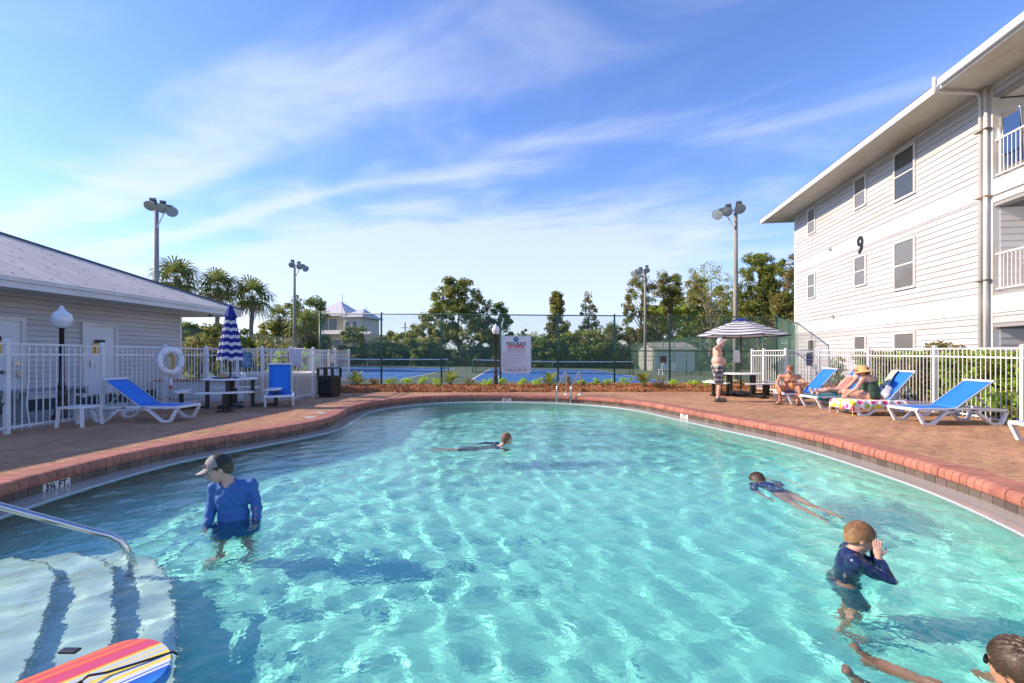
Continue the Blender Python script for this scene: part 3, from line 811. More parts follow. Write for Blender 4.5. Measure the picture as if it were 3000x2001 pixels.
fl = picket_fence([(-8.22, 5.6), (-8.25, 7.43), (-8.28, 9.2), (-8.3, 10.9), (-8.34, 12.4)], 'white picket pool fence along the grey building with the ring buoy', bent=(1, 3))
fm = picket_fence([(-8.34, 12.45), (-7.6, 12.6), (-7.0, 12.75), (-6.3, 12.95)], 'white picket gate section behind the closed striped umbrella')
fm2 = picket_fence([(-6.3, 12.95), (-6.12, 14.0), (-6.17, 15.9), (-6.45, 18.0)], 'white picket fence section beside the black trash can', sp=.13, pw=.0055)
fb = picket_fence([(-10.8, 16.9), (-9.0, 17.0), (-7.6, 17.1), (-7.4, 18.4)], 'white picket fence farther back beyond the spa tub', sp=.12)
fr1 = picket_fence([(8.97, 17.0), (9.02, 16.3), (9.32, 15.5), (10.35, 15.45)], 'short white picket fence beside the open striped umbrella', sp=.10)
fr2 = picket_fence([(10.4, 15.4), (10.0, 12.75, -.01), (9.66, 10.4, -.03), (9.32, 8.3, -.06), (9.0, 6.2, -.07), (8.8, 4.2, -.07)], 'long white picket fence behind the row of blue loungers before the hedge', sp=.112)

gl = thing('gate_latch', 'small green latch hook on the white fence post nearest the camera', 'latch', (-8.25, 7.39, 0))
MB().tube([(.0, -.02, .70), (.0, -.045, .66), (.03, -.05, .63), (.0, -.045, .60), (.0, -.045, .50), (.03, -.05, .47), (.05, -.045, .52)], .011, 6).build('hook', M['fence_green'], gl, True)
MB().box(-.03, .03, -.045, -.03, .98, 1.04).build('plate', M['fence_green'], gl)

# ------------------------------------------------------------------ windows shared by the buildings
def window(parent, s0, s1, z0, z1, y=0.0, blinds=False, fr='trim', glass='glass_blind', mid=.5, fw=.07, name='window'):
    """window standing on a wall in the parent's local frame; x along the wall, y outward"""
    f = MB()
    f.box(s0, s1, y, y + .045, z1 - fw, z1); f.box(s0, s1, y, y + .05, z0, z0 + fw)
    f.box(s0, s0 + fw, y, y + .045, z0 + fw, z1 - fw); f.box(s1 - fw, s1, y, y + .045, z0 + fw, z1 - fw)
    zm = z0 + (z1 - z0) * mid
    f.box(s0 + fw, s1 - fw, y, y + .034, zm - .022, zm + .022)
    fo = f.build(name, M[fr], parent)
    for a, b in ((z0 + fw, zm - .022), (zm + .022, z1 - fw)):
        MB().box(s0 + fw, s1 - fw, y, y + .020, a, b).build('pane', M[glass], fo)
    if blinds:
        bl = MB(); z = z0 + fw + .02
        while z < z1 - fw - .01:
            if abs(z - zm) > .03: bl.box(s0 + fw + .02, s1 - fw - .01, y + .0205, y + .024, z, z + .030)
            z += .075
        bo = bl.build('blind', M['blind'], fo); bo['kind'] = 'stuff'
    return fo
def lap_boards(parent, s0, s1, z0, z1, exp, m, y=0.0, name='siding_board', skip=(), along='x', facing=1):
    """boards with dark-backed gaps in place of lap shadow; every board its own piece"""
    z = z0; base_me = None
    while z < z1 - .02:
        h = min(exp, z1 - z)
        mb = MB()
        h2 = h - .013  # gap bares the dark backing, drawn as a lap shadow
        P = [(s0, y, z), (s1, y, z), (s1, y + .020, z), (s0, y + .020, z), (s0, y, z + h2), (s1, y, z + h2), (s1, y + .004, z + h2), (s0, y + .004, z + h2)]
        if along == 'y': P = [(y * 1.0 + (p[1] - y) * facing, p[0], p[2]) for p in P]
        F = [(0, 3, 2, 1), (4, 5, 6, 7), (3, 7, 6, 2), (0, 4, 7, 3), (1, 2, 6, 5)]
        mb.add(P, F).build(name, m, parent); z += exp

# ------------------------------------------------------------------ apartment building number nine
PHI = math.atan2(.9877, .156)
b9 = thing('apartment_building', 'tall white lap-sided apartment building with number 9 and deep eaves', 'building', (10.9, 0, 0), PHI)
WT = 8.5
S_NEAR, S_FAR = 12.41, 23.8
MB().box(S_NEAR, S_FAR, -12, -.001, -.3, WT).build('wall', M['painted_lap_shadow'], b9)
zb = [(0.0, 2.42), (2.82, 5.55), (5.93, 8.36)]
for za, z1 in zb: lap_boards(b9, S_NEAR + .02, S_FAR - .08, za, z1, .178, M['siding_white'])
for z0, z1 in ((2.42, 2.82), (5.55, 5.93), (8.36, 8.5)):
    MB().box(4.0, S_FAR, 0, .022, z0, z1).build('band_board', M['trim'], b9)
MB().box(S_FAR - .08, S_FAR + .02, -.1, .026, -.3, WT).build('corner_board', M['trim'], b9)
SW = {1: (21.62, 22.36), 2: (17.72, 18.52), 3: (15.1, 16.15)}
for k, (a, b) in SW.items():
    for fl_, top in enumerate((2.10, 5.24, 8.33)):
        h = 1.22 if k < 3 else 1.70
        window(b9, a, b, top - h, top, .016, blinds=False, glass='glass_dark' if (k == 3 and fl_ == 2) else 'glass_blind')
# balcony stack nearest the camera
for z0, z1 in ((2.15, 2.42), (2.82, 2.9), (5.35, 5.55), (5.93, 5.98), (8.2, 8.36)):
    if z1 - z0 > .04: lap_boards(b9, 4.0, S_NEAR - .02, z0, z1, .178, M['siding_white'])
for z0, z1 in ((2.04, 2.96), (5.25, 5.98), (8.15, 8.5)):
    MB().box(4.0, S_NEAR, -.25, -.002, z0, z1).build('spandrel', M['painted_lap_shadow'], b9)
    MB().box(4.0, 12.25, -1.9, -.25, z1 - .16 if z1 < 8.4 else z0, z1 - .02).build('balcony_floor', M['trim'], b9)
MB().box(12.25, S_NEAR, -.14, .03, -.3, WT).build('corner_post', M['trim'], b9)
lap = 0
for z0, z1 in ((-.2, 2.0), (2.92, 5.22), (5.96, 8.12)):
    MB().box(12.262, 12.40, -1.9, -.14, z0, z1).build('side_wall', M['siding_brightened'], b9)
    z = z0
    while z < z1 - .05:
        h = min(.178, z1 - z)
        MB().add([(12.25, -1.9, z), (12.25, -.14, z), (12.236, -.14, z), (12.236, -1.9, z), (12.25, -1.9, z + h), (12.25, -.14, z + h), (12.247, -.14, z + h), (12.247, -1.9, z + h)],
                 [(0, 1, 2, 3), (3, 2, 6, 7), (0, 3, 7, 4), (1, 5, 6, 2), (4, 7, 6, 5)]).build('siding_board', M['siding_brightened'], b9)
        z += .178
    MB().box(4.0, 12.26, -2.0, -1.9, z0, z1).build('back_wall', M['siding_brightened'], b9)
for zf in (2.96, 5.98):
    rl = MB().box(4.2, 12.25, -.10, -.04, zf + 1.0, zf + 1.05).build('balcony_railing', M['trim'], b9)
    MB().box(4.2, 12.25, -.09, -.05, zf + .08, zf + .12).build('bottom_rail', M['trim'], rl)
    bm_ = None; q = 0
    while q < 34:
        x = 12.16 - q * .115; w_ = .05 if q == 0 else .016
        MB().box(x - w_, x + w_ * .3, -.085, -.055, zf + .12, zf + 1.0).build('baluster', M['trim'], rl); q += 1
# soffit, fascia, roof
soff = MB(); OV = 1.28; SE = 24.75
soff.box(3.0, SE, .022, OV, WT, WT + .03); soff.box(S_FAR + .02, SE, -12, .022, WT, WT + .03)
soff.build('soffit', M['soffit'], b9)
MB().box(3.0, SE + .03, OV, OV + .03, WT - .04, WT + .17).box(SE, SE + .03, -12, OV, WT - .04, WT + .17).build('fascia', M['trim'], b9)
MB().box(3.0, 12.12, OV + .03, OV + .13, WT + .02, WT + .20).build('gutter', M['white_paint'], b9)
rf = MB(); P0 = OV + .05; rise = .36
rf.add([(3, P0, WT + .17), (SE + .06, P0, WT + .17), (SE + .06 - 7.3, P0 - 7.3, WT + .17 + 7.3 * rise), (3, P0 - 7.3, WT + .17 + 7.3 * rise), (SE + .06, P0 - 14.6, WT + .17), (3, P0 - 14.6, WT + .17)],
       [(0, 1, 2, 3), (1, 4, 2), (4, 5, 3, 2)])
rf.build('roof', M['roof_metal'], b9)
MB().tube([(12.53, .10, -.2), (12.53, .10, 8.34), (12.50, .18, 8.42), (12.25, 1.30, 8.42), (12.22, 1.38, 8.44), (12.22, 1.42, 8.52), (12.22, 1.42, 8.80)], .048, 10).build('downpipe', M['trim'], b9, True)
MB().tube([(12.33, .13, -.2), (12.33, .13, 8.49)], .048, 10).build('downpipe', M['trim'], b9, True)
for z in (3.3, 5.55, 7.35): MB().box(12.24, 12.62, .05, .20, z, z + .025).build('pipe_strap', M['leaf_dry'], b9)
for s, z in ((20.3, 5.95), (20.1, 2.98)): MB().box(s - .06, s + .06, .02, .10, z, z + .11).box(s - .08, s + .02, .10, .16, z + .02, z + .07).build('wall_vent', M['trim'], b9)
# the numeral
Mt = Matrix.Translation((18.1, .045, 5.62)) @ Matrix(((-1, 0, 0, 0), (0, 0, 1, 0), (0, 1, 0, 0), (0, 0, 0, 1)))
nine = text_mesh('house_number', '9', .92, M['ink'], b9, Mt, .012, bold=.022, sx=.9)
# things kept on the top balcony
bc = thing('folding_beach_chair', 'blue folded beach chair leaning inside the top balcony railing', 'beach chair', (12.55, 11.7, 5.98), PHI)
MB().tube([(-.25, -.35, .02), (-.25, -.25, 1.55), (-.21, -.22, 1.62), (.21, -.22, 1.62), (.25, -.25, 1.55), (.25, -.35, .02)], .016, 8).build('frame', M['steel'], bc, True)
MB().box(-.23, .23, -.30, -.255, .55, 1.5).box(-.22, .22, -.36, -.31, .25, .95).build('fabric', mat('chair_navy', (.02, .07, .22), .8), bc)
bw = thing('folding_chair', 'white folded chair hung beside the blue beach chair on the balcony', 'folding chair', (12.62, 12.05, 5.98), PHI)
MB().bar((-.05, -.3, .55), (.12, -.3, 1.45), .05, .05).bar((.10, -.36, .5), (-.02, -.36, 1.4), .05, .05).bar((.0, -.3, 1.0), (.2, -.3, 1.0), .04, .04).build('frame', M['chair_white'], bw)

# ------------------------------------------------------------------ grey pool house on the left
ang = math.atan2(-.997, -.078)
ph = thing('pool_house', 'low grey-sided pool house with white metal hip roof and two white doors', 'building', (-12.3, 0, 0), ang)
# local x runs toward the camera: Y = -x*0.997
FAR = -15.3; NEAR = 2.0; EZ = 2.79
MB().box(FAR, NEAR, -9, -.001, -.3, EZ - .05).build('wall', M['painted_lap_shadow'], ph)
lap_boards(ph, FAR + .07, NEAR, .24, 2.68, .127, M['siding_grey'])
MB().box(FAR, NEAR, 0, .03, -.3, .24).build('foundation', mat('foundation', (.045, .055, .06), .8), ph)
MB().box(FAR - .02, FAR + .07, -.1, .028, -.3, 2.70).build('corner_board', M['trim'], ph)
MB().box(FAR, NEAR, 0, .03, 2.66, 2.74).build('frieze_board', M['trim'], ph)
def door(parent, x0, x1, top, hinge=1):
    d = MB().box(x0, x0 + .09, .016, .07, .18, top).box(x1 - .09, x1, .016, .07, .18, top).box(x0 + .09, x1 - .09, .016, .07, top - .09, top).build('door_frame', M['trim'], parent)
    MB().box(x0 + .09, x1 - .09, .016, .03, .2, top - .09).build('door_panel', M['white_paint'], d)
    return d
d1 = door(ph, -13.02, -12.02, 2.17)
MB().box(-12.30, -12.24, .03, .08, .98, 1.16).bar((-12.27, .09, 1.05), (-12.38, .09, 1.05), .02, .02).build('handle', M['steel'], d1)
d2 = door(ph, -10.72, -9.6, 2.17)
MB().box(-10.58, -10.48, .03, .09, 1.05, 1.17).box(-10.62, -10.5, .03, .10, .80, .95).build('handle', M['steel'], d2)
# eaves
OVp = 1.15; FE = FAR - 1.35
MB().box(FE, NEAR, .03, OVp, EZ - .07, EZ - .04).box(FE, FAR - .02, -9, .03, EZ - .07, EZ - .04).build('soffit', M['soffit'], ph)
MB().box(FE - .03, NEAR, OVp, OVp + .025, EZ - .09, EZ + .10).box(FE - .03, FE, -9, OVp, EZ - .09, EZ + .10).build('fascia', M['trim'], ph)
MB().box(FE - .05, NEAR, OVp + .025, OVp + .07, EZ + .05, EZ + .13).build('drip_edge', M['trim'], ph)
# hip roof in metal sheets
pit = .42; ze = EZ + .13; yE = OVp + .08; xE = FE - .06; dep = 5.6
w_sheet = .76; x = NEAR; kk = 0
while x > xE + .02:
    xa = max(x - w_sheet, xE)
    # front slope sheets clipped by the hip line x = xE + (yE - y)
    def lim(xv): return min(dep, xv - xE)
    mb = MB(); N_ = 6
    for q in range(N_):
        a = x + (xa - x) * q / N_; b_ = x + (xa - x) * (q + 1) / N_; m_ = (a + b_) / 2; rib = .004 if q == 0 else 0
        la, lb = lim(a), lim(b_)
        mb.add([(a, yE, ze + rib), (b_, yE, ze), (b_, yE - lb, ze + lb * pit), (a, yE - la, ze + la * pit + rib)], [(0, 1, 2, 3)])
        if rib: mb.add([(a, yE, ze), (a - .04 * 1, yE, ze + .004), (a - .04, yE - lim(a - .04), ze + .004 + lim(a - .04) * pit), (a, yE - la, ze + la * pit)], [(0, 1, 2, 3)])
    mb.build('roof_sheet', M['roof_metal'], ph); x = xa
MB().add([(xE, yE, ze), (xE, yE - 2 * dep, ze), (xE + dep, yE - dep, ze + dep * pit)], [(0, 1, 2)]).add([(NEAR, yE - dep, ze + dep * pit), (xE + dep, yE - dep, ze + dep * pit), (xE, yE - 2 * dep, ze), (NEAR, yE - 2 * dep, ze)], [(0, 1, 2, 3)]).build('roof_back', M['roof_metal'], ph)
MB().tube([(xE, yE, ze + .02), (xE + dep, yE - dep, ze + dep * pit + .03), (NEAR, yE - dep, ze + dep * pit + .03)], .045, 6).build('ridge_cap', mat('ridge_dark', (.12, .12, .13), .5), ph)
sc_ = MB(); rr_ = random.Random(3)
for i in range(26):
    for j in range(11):
        xx = NEAR - .35 - i * .76 + (j % 2) * .18; dd = .28 + j * .5
        if dd > xx - xE - .2 or dd > dep: continue
        sc_.box(xx - .022, xx + .022, yE - dd - .010, yE - dd + .010, ze + dd * pit - .01, ze + dd * pit + .008)
so_ = sc_.build('roof_screws', mat('screw', (.10, .09, .09), .6), ph); so_['kind'] = 'stuff'
MB().box(-9.55, -9.45, .03, .10, 2.28, 2.50).box(-9.57, -9.43, .10, .17, 2.26, 2.46).build('wall_camera', M['trim'], ph)
MB().lathe([(.0, .0), (.07, .0), (.06, -.05), (.0, -.07)], 12, (FAR - .7, .5, EZ - .07)).build('soffit_lamp', M['brown_metal'], ph)
# plank benches between the wall and the fence
for k, (x, y, L, lab) in enumerate([(-9.75, 7.6, 1.7, 'grey plank bench before the left door of the pool house'), (-9.85, 9.6, 1.5, 'grey plank bench behind the black lamp post')]):
    bn = thing('plank_bench', lab, 'bench', (x, y, -.03), 0, 'plank benches behind the fence')
    for q in range(2): MB().box(-.22 + q * .23, -.01 + q * .23, -L / 2, L / 2, .58, .63).build('plank', M['wood_grey'], bn)
    for e_ in (-1, 1): MB().box(-.22, .22, e_ * (L / 2 - .02) - .02, e_ * (L / 2 - .02) + .02, .46, .575).build('rail', M['wood_grey'], bn)
    for s in (-1, 1): MB().box(-.12, .12, s * (L / 2 - .25) - .06, s * (L / 2 - .25) + .06, 0, .575).build('leg', M['wood_grey'], bn)
# door notices
def notice(name, label, cat, loc, rzv, w, h, bgc, lines, txtm, top=None):
    t = thing(name, label, cat, loc, rzv)
    MB().box(-w / 2, w / 2, -.006, .006, -h / 2, h / 2).build('panel', bgc, t)
    Rm = Matrix(((1, 0, 0, 0), (0, 0, -1, -.0085), (0, 1, 0, 0), (0, 0, 0, 1)))
    for (txt, size, z, sx, mm) in lines:
        text_mesh('lettering', txt, size, mm or txtm, t, Matrix.Translation((0, 0, z)) @ Rm, .001, sx=sx)
    return t
yellow = mat('sign_yellow', (.75, .48, .04), .5); orange = mat('sign_orange', (.75, .16, .03), .5)
for (X, Y, lab) in ((-11.27, 12.42, 'yellow and orange door notice with black header on the middle door'), (-11.44, 10.02, 'yellow and orange door notice on the door at the left edge')):
    nt_ = thing('door_notice', lab, 'sign', (X, Y, 1.50), ang + math.pi)
    MB().box(-.17, .17, -.008, 0, -.17, .12).build('panel', yellow, nt_)
    MB().box(-.12, .16, -.012, -.004, .12, .22).build('header', M['ink'], nt_)
    MB().box(-.12, .00, -.014, -.008, -.14, .04).build('warning_block', orange, nt_)
    text_mesh('lettering', 'E', .16, yellow, nt_, Matrix.Translation((-.06, -.0155, -.05)) @ Matrix(((1, 0, 0, 0), (0, 0, -1, 0), (0, 1, 0, 0), (0, 0, 0, 1))), .001, bold=.004)

# ------------------------------------------------------------------ spa tub behind the fence
spa = thing('spa_tub', 'round cream spa tub with flared wall behind the white fence', 'hot tub', (-8.0, 15.6, -.04), 0)
MB().lathe([(1.35, 0), (1.42, .25), (1.5, .5), (1.62, .70), (1.60, .76), (1.30, .76), (1.28, .55)], 40).build('wall', mat('spa_cream', (.62, .56, .48), .5), spa, True)
MB().lathe([(1.29, .60), (.0, .60)], 40).build('cover', mat('spa_cover', (.25, .3, .33), .5), spa)
sp2 = thing('spa_wall', 'low white rendered spa wall with brick top behind the picket gate', 'wall', (-10.0, 14.4, -.04), 0)
MB().box(-1.2, 1.6, -.15, .15, 0, .52).build('render', M['white_paint'], sp2)
MB().box(-1.25, 1.65, -.2, .2, .52, .58).build('capping', M['coping'], sp2)
# ------------------------------------------------------------------ far building group
hs = thing('yellow_house', 'three storey yellow house under construction with pale hip roof beyond the palms', 'house', (-29.2, 75, -.2), R(-12))
yw = mat('house_yellow', (.80, .62, .30), .8, n=(1, .4), col2=(.72, .55, .27)); gw = mat('house_wrap', (.60, .58, .48), .7)
wr = mat('shingle_pale', (.62, .60, .62), .7, n=(3, .8), col2=(.50, .47, .49))
MB().box(-5.2, 5.4, 0, 9, 0, 5.2).build('lower_wall', yw, hs)
MB().box(-5.0, 1.0, 1.2, 8, 5.2, 8.2).build('upper_wall', yw, hs)
MB().box(1.2, 4.2, .6, 7, 5.2, 7.9).build('corner_wing', gw, hs)
def hip(x0, x1, y0, y1, z, h, name, ridge=0.5):
    cx = (x0 + x1) / 2; cyy = (y0 + y1) / 2; r = max(0, (x1 - x0) - (y1 - y0)) / 2 + .2
    MB().add([(x0, y0, z), (x1, y0, z), (x1, y1, z), (x0, y1, z), (cx - r, cyy, z + h), (cx + r, cyy, z + h)], [(0, 1, 5, 4), (1, 2, 5), (2, 3, 4, 5), (3, 0, 4), (0, 3, 2, 1)]).build(name, wr, hs)
hip(-5.8, 1.8, .4, 8.8, 8.2, 2.9, 'roof'); hip(.9, 5.0, 0.0, 7.4, 7.9, 1.7, 'wing_roof')
MB().add([(-5.4, -.6, 5.1), (1.2, -.6, 5.1), (1.2, 1.2, 5.9), (-5.4, 1.2, 5.9)], [(0, 1, 2, 3)]).add([(1.2, -.6, 5.0), (6.4, -.6, 5.0), (6.4, .6, 5.5), (1.2, .6, 5.5)], [(0, 1, 2, 3)]).build('porch_roof', wr, hs)
for (x0, x1, z0, z1) in ((-3.4, -.3, 5.9, 7.7),):
    w_ = MB().box(x0 - .15, x0, 1.05, 1.19, z0, z1).box(x1, x1 + .15, 1.05, 1.19, z0, z1).box((x0 + x1) / 2 - .05, (x0 + x1) / 2 + .05, 1.05, 1.19, z0, z1).build('window', M['trim'], hs)
    MB().box(x0, x1, 1.12, 1.19, z0, z1).build('pane', M['glass_dark'], w_)
for (x0, z0, w2, h2, yy) in ((1.6, 5.7, .7, 1.5, .6), (2.9, 5.7, .7, 1.5, .6), (.0, 2.6, 1.0, 1.5, 0), (-3.6, 2.6, .9, 1.5, 0), (3.6, 2.6, .9, 1.5, 0), (.0, .4, 1.0, 1.6, 0)):
    w_ = MB().box(x0 - .12, x0 + w2 + .12, yy - .08, yy - .01, z0 - .12, z0 + h2 + .12).build('window', M['trim'], hs)
    MB().box(x0, x0 + w2, yy - .11, yy - .08, z0, z0 + h2).build('pane', M['glass_dark'], w_)
MB().box(-5.3, 5.5, -.06, -.003, 2.0, 2.18).build('band', M['trim'], hs)
for x in (5.9, 7.4):
    for k in range(1): MB().tube([(x, -.5, 0), (x, -.5, 5.4)], .05, 5).build('scaffold_pole', M['wood_grey'], hs)
MB().bar((4.9, -.5, 4.9), (8.0, -.5, 4.9), .06, .06).bar((4.9, -.5, 4.2), (8.0, -.5, 4.2), .04, .04).build('scaffold_rail', M['wood_grey'], hs)
for x, h in ((1.9, 11.6), (6.2, 9.4)): MB().tube([(x, -.8, 0), (x, -.8, h)], .04, 5).build('scaffold_mast', M['wood_grey'], hs)

shed = thing('white_shed', 'low pale concrete block shed with gable roof behind the right court fence', 'shed', (15.3, 48.8, -.45), 0)
sw_ = mat('shed_white', (.80, .78, .75), .8, n=(1, .5), col2=(.56, .54, .52)); sr_ = mat('shed_roof', (.52, .49, .46), .8, n=(1.5, .8), col2=(.33, .25, .18))
MB().box(0, 4.3, 0, 6.4, 0, 2.55).build('wall', sw_, shed)
MB().add([(0, 0, 2.55), (0, 6.4, 2.55), (0, 3.2, 3.35)], [(0, 1, 2)]).build('gable', sw_, shed)
MB().add([(-.3, -.35, 2.48), (4.6, -.35, 2.48), (4.6, 3.2, 3.32), (-.3, 3.2, 3.32), (4.6, 6.75, 2.48), (-.3, 6.75, 2.48)], [(0, 1, 2, 3), (3, 2, 4, 5)]).build('roof', sr_, shed)
for q in range(9):
    MB().box(.7, 1.5, -.03, -.005, .35 + q * .2, .50 + q * .2).build('louvre', M['trim'], shed)
far = thing('low_white_house', 'low white house with red edged gable roof half hidden behind the back fence', 'house', (11.0, 66, -.2), R(8))
MB().box(0, 9, 0, 6, 0, 3.1).build('wall', sw_, far)
MB().add([(-.5, -.5, 3.0), (9.5, -.5, 2.2), (9.5, 5, 3.0), (-.5, 3, 4.2)], [(0, 1, 2, 3)]).build('roof', mat('roof_red', (.32, .12, .09), .8), far)
MB().bar((-.5, -.55, 3.1), (-3.2, -.55, 4.3), .1, .25).bar((-3.2, -.55, 4.3), (9.5, -.55, 2.1), .1, .25).build('barge_board', M['trim'], far)

# court furniture
cbn = thing('slatted_bench', 'white slatted bench on the court edge beside the fence', 'bench', (12.15, 35.9, -.22), R(-158))
for q in range(4): MB().box(-.7, .7, -.22 + q * .12, -.13 + q * .12, .43, .46).build('slat', M['white_paint'], cbn)
for q in range(4): MB().box(-.7, .7, .26 + q * .03, .29 + q * .03, .52 + q * .12, .61 + q * .12).build('slat', M['white_paint'], cbn)
for s in (-1, 1):
    MB().bar((s * .55, -.2, 0), (s * .55, -.12, .43), .05, .05).bar((s * .55, .30, 0), (s * .55, .22, .43), .05, .05).bar((s * .55, .24, .40), (s * .55, .38, .98), .05, .05).build('leg', M['white_paint'], cbn)
bin2 = thing('post_bin', 'small black litter bin fixed on a post beside the court bench', 'litter bin', (12.35, 36.9, -.22))
MB().tube([(.12, 0, 0), (.12, 0, 1.5)], .03, 6).build('post', M['fence_green'], bin2)
MB().add([(-.30, -.2, .95), (.08, -.2, .95), (.10, .2, .95), (-.30, .2, .95), (-.34, -.24, 1.5), (.10, -.24, 1.5), (.10, .24, 1.5), (-.34, .24, 1.5)], [(0, 1, 2, 3), (4, 7, 6, 5), (0, 4, 5, 1), (1, 5, 6, 2), (2, 6, 7, 3), (3, 7, 4, 0)]).build('bin', M['black_plastic'], bin2)

# ------------------------------------------------------------------ floodlight masts
def flood(parent, c, aim, s=1.0):
    f = Matrix.Translation(c) @ Vector(aim).to_track_quat('Z', 'Y').to_matrix().to_4x4() @ Matrix.Scale(s, 4)
    mb = MB(); mb.lathe([(.06, -.42), (.11, -.38), (.13, -.22), (.20, -.10), (.29, .02), (.30, .04)], 18)
    mb.v = [tuple(f @ Vector(v)) for v in mb.v]; h = mb.build('floodlight', M['lamp_housing'], parent, True)
    m2 = MB(); m2.lathe([(.29, .03), (.15, .045), (.0, .05)], 18); m2.v = [tuple(f @ Vector(v)) for v in m2.v]; m2.build('lens', M['lamp_glass'], h, True)
    m3 = MB().box(-.13, .13, -.16, .16, -.62, -.46)
    for q in range(4): m3.box(-.15, .15, -.16 + q * .1, -.13 + q * .1, -.66, -.44)
    m3.v = [tuple(f @ Vector(v)) for v in m3.v]; m3.build('ballast', M['ridge'], h)
M['ridge'] = mat('ballast_grey', (.07, .075, .085), .5)
def mast(loc, H, lab, mirror, r0=.17, mat_='concrete_pole', steelp=False):
    t = thing('floodlight_mast', lab, 'floodlight', loc, 0, 'court floodlight masts')
    MB().tube([(0, 0, 0), (0, 0, H * .5), (0, 0, H)], [r0, r0 * .85, r0 * .68], 12).build('pole', M[mat_], t, True)
    s = mirror
    MB().bar((-.55 * s, .35, H + .35), (1.15 * s, -.35, H - .10), .09, .09).build('crossarm', M['lamp_housing'], t)
    MB().bar((0, -.05, H - 1.25), (.75 * s, -.2, H + .0), .06, .06).build('brace', M['lamp_housing'], t)
    for (x, y, z, ax) in ((-.05, -.45, H + .12, .25), (.80, -.55, H - .06, .55), (1.42, -.6, H - .30, 1.0)):
        flood(t, Vector((x * s, y, z)), Vector((ax * s, -.8, -.75)), 1.12)
    return t
mast((-22.65, 29.0, .1), 10.5, 'tall floodlight mast rising behind the pool house roof', 1)
mast((-22.7, 47.5, .1), 10.5, 'floodlight mast standing beyond the shorter palms left of the yellow house', 1)
mast((14.25, 29.0, -.3), 10.7, 'tall floodlight mast beside the open striped umbrella and the big pine', -1)
mast((14.45, 49.4, -.3), 10.7, 'floodlight mast before the brown pine above the white shed', -1)

# ------------------------------------------------------------------ globe lamp posts
def lamp(loc, H, label, gs=1.0):
    t = thing('lamp_post', label, 'lamp post', loc, 0, 'globe lamp posts around the pool')
    g0 = H - .46 * gs
    MB().lathe([(.0, 0), (.19, 0), (.18, .05), (.12, .12), (.115, .2), (.10, .28), (.075, .42), (.085, .45), (.085, .5), (.06, .56), (.06, .64), (.075, .66), (.06, .70), (.046, .8), (.040, g0 - .02), (.07, g0)], 20).build('pole', M['brown_metal'], t, True)
    MB().lathe([(.0, g0), (.10 * gs, g0), (.125 * gs, g0 + .04 * gs), (.165 * gs, g0 + .13 * gs), (.172 * gs, g0 + .19 * gs), (.15 * gs, g0 + .27 * gs), (.10 * gs, g0 + .325 * gs), (.06 * gs, g0 + .345 * gs), (.045 * gs, g0 + .37 * gs), (.05 * gs, g0 + .39 * gs), (.03 * gs, g0 + .41 * gs), (.035 * gs, g0 + .43 * gs), (.0, g0 + .46 * gs)], 24).build('globe', M['globe'], t, True)
    return t
lamp((-9.3, 9.4, -.03), 2.36, 'black lamp post with white globe against the grey pool house', 1.04)
lamp((-.64, 17.9, .0), 2.56, 'brown lamp post with white globe beside the pool rules sign', .92)

# ------------------------------------------------------------------ pool rules sign
sg = thing('pool_rules_sign', 'large white POOL RULES board hung on the green chain link fence', 'sign', (.17, 19.25, 1.34))
mrn = mat('sign_red', (.70, .03, .04), .5); pan = mat('sign_white', (.76, .74, .78), .35); brd = mat('sign_border', (.42, .42, .44), .5); grey_t = mat('sign_grey_text', (.20, .17, .20), .5); red_t = mat('sign_pale_red', (.55, .18, .17), .5)
SWd, SHt = .64, .80
oct_ = [(-SWd, -SHt + .10), (-SWd + .08, -SHt), (SWd - .08, -SHt), (SWd, -SHt + .10), (SWd, SHt), (-SWd, SHt)]
def xz_prism(poly, y0, y1):
    mb = MB(); n = len(poly)
    V = [(x, y0, z) for x, z in poly] + [(x, y1, z) for x, z in poly]
    return mb.add(V, [tuple(range(n)), tuple(range(2 * n - 1, n - 1, -1))] + [(i, n + i, n + (i + 1) % n, (i + 1) % n) for i in range(n)])
xz_prism(oct_, -.012, .012).build('board', pan, sg)
bd = MB()
for (a, b) in zip(oct_, oct_[1:] + oct_[:1]):
    k = .955; bd.bar((a[0] * k, -.0135, a[1] * k), (b[0] * k, -.0135, b[1] * k), .002, .010)
bd.build('border', brd, sg)
def sl(txt, z, size, m, sx=1.0, bold=0.0, x=0.0, al='CENTER'):
    text_mesh('lettering', txt, size, m, sg, Matrix.Translation((x, -.0145, z)) @ Matrix(((1, 0, 0, 0), (0, 0, -1, 0), (0, 1, 0, 0), (0, 0, 0, 1))), .0008, al, bold, sx)
sl('POOL RULES', .455, .185, M['ink'], .78, .006); sl('-NO DIVING-', .335, .155, mrn, .80, .008)
sl('POOL HOURS: 8:00 AM - 10:00 PM', .245, .052, grey_t, .95); sl('BATHING LOAD OF POOL: 30 PERSONS', .20, .052, grey_t, .95); sl('SHOWER BEFORE ENTERING POOL', .155, .052, grey_t, .95)
rows_ = ['NO FOOD OR BEVERAGES ARE PERMITTED IN THE POOL', 'OR ON THE POOL DECK. ANIMALS NOT PERMITTED', 'COMMERCIALLY BOTTLED WATER IN PLASTIC BOTTLES', 'IS ALLOWED ON THE POOL WET DECK AREA FOR HYDRATION', 'NO ANIMALS ARE PERMITTED IN THE FENCED POOL AREA', 'NO GLASS CONTAINERS ARE PERMITTED IN THE FENCED AREA', 'DO NOT SWALLOW THE POOL WATER', 'NO SWIMMING IF YOU ARE ILL WITH DIARRHEA', 'SWIM AT YOUR OWN RISK', 'NO LIFEGUARD ON DUTY. CHILDREN MUST BE SUPERVISED', 'NO DIVING, RUNNING OR ROUGH PLAY IN POOL AREA']
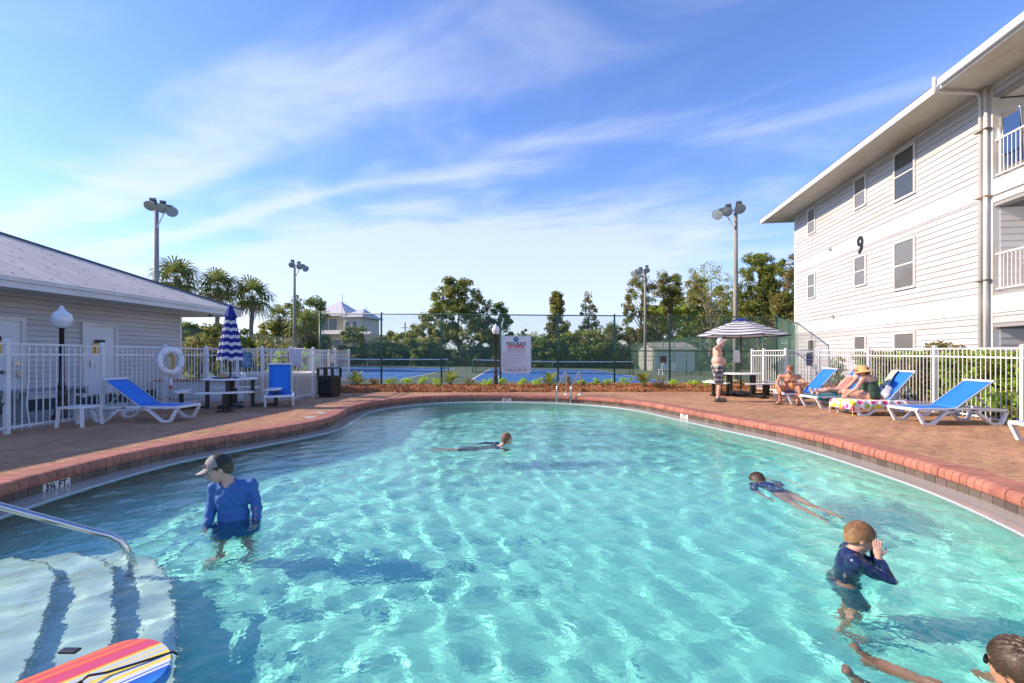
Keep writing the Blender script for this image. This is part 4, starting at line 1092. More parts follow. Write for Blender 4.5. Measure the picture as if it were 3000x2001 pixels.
for q, tx in enumerate(rows_): sl(tx, .10 - q * .066, .042, (red_t, grey_t)[q % 3 > 0], .92, 0, -.58, 'LEFT')
sl('MAXIMUM POOL DEPTH: 7-FEET', -.648, .072, M['ink'], .88, .002)
sl('IN EMERGENCY DIAL 911', -.715, .045, red_t, .95)
lg = MB(); lg.lathe([(.0, -.016), (.085, -.016), (.112, -.013)], 28); lg.v = [(x, z, y) for x, y, z in lg.v]; lo_ = lg.build('logo_disc', mat('logo_teal', (.03, .30, .42), .4, n=(9, .9), col2=(.02, .14, .28)), sg); lo_.location = (0, 0, .645)
lg2 = MB()
for q in range(4): lg2.tube([(-.055 + q * .004, -.019, -.03 + q * .022), (-.02, -.019, -.012 + q * .022), (.02, -.019, -.028 + q * .022), (.06 - q * .004, -.019, -.008 + q * .022)], .0045, 4)
l2 = lg2.build('logo_waves', mat('logo_pale', (.35, .68, .80), .4), sg); l2.location = (0, 0, .645)

def small_sign(label, loc, rzv, w, h, col, lines):
    t = thing('fence_sign', label, 'sign', loc, rzv)
    MB().box(-w / 2, w / 2, -.006, .006, -h / 2, h / 2).build('panel', col, t)
    n = len(lines)
    for q, tx in enumerate(lines):
        text_mesh('lettering', tx, h * .115, M['line_white'], t, Matrix.Translation((0, -.008, h * .36 - q * h * .74 / max(1, n - 1))) @ Matrix(((1, 0, 0, 0), (0, 0, -1, 0), (0, 1, 0, 0), (0, 0, 0, 1))), .0008, sx=.85)
    return t
blue_s = mat('sign_blue', (.03, .17, .33), .45); navy_s = mat('sign_navy', (.03, .06, .17), .45)
small_sign('light blue notice on the white fence behind the closed umbrella', (-7.35, 12.6, 1.17), R(14), .29, .40, blue_s, ['NOTICE', 'POOL', 'FURNITURE', 'MAY NOT', 'BE RESERVED', 'OR LEFT'])
small_sign('small navy notice on the white fence above the seated man', (10.06, 15.40, 1.16), R(-3), .20, .42, navy_s, ['WELCOME', 'TO', 'OUR POOL', 'AND', 'COURTS'])
wsn = thing('blank_fence_sign', 'blank white panel wired to the green fence behind the umbrella pole', 'sign', (9.95, 20.12, 1.27), R(5))
MB().box(-.15, .15, -.01, .01, -.27, .27).build('panel', M['white_paint'], wsn)

# ------------------------------------------------------------------ sun loungers
def lounger(label, loc, rzv, back_ang=36, L=1.66, W=.62, group='blue and white sun loungers'):
    t = thing('sun_lounger', label, 'sun lounger', loc, rzv, group)
    zr = .285
    for s in (-1, 1):
        y = s * W / 2
        MB().sweep([(.0, y, zr - .03), (.015, y, zr), (.75, y, zr + .005), (L - .02, y, zr - .01), (L, y, zr - .04)], .045, .05).build('side_rail', M['chair_white'], t)
        MB().sweep([(.0, y, zr - .02), (.12, y, .035), (.17, y, .018), (.27, y, .018), (.31, y, .035), (.56, y, zr - .035), (.68, y, zr - .012)], .048, .05).build('leg', M['chair_white'], t)
        MB().sweep([(L, y, zr - .03), (L - .10, y, .035), (L - .15, y, .018), (L - .25, y, .018), (L - .30, y, .035), (L - .56, y, zr - .035), (L - .68, y, zr - .012)], .048, .05).build('leg', M['chair_white'], t)
    for xa, xb, za, zb_ in ((-.02, .05, zr - .025, zr + .022), (L - .05, L, zr - .04, zr), (.70, .74, zr - .03, zr - .005)): MB().box(xa, xb, -W / 2 + .025, W / 2 - .025, za, zb_).build('cross_bar', M['chair_white'], t)
    # seat sling sags slightly
    sg_ = MB(); nx_ = 8; ny_ = 4
    for i in range(nx_ + 1):
        for j in range(ny_ + 1):
            x = .05 + (.72) * i / nx_; y = (-.5 + j / ny_) * (W - .05); z = zr + .024 - .02 * math.sin(math.pi * j / ny_) * math.sin(math.pi * i / nx_)
            sg_.v.append((x, y, z))
    for i in range(nx_):
        for j in range(ny_): a = i * (ny_ + 1) + j; sg_.f.append((a, a + ny_ + 1, a + ny_ + 2, a + 1)); sg_.m.append(0)
    o = sg_.build('seat_sling', M['sling_blue'], t, True); md = o.modifiers.new('t', 'SOLIDIFY'); md.thickness = .006
    a = R(back_ang); ca, sa = math.cos(a), math.sin(a); BL = .86; hx = .77
    bk = MB()
    for i in range(nx_ + 1):
        for j in range(ny_ + 1):
            l = .0 + BL * i / nx_; y = (-.5 + j / ny_) * (W - .10); sag = .022 * math.sin(math.pi * j / ny_) * math.sin(math.pi * i / nx_)
            bk.v.append((hx + l * ca + sag * sa, y, zr + .02 + l * sa - sag * ca))
    for i in range(nx_):
        for j in range(ny_): q = i * (ny_ + 1) + j; bk.f.append((q, q + ny_ + 1, q + ny_ + 2, q + 1)); bk.m.append(0)
    b = bk.build('backrest', M['sling_blue'], t, True); md = b.modifiers.new('t', 'SOLIDIFY'); md.thickness = .006
    for s in (-1, 1):
        fr = MB(); fr.bar((hx - .02, s * (W / 2 - .045), zr + .0), (hx + BL * ca, s * (W / 2 - .045), zr + .012 + BL * sa), .018, .022)
        fr.build('backrest_frame', mat('lounger_grey', (.45, .46, .48), .4) if 'lounger_grey' not in bpy.data.materials else bpy.data.materials['lounger_grey'], b)
    MB().bar((hx + BL * ca, -W / 2 + .02, zr + .02 + BL * sa), (hx + BL * ca, W / 2 - .02, zr + .02 + BL * sa), .055, .035).build('top_bar', M['chair_white'], b)
    for s in (-1, 1):
        st = MB(); st.bar((hx + BL * .55 * ca, s * (W / 2 - .08), zr + BL * .55 * sa), (min(L - .12, hx + BL * .8 * ca + .1), s * (W / 2 - .06), zr - .01), .012, .02)
        st.build('prop', bpy.data.materials['lounger_grey'], t)
    return t
lounger('empty blue lounger beside the white side table in the shade', (-6.45, 9.08, 0), math.pi, 37)
lounger('blue lounger facing the pool between the picnic table and trash can', (-5.74, 11.22, 0), R(116), 62)
lounger('blue lounger on which the man with the cup sits', (7.22, 12.24, 0), R(0), 48)
lounger('blue lounger under the reclining woman in the coral swimsuit', (7.30, 11.22, 0), R(-1), 50)
lounger('blue lounger under the fruit print towel and the woman in the hat', (7.28, 10.0, 0), R(0), 48)
lounger('empty sunlit blue lounger nearest the camera in the row before the hedge', (7.46, 8.70, 0), R(0), 36)
lounger('lounger cut off by the right edge of the photo, only its foot in view', (7.46, 6.50, 0), R(0), 36)

stb = thing('side_table', 'low white plastic side table at the foot of the shaded lounger', 'side table', (-7.88, 8.30, 0), R(4))
MB().prism([(-.24, -.2), (-.2, -.24), (.2, -.24), (.24, -.2), (.24, .2), (.2, .24), (-.2, .24), (-.24, .2)], .335, .365).build('table_top', M['chair_white'], stb)
for sx_ in (-1, 1):
    for sy_ in (-1, 1): MB().bar((sx_ * .19, sy_ * .19, .335), (sx_ * .215, sy_ * .215, 0), .04, .04).build('leg', M['chair_white'], stb)

# ------------------------------------------------------------------ round picnic tables
def picnic(label, loc, rzv, a0=0):
    t = thing('picnic_table', label, 'picnic table', loc, rzv, 'round picnic tables')
    MB().lathe([(.0, .735), (.56, .735), (.60, .725), (.605, .705), (.58, .69), (.0, .69)], 36).build('table_top', M['chair_white'], t, False)
    for k in range(4):
        an = a0 + k * math.pi / 2; c, s = math.cos(an), math.sin(an)
        bm2 = MB(); n = 12
        for q in range(n + 1):
            b = an - R(31) + R(62) * q / n
            for (r, z) in ((.86, .455), (1.14, .455), (1.14, .425), (.86, .425)): bm2.v.append((r * math.cos(b), r * math.sin(b), z))
        for q in range(n):
            for e in range(4): e2 = (e + 1) % 4; bm2.f.append((q * 4 + e, (q + 1) * 4 + e, (q + 1) * 4 + e2, q * 4 + e2)); bm2.m.append(0)
        bm2.f.append((0, 1, 2, 3)); bm2.m.append(0); bm2.f.append((n * 4 + 3, n * 4 + 2, n * 4 + 1, n * 4)); bm2.m.append(0)
        bm2.build('bench_seat', M['chair_white'], t)
        MB().bar((c * .48, s * .48, .0), (c * .48, s * .48, .69), .075, .075).bar((c * .48, s * .48, .05), (c * 1.0, s * 1.0, .05), .06, .06).bar((c * 1.0, s * 1.0, 0), (c * 1.0, s * 1.0, .425), .075, .075).bar((c * 1.0 - s * .16, s * 1.0 + c * .16, .03), (c * 1.0 + s * .16, s * 1.0 - c * .16, .03), .05, .04).build('leg_frame', M['black_metal'], t)
    return t
picnic('round white picnic table with straw hat under the closed umbrella', (-6.96, 11.25, 0), R(20), R(5))
picnic('round white picnic table under the open striped umbrella', (7.37, 14.65, 0), R(12), R(0))

wh = mat('canopy_white', (.76, .76, .80), .8); nv = mat('canopy_blue', (.018, .035, .30), .8); bk_ = mat('canopy_black', (.022, .024, .035), .8); gt = mat('canopy_cream', (.74, .74, .76), .8)
def translucent(m, f=.35):
    nt = m.node_tree; P = nt.nodes['Principled BSDF']; o = nt.nodes['Material Output']; t = nt.nodes.new('ShaderNodeBsdfTranslucent')
    t.inputs[0].default_value = P.inputs['Base Color'].default_value; x = nt.nodes.new('ShaderNodeMixShader'); x.inputs[0].default_value = f
    nt.links.new(P.outputs[0], x.inputs[1]); nt.links.new(t.outputs[0], x.inputs[2]); nt.links.new(x.outputs[0], o.inputs[0])
for m_ in (wh, nv, gt): translucent(m_)
translucent(bk_, .15)
# closed umbrella
cu_ = thing('closed_umbrella', 'closed blue and white striped umbrella standing through the left picnic table', 'umbrella', (-6.96, 11.25, 0))
MB().tube([(0, 0, 0), (0, 0, 2.5)], .022, 10).build('pole', M['brown_metal'], cu_, True)
MB().lathe([(.0, .10), (.24, .09), (.28, .05), (.28, 0)], 24).build('base', M['black_plastic'], cu_, True)
nA, nZ = 64, 46; cl = MB()
for i in range(nZ + 1):
    f = i / nZ; z = 2.36 - 1.18 * f
    Rr = .075 + .185 * f ** .9
    for j in range(nA):
        a = 2 * math.pi * j / nA; w_ = math.cos(7 * a + .9 * math.sin(2 * f + a) + .5 * math.sin(5 * f))
        r = Rr * (1 + .16 * w_); zz_ = z - .013 * w_ * (.5 + f) - .012 * math.sin(3 * a + 4)
        cl.v.append((r * math.cos(a), r * math.sin(a), zz_))
for i in range(nZ):
    for j in range(nA):
        j2 = (j + 1) % nA; cl.f.append((i * nA + j, i * nA + j2, (i + 1) * nA + j2, (i + 1) * nA + j))
        cl.m.append(0 if ((i * 13) // nZ) % 2 == 0 else 1)
cl.build('canopy', [wh, nv], cu_, True)
tp = MB()
for i in range(13):
    f = i / 12; z = 2.56 - .32 * f; Rr = .018 + .13 * f
    for j in range(nA): a = 2 * math.pi * j / nA; w_ = math.cos(5 * a); r = Rr * (1 + .16 * w_ * f); tp.v.append((r * math.cos(a), r * math.sin(a), z - .02 * w_ * f))
for i in range(12):
    for j in range(nA): j2 = (j + 1) % nA; tp.f.append((i * nA + j, i * nA + j2, (i + 1) * nA + j2, (i + 1) * nA + j)); tp.m.append(0)
tp.build('vent_flap', nv, cu_, True)
# open umbrella
ou = thing('open_umbrella', 'open black and white striped umbrella over the right picnic table', 'umbrella', (7.37, 14.65, 0))
MB().tube([(0, 0, 0), (0, 0, 2.42)], .021, 10).build('pole', M['brown_metal'], ou, True)
MB().lathe([(.0, .16), (.30, .15), (.34, .1), (.34, .02), (.3, 0)], 24).build('base', M['black_plastic'], ou, True)
RB = 6; nR = 19; rot0 = R(28); cp = MB(); seg = 4
def canopy_pt(i, j):
    f = i / nR; rr = .12 + 1.28 * f; k = j / seg; a = rot0 + 2 * math.pi * k / RB; fr_ = k - int(k)
    chord = math.cos(math.pi / RB) / math.cos(math.pi / RB * (2 * fr_ - 1)); r = rr * chord
    z = 2.42 - .50 * f ** 1.15 - .035 * math.sin(math.pi * fr_) * f
    return (r * math.cos(a), r * math.sin(a), z)
for i in range(nR + 1):
    for j in range(RB * seg): cp.v.append(canopy_pt(i, j))
for i in range(nR):
    for j in range(RB * seg):
        j2 = (j + 1) % (RB * seg); n0 = RB * seg; cp.f.append((i * n0 + j, i * n0 + j2, (i + 1) * n0 + j2, (i + 1) * n0 + j)); cp.m.append(0 if i % 3 != 0 else 1)
co_ = cp.build('canopy', [gt, bk_], ou, True); md = co_.modifiers.new('t', 'SOLIDIFY'); md.thickness = .004
MB().lathe([(.0, 2.50), (.12, 2.47), (.26, 2.42), (.28, 2.40)], 6).build('vent_flap', nv, ou)
for q in range(RB):
    a = rot0 + 2 * math.pi * q / RB; c, s = math.cos(a), math.sin(a)
    MB().bar((c * .05, s * .05, 2.37), (c * 1.38, s * 1.38, 1.905), .012, .02).build('rib', M['black_metal'], ou)
    MB().bar((c * .03, s * .03, 2.02), (c * .62, s * .62, 2.19), .010, .014).build('strut', M['black_metal'], ou)
MB().lathe([(.03, 1.96), (.045, 1.99), (.045, 2.05), (.03, 2.08)], 12).build('hub', M['black_metal'], ou)
MB().lathe([(.022, 1.36), (.035, 1.38), (.035, 1.48), (.022, 1.5)], 12).build('crank', M['brown_metal'], ou)

# ------------------------------------------------------------------ small things
hat = thing('straw_hat', 'straw hat with brown brim lying on the left picnic table', 'hat', (-7.02, 11.0, .738), R(10))
straw_m = mat('straw_hat', (.50, .33, .17), .8, n=(40, .6), col2=(.38, .24, .12))
MB().lathe([(.0, .125), (.055, .128), (.082, .10), (.092, .02), (.095, .012)], 24).build('crown', straw_m, hat, True)
MB().lathe([(.092, .014), (.15, .008), (.20, .018), (.215, .028), (.20, .012), (.15, .002), (.09, .006)], 24).build('brim', mat('straw_brim', (.16, .09, .05), .8), hat, True)
cupo = thing('drink_cup', 'white insulated cup with lid on the left picnic table', 'cup', (-6.52, 11.05, .737))
MB().lathe([(.0, 0), (.042, 0), (.052, .12), (.054, .125), (.0, .125)], 18).build('body', M['chair_white'], cupo, True)
MB().lathe([(.054, .125), (.056, .135), (.045, .148), (.0, .15)], 18).build('lid', mat('cup_lid', (.55, .57, .6), .3), cupo, True)
ph_ = thing('sunglasses_case', 'small dark blue case beside the cup on the picnic table', 'case', (-6.68, 11.0, .737))
MB().box(-.07, .07, -.03, .03, 0, .035).build('body', mat('case_blue', (.02, .05, .12), .4), ph_, bevel=.012)

can = thing('trash_can', 'black litter bin with open hood beside the white fence', 'trash can', (-5.73, 14.28, 0), R(-8))
MB().box(-.23, .23, -.23, .23, 0, .10).build('plinth', M['black_plastic'], can, bevel=.01)
MB().box(-.26, .26, -.26, .26, .10, .66).build('body', M['black_plastic'], can, bevel=.03)
rbm = None
for s in (0, 1):
    for q in range(9):
        x = -.20 + q * .05
        o = MB().box(x - .012, x + .012, -.268, -.259, .16, .58).build('rib', M['black_plastic'], can)
        if s: o.rotation_euler = (0, 0, math.pi / 2)
MB().box(-.275, .275, -.275, .275, .60, .67).build('collar', M['black_plastic'], can, bevel=.012)
hd = MB()
for sx_ in (-1, 1):
    for sy_ in (-1, 1): hd.box(sx_ * .27 if sx_ < 0 else .21, sx_ * .21 if sx_ < 0 else .27, sy_ * .27 if sy_ < 0 else .21, sy_ * .21 if sy_ < 0 else .27, .67, .90)
for s in (-1, 1):
    hd.box(-.04, .0, s * .265 - .01, s * .265 + .01, .67, .90)
hd.build('hood_post', M['black_plastic'], can)
MB().add([(-.28, -.28, .88), (.28, -.28, .88), (.28, .28, .88), (-.28, .28, .88), (-.26, -.26, .93), (.26, -.26, .93), (.26, .26, .93), (-.26, .26, .93), (0, 0, .955)], [(3, 2, 1, 0), (0, 1, 5, 4), (1, 2, 6, 5), (2, 3, 7, 6), (3, 0, 4, 7), (4, 5, 8), (5, 6, 8), (6, 7, 8), (7, 4, 8)]).build('lid', M['black_plastic'], can)
bag = MB()
for q in range(60):
    t_b = q / 59; bag.v.append((-.25 + .5 * t_b, -.275 - .01 * math.sin(q * 1.3), .62)); bag.v.append((-.25 + .5 * t_b, -.287 - .012 * math.sin(q * 2.1), .56 - .03 * math.sin(q * .35) - .012 * math.sin(q * 1.7)))
for q in range(59): bag.f.append((q * 2, q * 2 + 2, q * 2 + 3, q * 2 + 1)); bag.m.append(0)
bag.build('bin_liner', mat('liner', (.02, .02, .022), .15), can, True)

# ring buoy
rb = thing('ring_buoy', 'white ring buoy with coiled yellow rope hung on the left fence post', 'ring buoy', (-8.19, 10.86, 1.16), R(76))
tor = MB(); nU, nV = 36, 14
for i in range(nU):
    a = 2 * math.pi * i / nU
    for j in range(nV):
        b = 2 * math.pi * j / nV; rr = .265 + .075 * math.cos(b); tor.v.append((rr * math.cos(a), -.06 - .055 * math.sin(b), rr * math.sin(a)))
for i in range(nU):
    for j in range(nV): i2 = (i + 1) % nU; j2 = (j + 1) % nV; tor.f.append((i * nV + j, i2 * nV + j, i2 * nV + j2, i * nV + j2)); tor.m.append(0)
tor.build('ring', M['chair_white'], rb, True)
rope = mat('rope_yellow', (.62, .38, .06), .8)
rp = MB()
for q in range(5):
    pts = []
    for k in range(20):
        a = 2 * math.pi * k / 19; pts.append(((.05 + q * .012) * math.cos(a) - .02, -.05 - q * .012, -.03 + (.17 + q * .008) * math.sin(a)))
    rp.tube(pts, .007, 5)
rp.tube([(.0, -.1, -.2), (-.05, -.12, -.34), (.0, -.1, -.40), (.06, -.11, -.48), (.10, -.1, -.42)], .006, 5)
rp.build('rope', rope, rb, True)
for a in (R(35), R(145), R(215), R(325)):
    MB().tube([(.18 * math.cos(a), -.06, .18 * math.sin(a)), (.26 * math.cos(a), -.125, .26 * math.sin(a)), (.345 * math.cos(a), -.06, .345 * math.sin(a))], .012, 6).build('strap', mat('strap_grey', (.45, .45, .5), .7) if 'strap_grey' not in bpy.data.materials else bpy.data.materials['strap_grey'], rb, True)
MB().tube([(0, -.06, -.42), (0, -.06, -.52), (0, -.06, -.60)], [.028, .034, .03], 10).build('float', M['chair_white'], rb, True)
MB().tube([(0, -.06, -.60), (0, -.06, -.64), (0, -.06, -.665)], [.036, .034, .015], 10).build('float_cap', mat('float_red', (.5, .02, .03), .4), rb, True)

# draped things --------------------------------------------------
def cloth_sheet(fn, nu, nv, name, m, parent=None, th=.006):
    mb = MB()
    for i in range(nu + 1):
        for j in range(nv + 1): mb.v.append(fn(i / nu, j / nv))
    for i in range(nu):
        for j in range(nv): a = i * (nv + 1) + j; mb.f.append((a, a + nv + 1, a + nv + 2, a + 1)); mb.m.append(0)
    o = mb.build(name, m, parent, True); md = o.modifiers.new('t', 'SOLIDIFY'); md.thickness = th; md.offset = 0
    return o
fs = cloth_sheet(lambda u, v: (-6.31 + .0 + .42 * u * .62, 12.93 + .10 * u * 2.2 - .05 - .02 * math.sin(u * 30) * (.3 + v), 1.52 - .56 * v - .03 * math.sin(u * 9) * v) if v > .02 else (-6.31 + .26 * u, 12.95 + .22 * u + .02, 1.5), 26, 14, 'child_shirt', mat('shirt_pale', (.62, .58, .68), .8, n=(14, .7), col2=(.50, .47, .60)))
tag(fs, 'small pale lilac shirt hung over the white fence to dry', 'shirt')

def spot_mat(name, base, cols, scale, size):
    m = bpy.data.materials.new(name); m.use_nodes = True; nt = m.node_tree; N = nt.nodes; L = nt.links; P = N['Principled BSDF']; P.inputs['Roughness'].default_value = .85
    t = N.new('ShaderNodeTexCoord'); v = N.new('ShaderNodeTexVoronoi'); v.inputs['Scale'].default_value = scale; v.inputs['Randomness'].default_value = .55; L.new(t.outputs['Object'], v.inputs['Vector'])
    sp_ = N.new('ShaderNodeSeparateColor'); L.new(v.outputs['Color'], sp_.inputs[0])
    rmp = N.new('ShaderNodeValToRGB'); rmp.color_ramp.interpolation = 'CONSTANT'; L.new(sp_.outputs[0], rmp.inputs[0])
    e = rmp.color_ramp.elements; e[0].color = (*cols[0], 1); e[0].position = 0; e[1].color = (*cols[1], 1); e[1].position = 1 / len(cols)
    for q, c in enumerate(cols[2:]): x = e.new((q + 2) / len(cols)); x.color = (*c, 1)
    lt = N.new('ShaderNodeMath'); lt.operation = 'LESS_THAN'; L.new(v.outputs['Distance'], lt.inputs[0]); lt.inputs[1].default_value = size
    mx = N.new('ShaderNodeMix'); mx.data_type = 'RGBA'; L.new(lt.outputs[0], mx.inputs[0]); mx.inputs[6].default_value = (*base, 1); L.new(rmp.outputs[0], mx.inputs[7]); L.new(mx.outputs[2], P.inputs['Base Color'])
    return m
fruit = spot_mat('fruit_print', (.80, .78, .76), [(.80, .10, .16), (.85, .45, .02), (.80, .62, .05), (.70, .08, .28), (.45, .60, .10)], 7.5, .43)
teal = spot_mat('teal_print', (.02, .12, .16), [(.05, .42, .45), (.03, .35, .42), (.10, .5, .5)], 16, .40)
pale = spot_mat('pale_print', (.50, .52, .42), [(.40, .22, .16), (.30, .38, .25), (.62, .60, .52)], 26, .30)
def drape(u, v):
    x = -.06 + 1.18 * u; d = (v - .5) * 1.02; hw = .335
    if abs(d) <= hw: y = d; z = .325 + .004 * math.sin(u * 30)
    else: s = 1 if d > 0 else -1; y = s * (hw + .012 + .012 * math.sin(u * 40)); z = .325 - (abs(d) - hw) * (.95 + .4 * math.sin(u * 7) * .3)
    if u < .08: z -= (.08 - u) * 2.4; x = -.06 + .0 * u
    return (7.28 + x, 10.0 + y, z)
tw_ = cloth_sheet(drape, 60, 26, 'beach_towel', fruit); tag(tw_, 'white beach towel with colourful fruit print draped over the lounger', 'towel')
def drape2(u, v):
    x = .02 + .95 * u; d = (v - .5) * .86; hw = .32
    if abs(d) <= hw: y = d; z = .318
    else: s = 1 if d > 0 else -1; y = s * (hw + .012 + .01 * math.sin(u * 30)); z = .318 - (abs(d) - hw) * (.8 + .4 * math.sin(u * 9))
    return (7.30 + x, 11.22 + y, z)
tw2 = cloth_sheet(drape2, 40, 22, 'patterned_towel', teal); tag(tw2, 'teal patterned towel under the legs of the reclining woman', 'towel')
ca, sa = math.cos(R(48)), math.sin(R(48))
def drape3(u, v):
    l = .86 - .72 * u; y = .10 + .20 * (v - .5) * (1 - .25 * u) + .02 * math.sin(u * 8) + .10 * (1 - u) ; h = .03 + .018 * math.sin(v * 17 + u * 5)
    return (7.28 + .77 + l * ca - h * sa, 10.0 + y, .305 + l * sa + h * ca)
sh3 = cloth_sheet(drape3, 26, 16, 'printed_coverup', pale); tag(sh3, 'pale printed cover-up hung over the backrest of the towel draped lounger', 'garment')
bag_ = thing('tote_bag', 'slumped white canvas tote bag with teal trim behind the woman in the hat', 'bag', (8.22, 9.98, 0))
bb = MB(); nU = 22; nV = 12
for i in range(nU):
    a = 2 * math.pi * i / nU
    for j in range(nV):
        f = j / (nV - 1); r = (.07 + .13 * math.sin(math.pi * min(1, .28 + f * .72))) * (1 + .22 * math.sin(3 * a + f * 5) + .12 * math.sin(7 * a - f * 9) + .06 * math.sin(11 * a + f * 14))
        bb.v.append((r * 1.15 * math.cos(a), r * .8 * math.sin(a), .32 + .30 * f + .05 * math.sin(3 * a + 1) * f))
for i in range(nU):
    for j in range(nV - 1): i2 = (i + 1) % nU; bb.f.append((i * nV + j, i2 * nV + j, i2 * nV + j + 1, i * nV + j + 1)); bb.m.append(0)
bb.build('body', mat('canvas', (.70, .66, .70), .8, n=(10, .6), col2=(.55, .52, .56)), bag_, True)
MB().tube([(.1, -.15, .6), (.2, -.22, .72), (.32, -.2, .55), (.3, -.18, .40)], .012, 6).build('strap', mat('strap_teal', (.04, .35, .45), .7), bag_, True)

# pool ladder and rail -------------------------------------------
ld = thing('pool_ladder', 'stainless steel pool ladder with two arched rails at the far edge', 'ladder', (0, 0, 0))
for (bx, by, fx_, fy_) in ((1.79, 15.02, 1.42, 14.52), (2.23, 14.92, 1.86, 14.42)):
    P_ = lambda t, z: (bx + (fx_ - bx) * t, by + (fy_ - by) * t, z)
    pts = [P_(0, -.01), P_(0, .62), P_(.02, .70), P_(.08, .755), P_(.16, .755), P_(.24, .71), P_(.86, .37), P_(.96, .29), P_(1.0, .2), P_(1.0, -.9)]
    MB().tube(pts, .024, 10).build('rail', M['steel'], ld, True)
    MB().lathe([(.0, .03), (.05, .026), (.07, .012), (.07, .0)], 16, (bx, by, 0)).build('flange', M['chair_white'], ld, True)
for z in (-.28, -.55, -.82): MB().bar((1.42, 14.5, z), (1.86, 14.4, z), .09, .03).build('step', M['lip'], ld)
hr = thing('hand_rail', 'brushed steel hand rail sloping down over the pool steps', 'hand rail', (0, 0, 0))
def hp(t, z): return (-2.96 - .81 * t, 3.50 - .59 * t, z)
pts = [hp(2.15, -.0), hp(2.15, .88), hp(2.10, 1.0), hp(2.0, 1.05), hp(.66, .245), hp(.20, -.03), hp(.10, -.085), hp(.04, -.14), hp(.0, -.22), hp(-.02, -.32), hp(-.02, -1.0)]
MB().tube(pts, .0245, 14).build('rail', M['steel'], hr, True)

# bodyboard -------------------------------------------------------
bo_m = bpy.data.materials.new('board_stripes'); bo_m.use_nodes = True; nt = bo_m.node_tree; N = nt.nodes; L_ = nt.links
tcn = N.new('ShaderNodeTexCoord'); sp_ = N.new('ShaderNodeSeparateXYZ'); L_.new(tcn.outputs['Object'], sp_.inputs[0])
mr = N.new('ShaderNodeMapRange'); L_.new(sp_.outputs[1], mr.inputs[0]); mr.inputs[1].default_value = -.26; mr.inputs[2].default_value = .26
rmp = N.new('ShaderNodeValToRGB'); rmp.color_ramp.interpolation = 'LINEAR'; L_.new(mr.outputs[0], rmp.inputs[0]); e = rmp.color_ramp.elements
G = (.50, .56, .62); Yl = (.80, .62, .05); Rd = (.70, .05, .06); Og = (.85, .20, .03); Pk = (.62, .07, .16); Bl = (.02, .12, .50); Wt = (.66, .68, .76); Cy = (.02, .28, .62)
seq = [(0, Rd), (.07, Og), (.10, Rd), (.16, Og), (.19, Rd), (.27, Pk), (.32, Rd), (.345, Og), (.36, Yl), (.385, Yl), (.39, G), (.44, G), (.445, Yl), (.465, Yl), (.47, G), (.52, G), (.525, Yl), (.575, Yl), (.58, Wt), (.63, Wt), (.635, Yl), (.68, Yl), (.685, Wt), (.735, Wt), (.74, Bl), (.755, Bl), (.76, Wt), (.785, Wt), (.79, Bl), (.83, Bl)]
e[0].position = 0; e[0].color = (*seq[0][1], 1); e[1].position = 1; e[1].color = (*Cy, 1)
for p, c in seq[1:]: x = e.new(min(p, .995)); x.color = (*c, 1)
L_.new(rmp.outputs[0], N['Principled BSDF'].inputs['Base Color']); N['Principled BSDF'].inputs['Roughness'].default_value = .25
bb_ = thing('bodyboard', 'bodyboard with red yellow and blue stripes floating by the steps', 'bodyboard', (-1.70, 2.26, WATER + .005), math.atan2(-.78, -.63))
poly = []
for q in range(24):
    a = math.pi / 2 + math.pi * q / 23; poly.append((.14 * (1 + math.cos(a)) * 1.2 - .0, .26 * math.sin(a)))
poly = [(x, y) for x, y in poly] + [(.98, -.225), (1.02, -.16), (.99, 0), (1.02, .16), (.98, .225)]
ob = MB(); n = len(poly)
ob.v = [(x, y, .045) for x, y in [(.5 + (p[0] - .5) * .985, p[1] * .965) for p in poly]] + [(p[0], p[1], .03) for p in poly] + [(p[0], p[1], .0) for p in poly] + [(.5 + (p[0] - .5) * .97, p[1] * .93, -.02) for p in poly]
ob.f = [tuple(range(n - 1, -1, -1))] + [(k * n + i, k * n + (i + 1) % n, (k + 1) * n + (i + 1) % n, (k + 1) * n + i) for k in range(3) for i in range(n)] + [tuple(range(3 * n, 4 * n))]; ob.m = [0] * len(ob.f)
bo1 = ob.build('board', bo_m, bb_, True); bo1.modifiers.new('e', 'EDGE_SPLIT')
MB().lathe([(.0, .062), (.022, .058), (.03, .045)], 14, (.34, .02, 0)).build('leash_plug', M['black_plastic'], bb_, True)
MB().tube([(.34, .02, .06), (.30, .015, .075), (.24, .02, .058), (.10, .045, .052), (.0, .055, .045), (-.02, .055, .02)], .0055, 6).build('leash', M['black_plastic'], bb_, True)
dbr = thing('leaf_float', 'dark leash cuff floating beside the bodyboard', 'leash cuff', (-2.0, 2.22, WATER))
lx, ly = ground_at(160, 1497, WATER); dbr.location = (lx, ly, WATER + .002)
MB().box(-.045, .045, -.02, .02, -.005, .012).build('cuff', M['black_plastic'], dbr, bevel=.006)
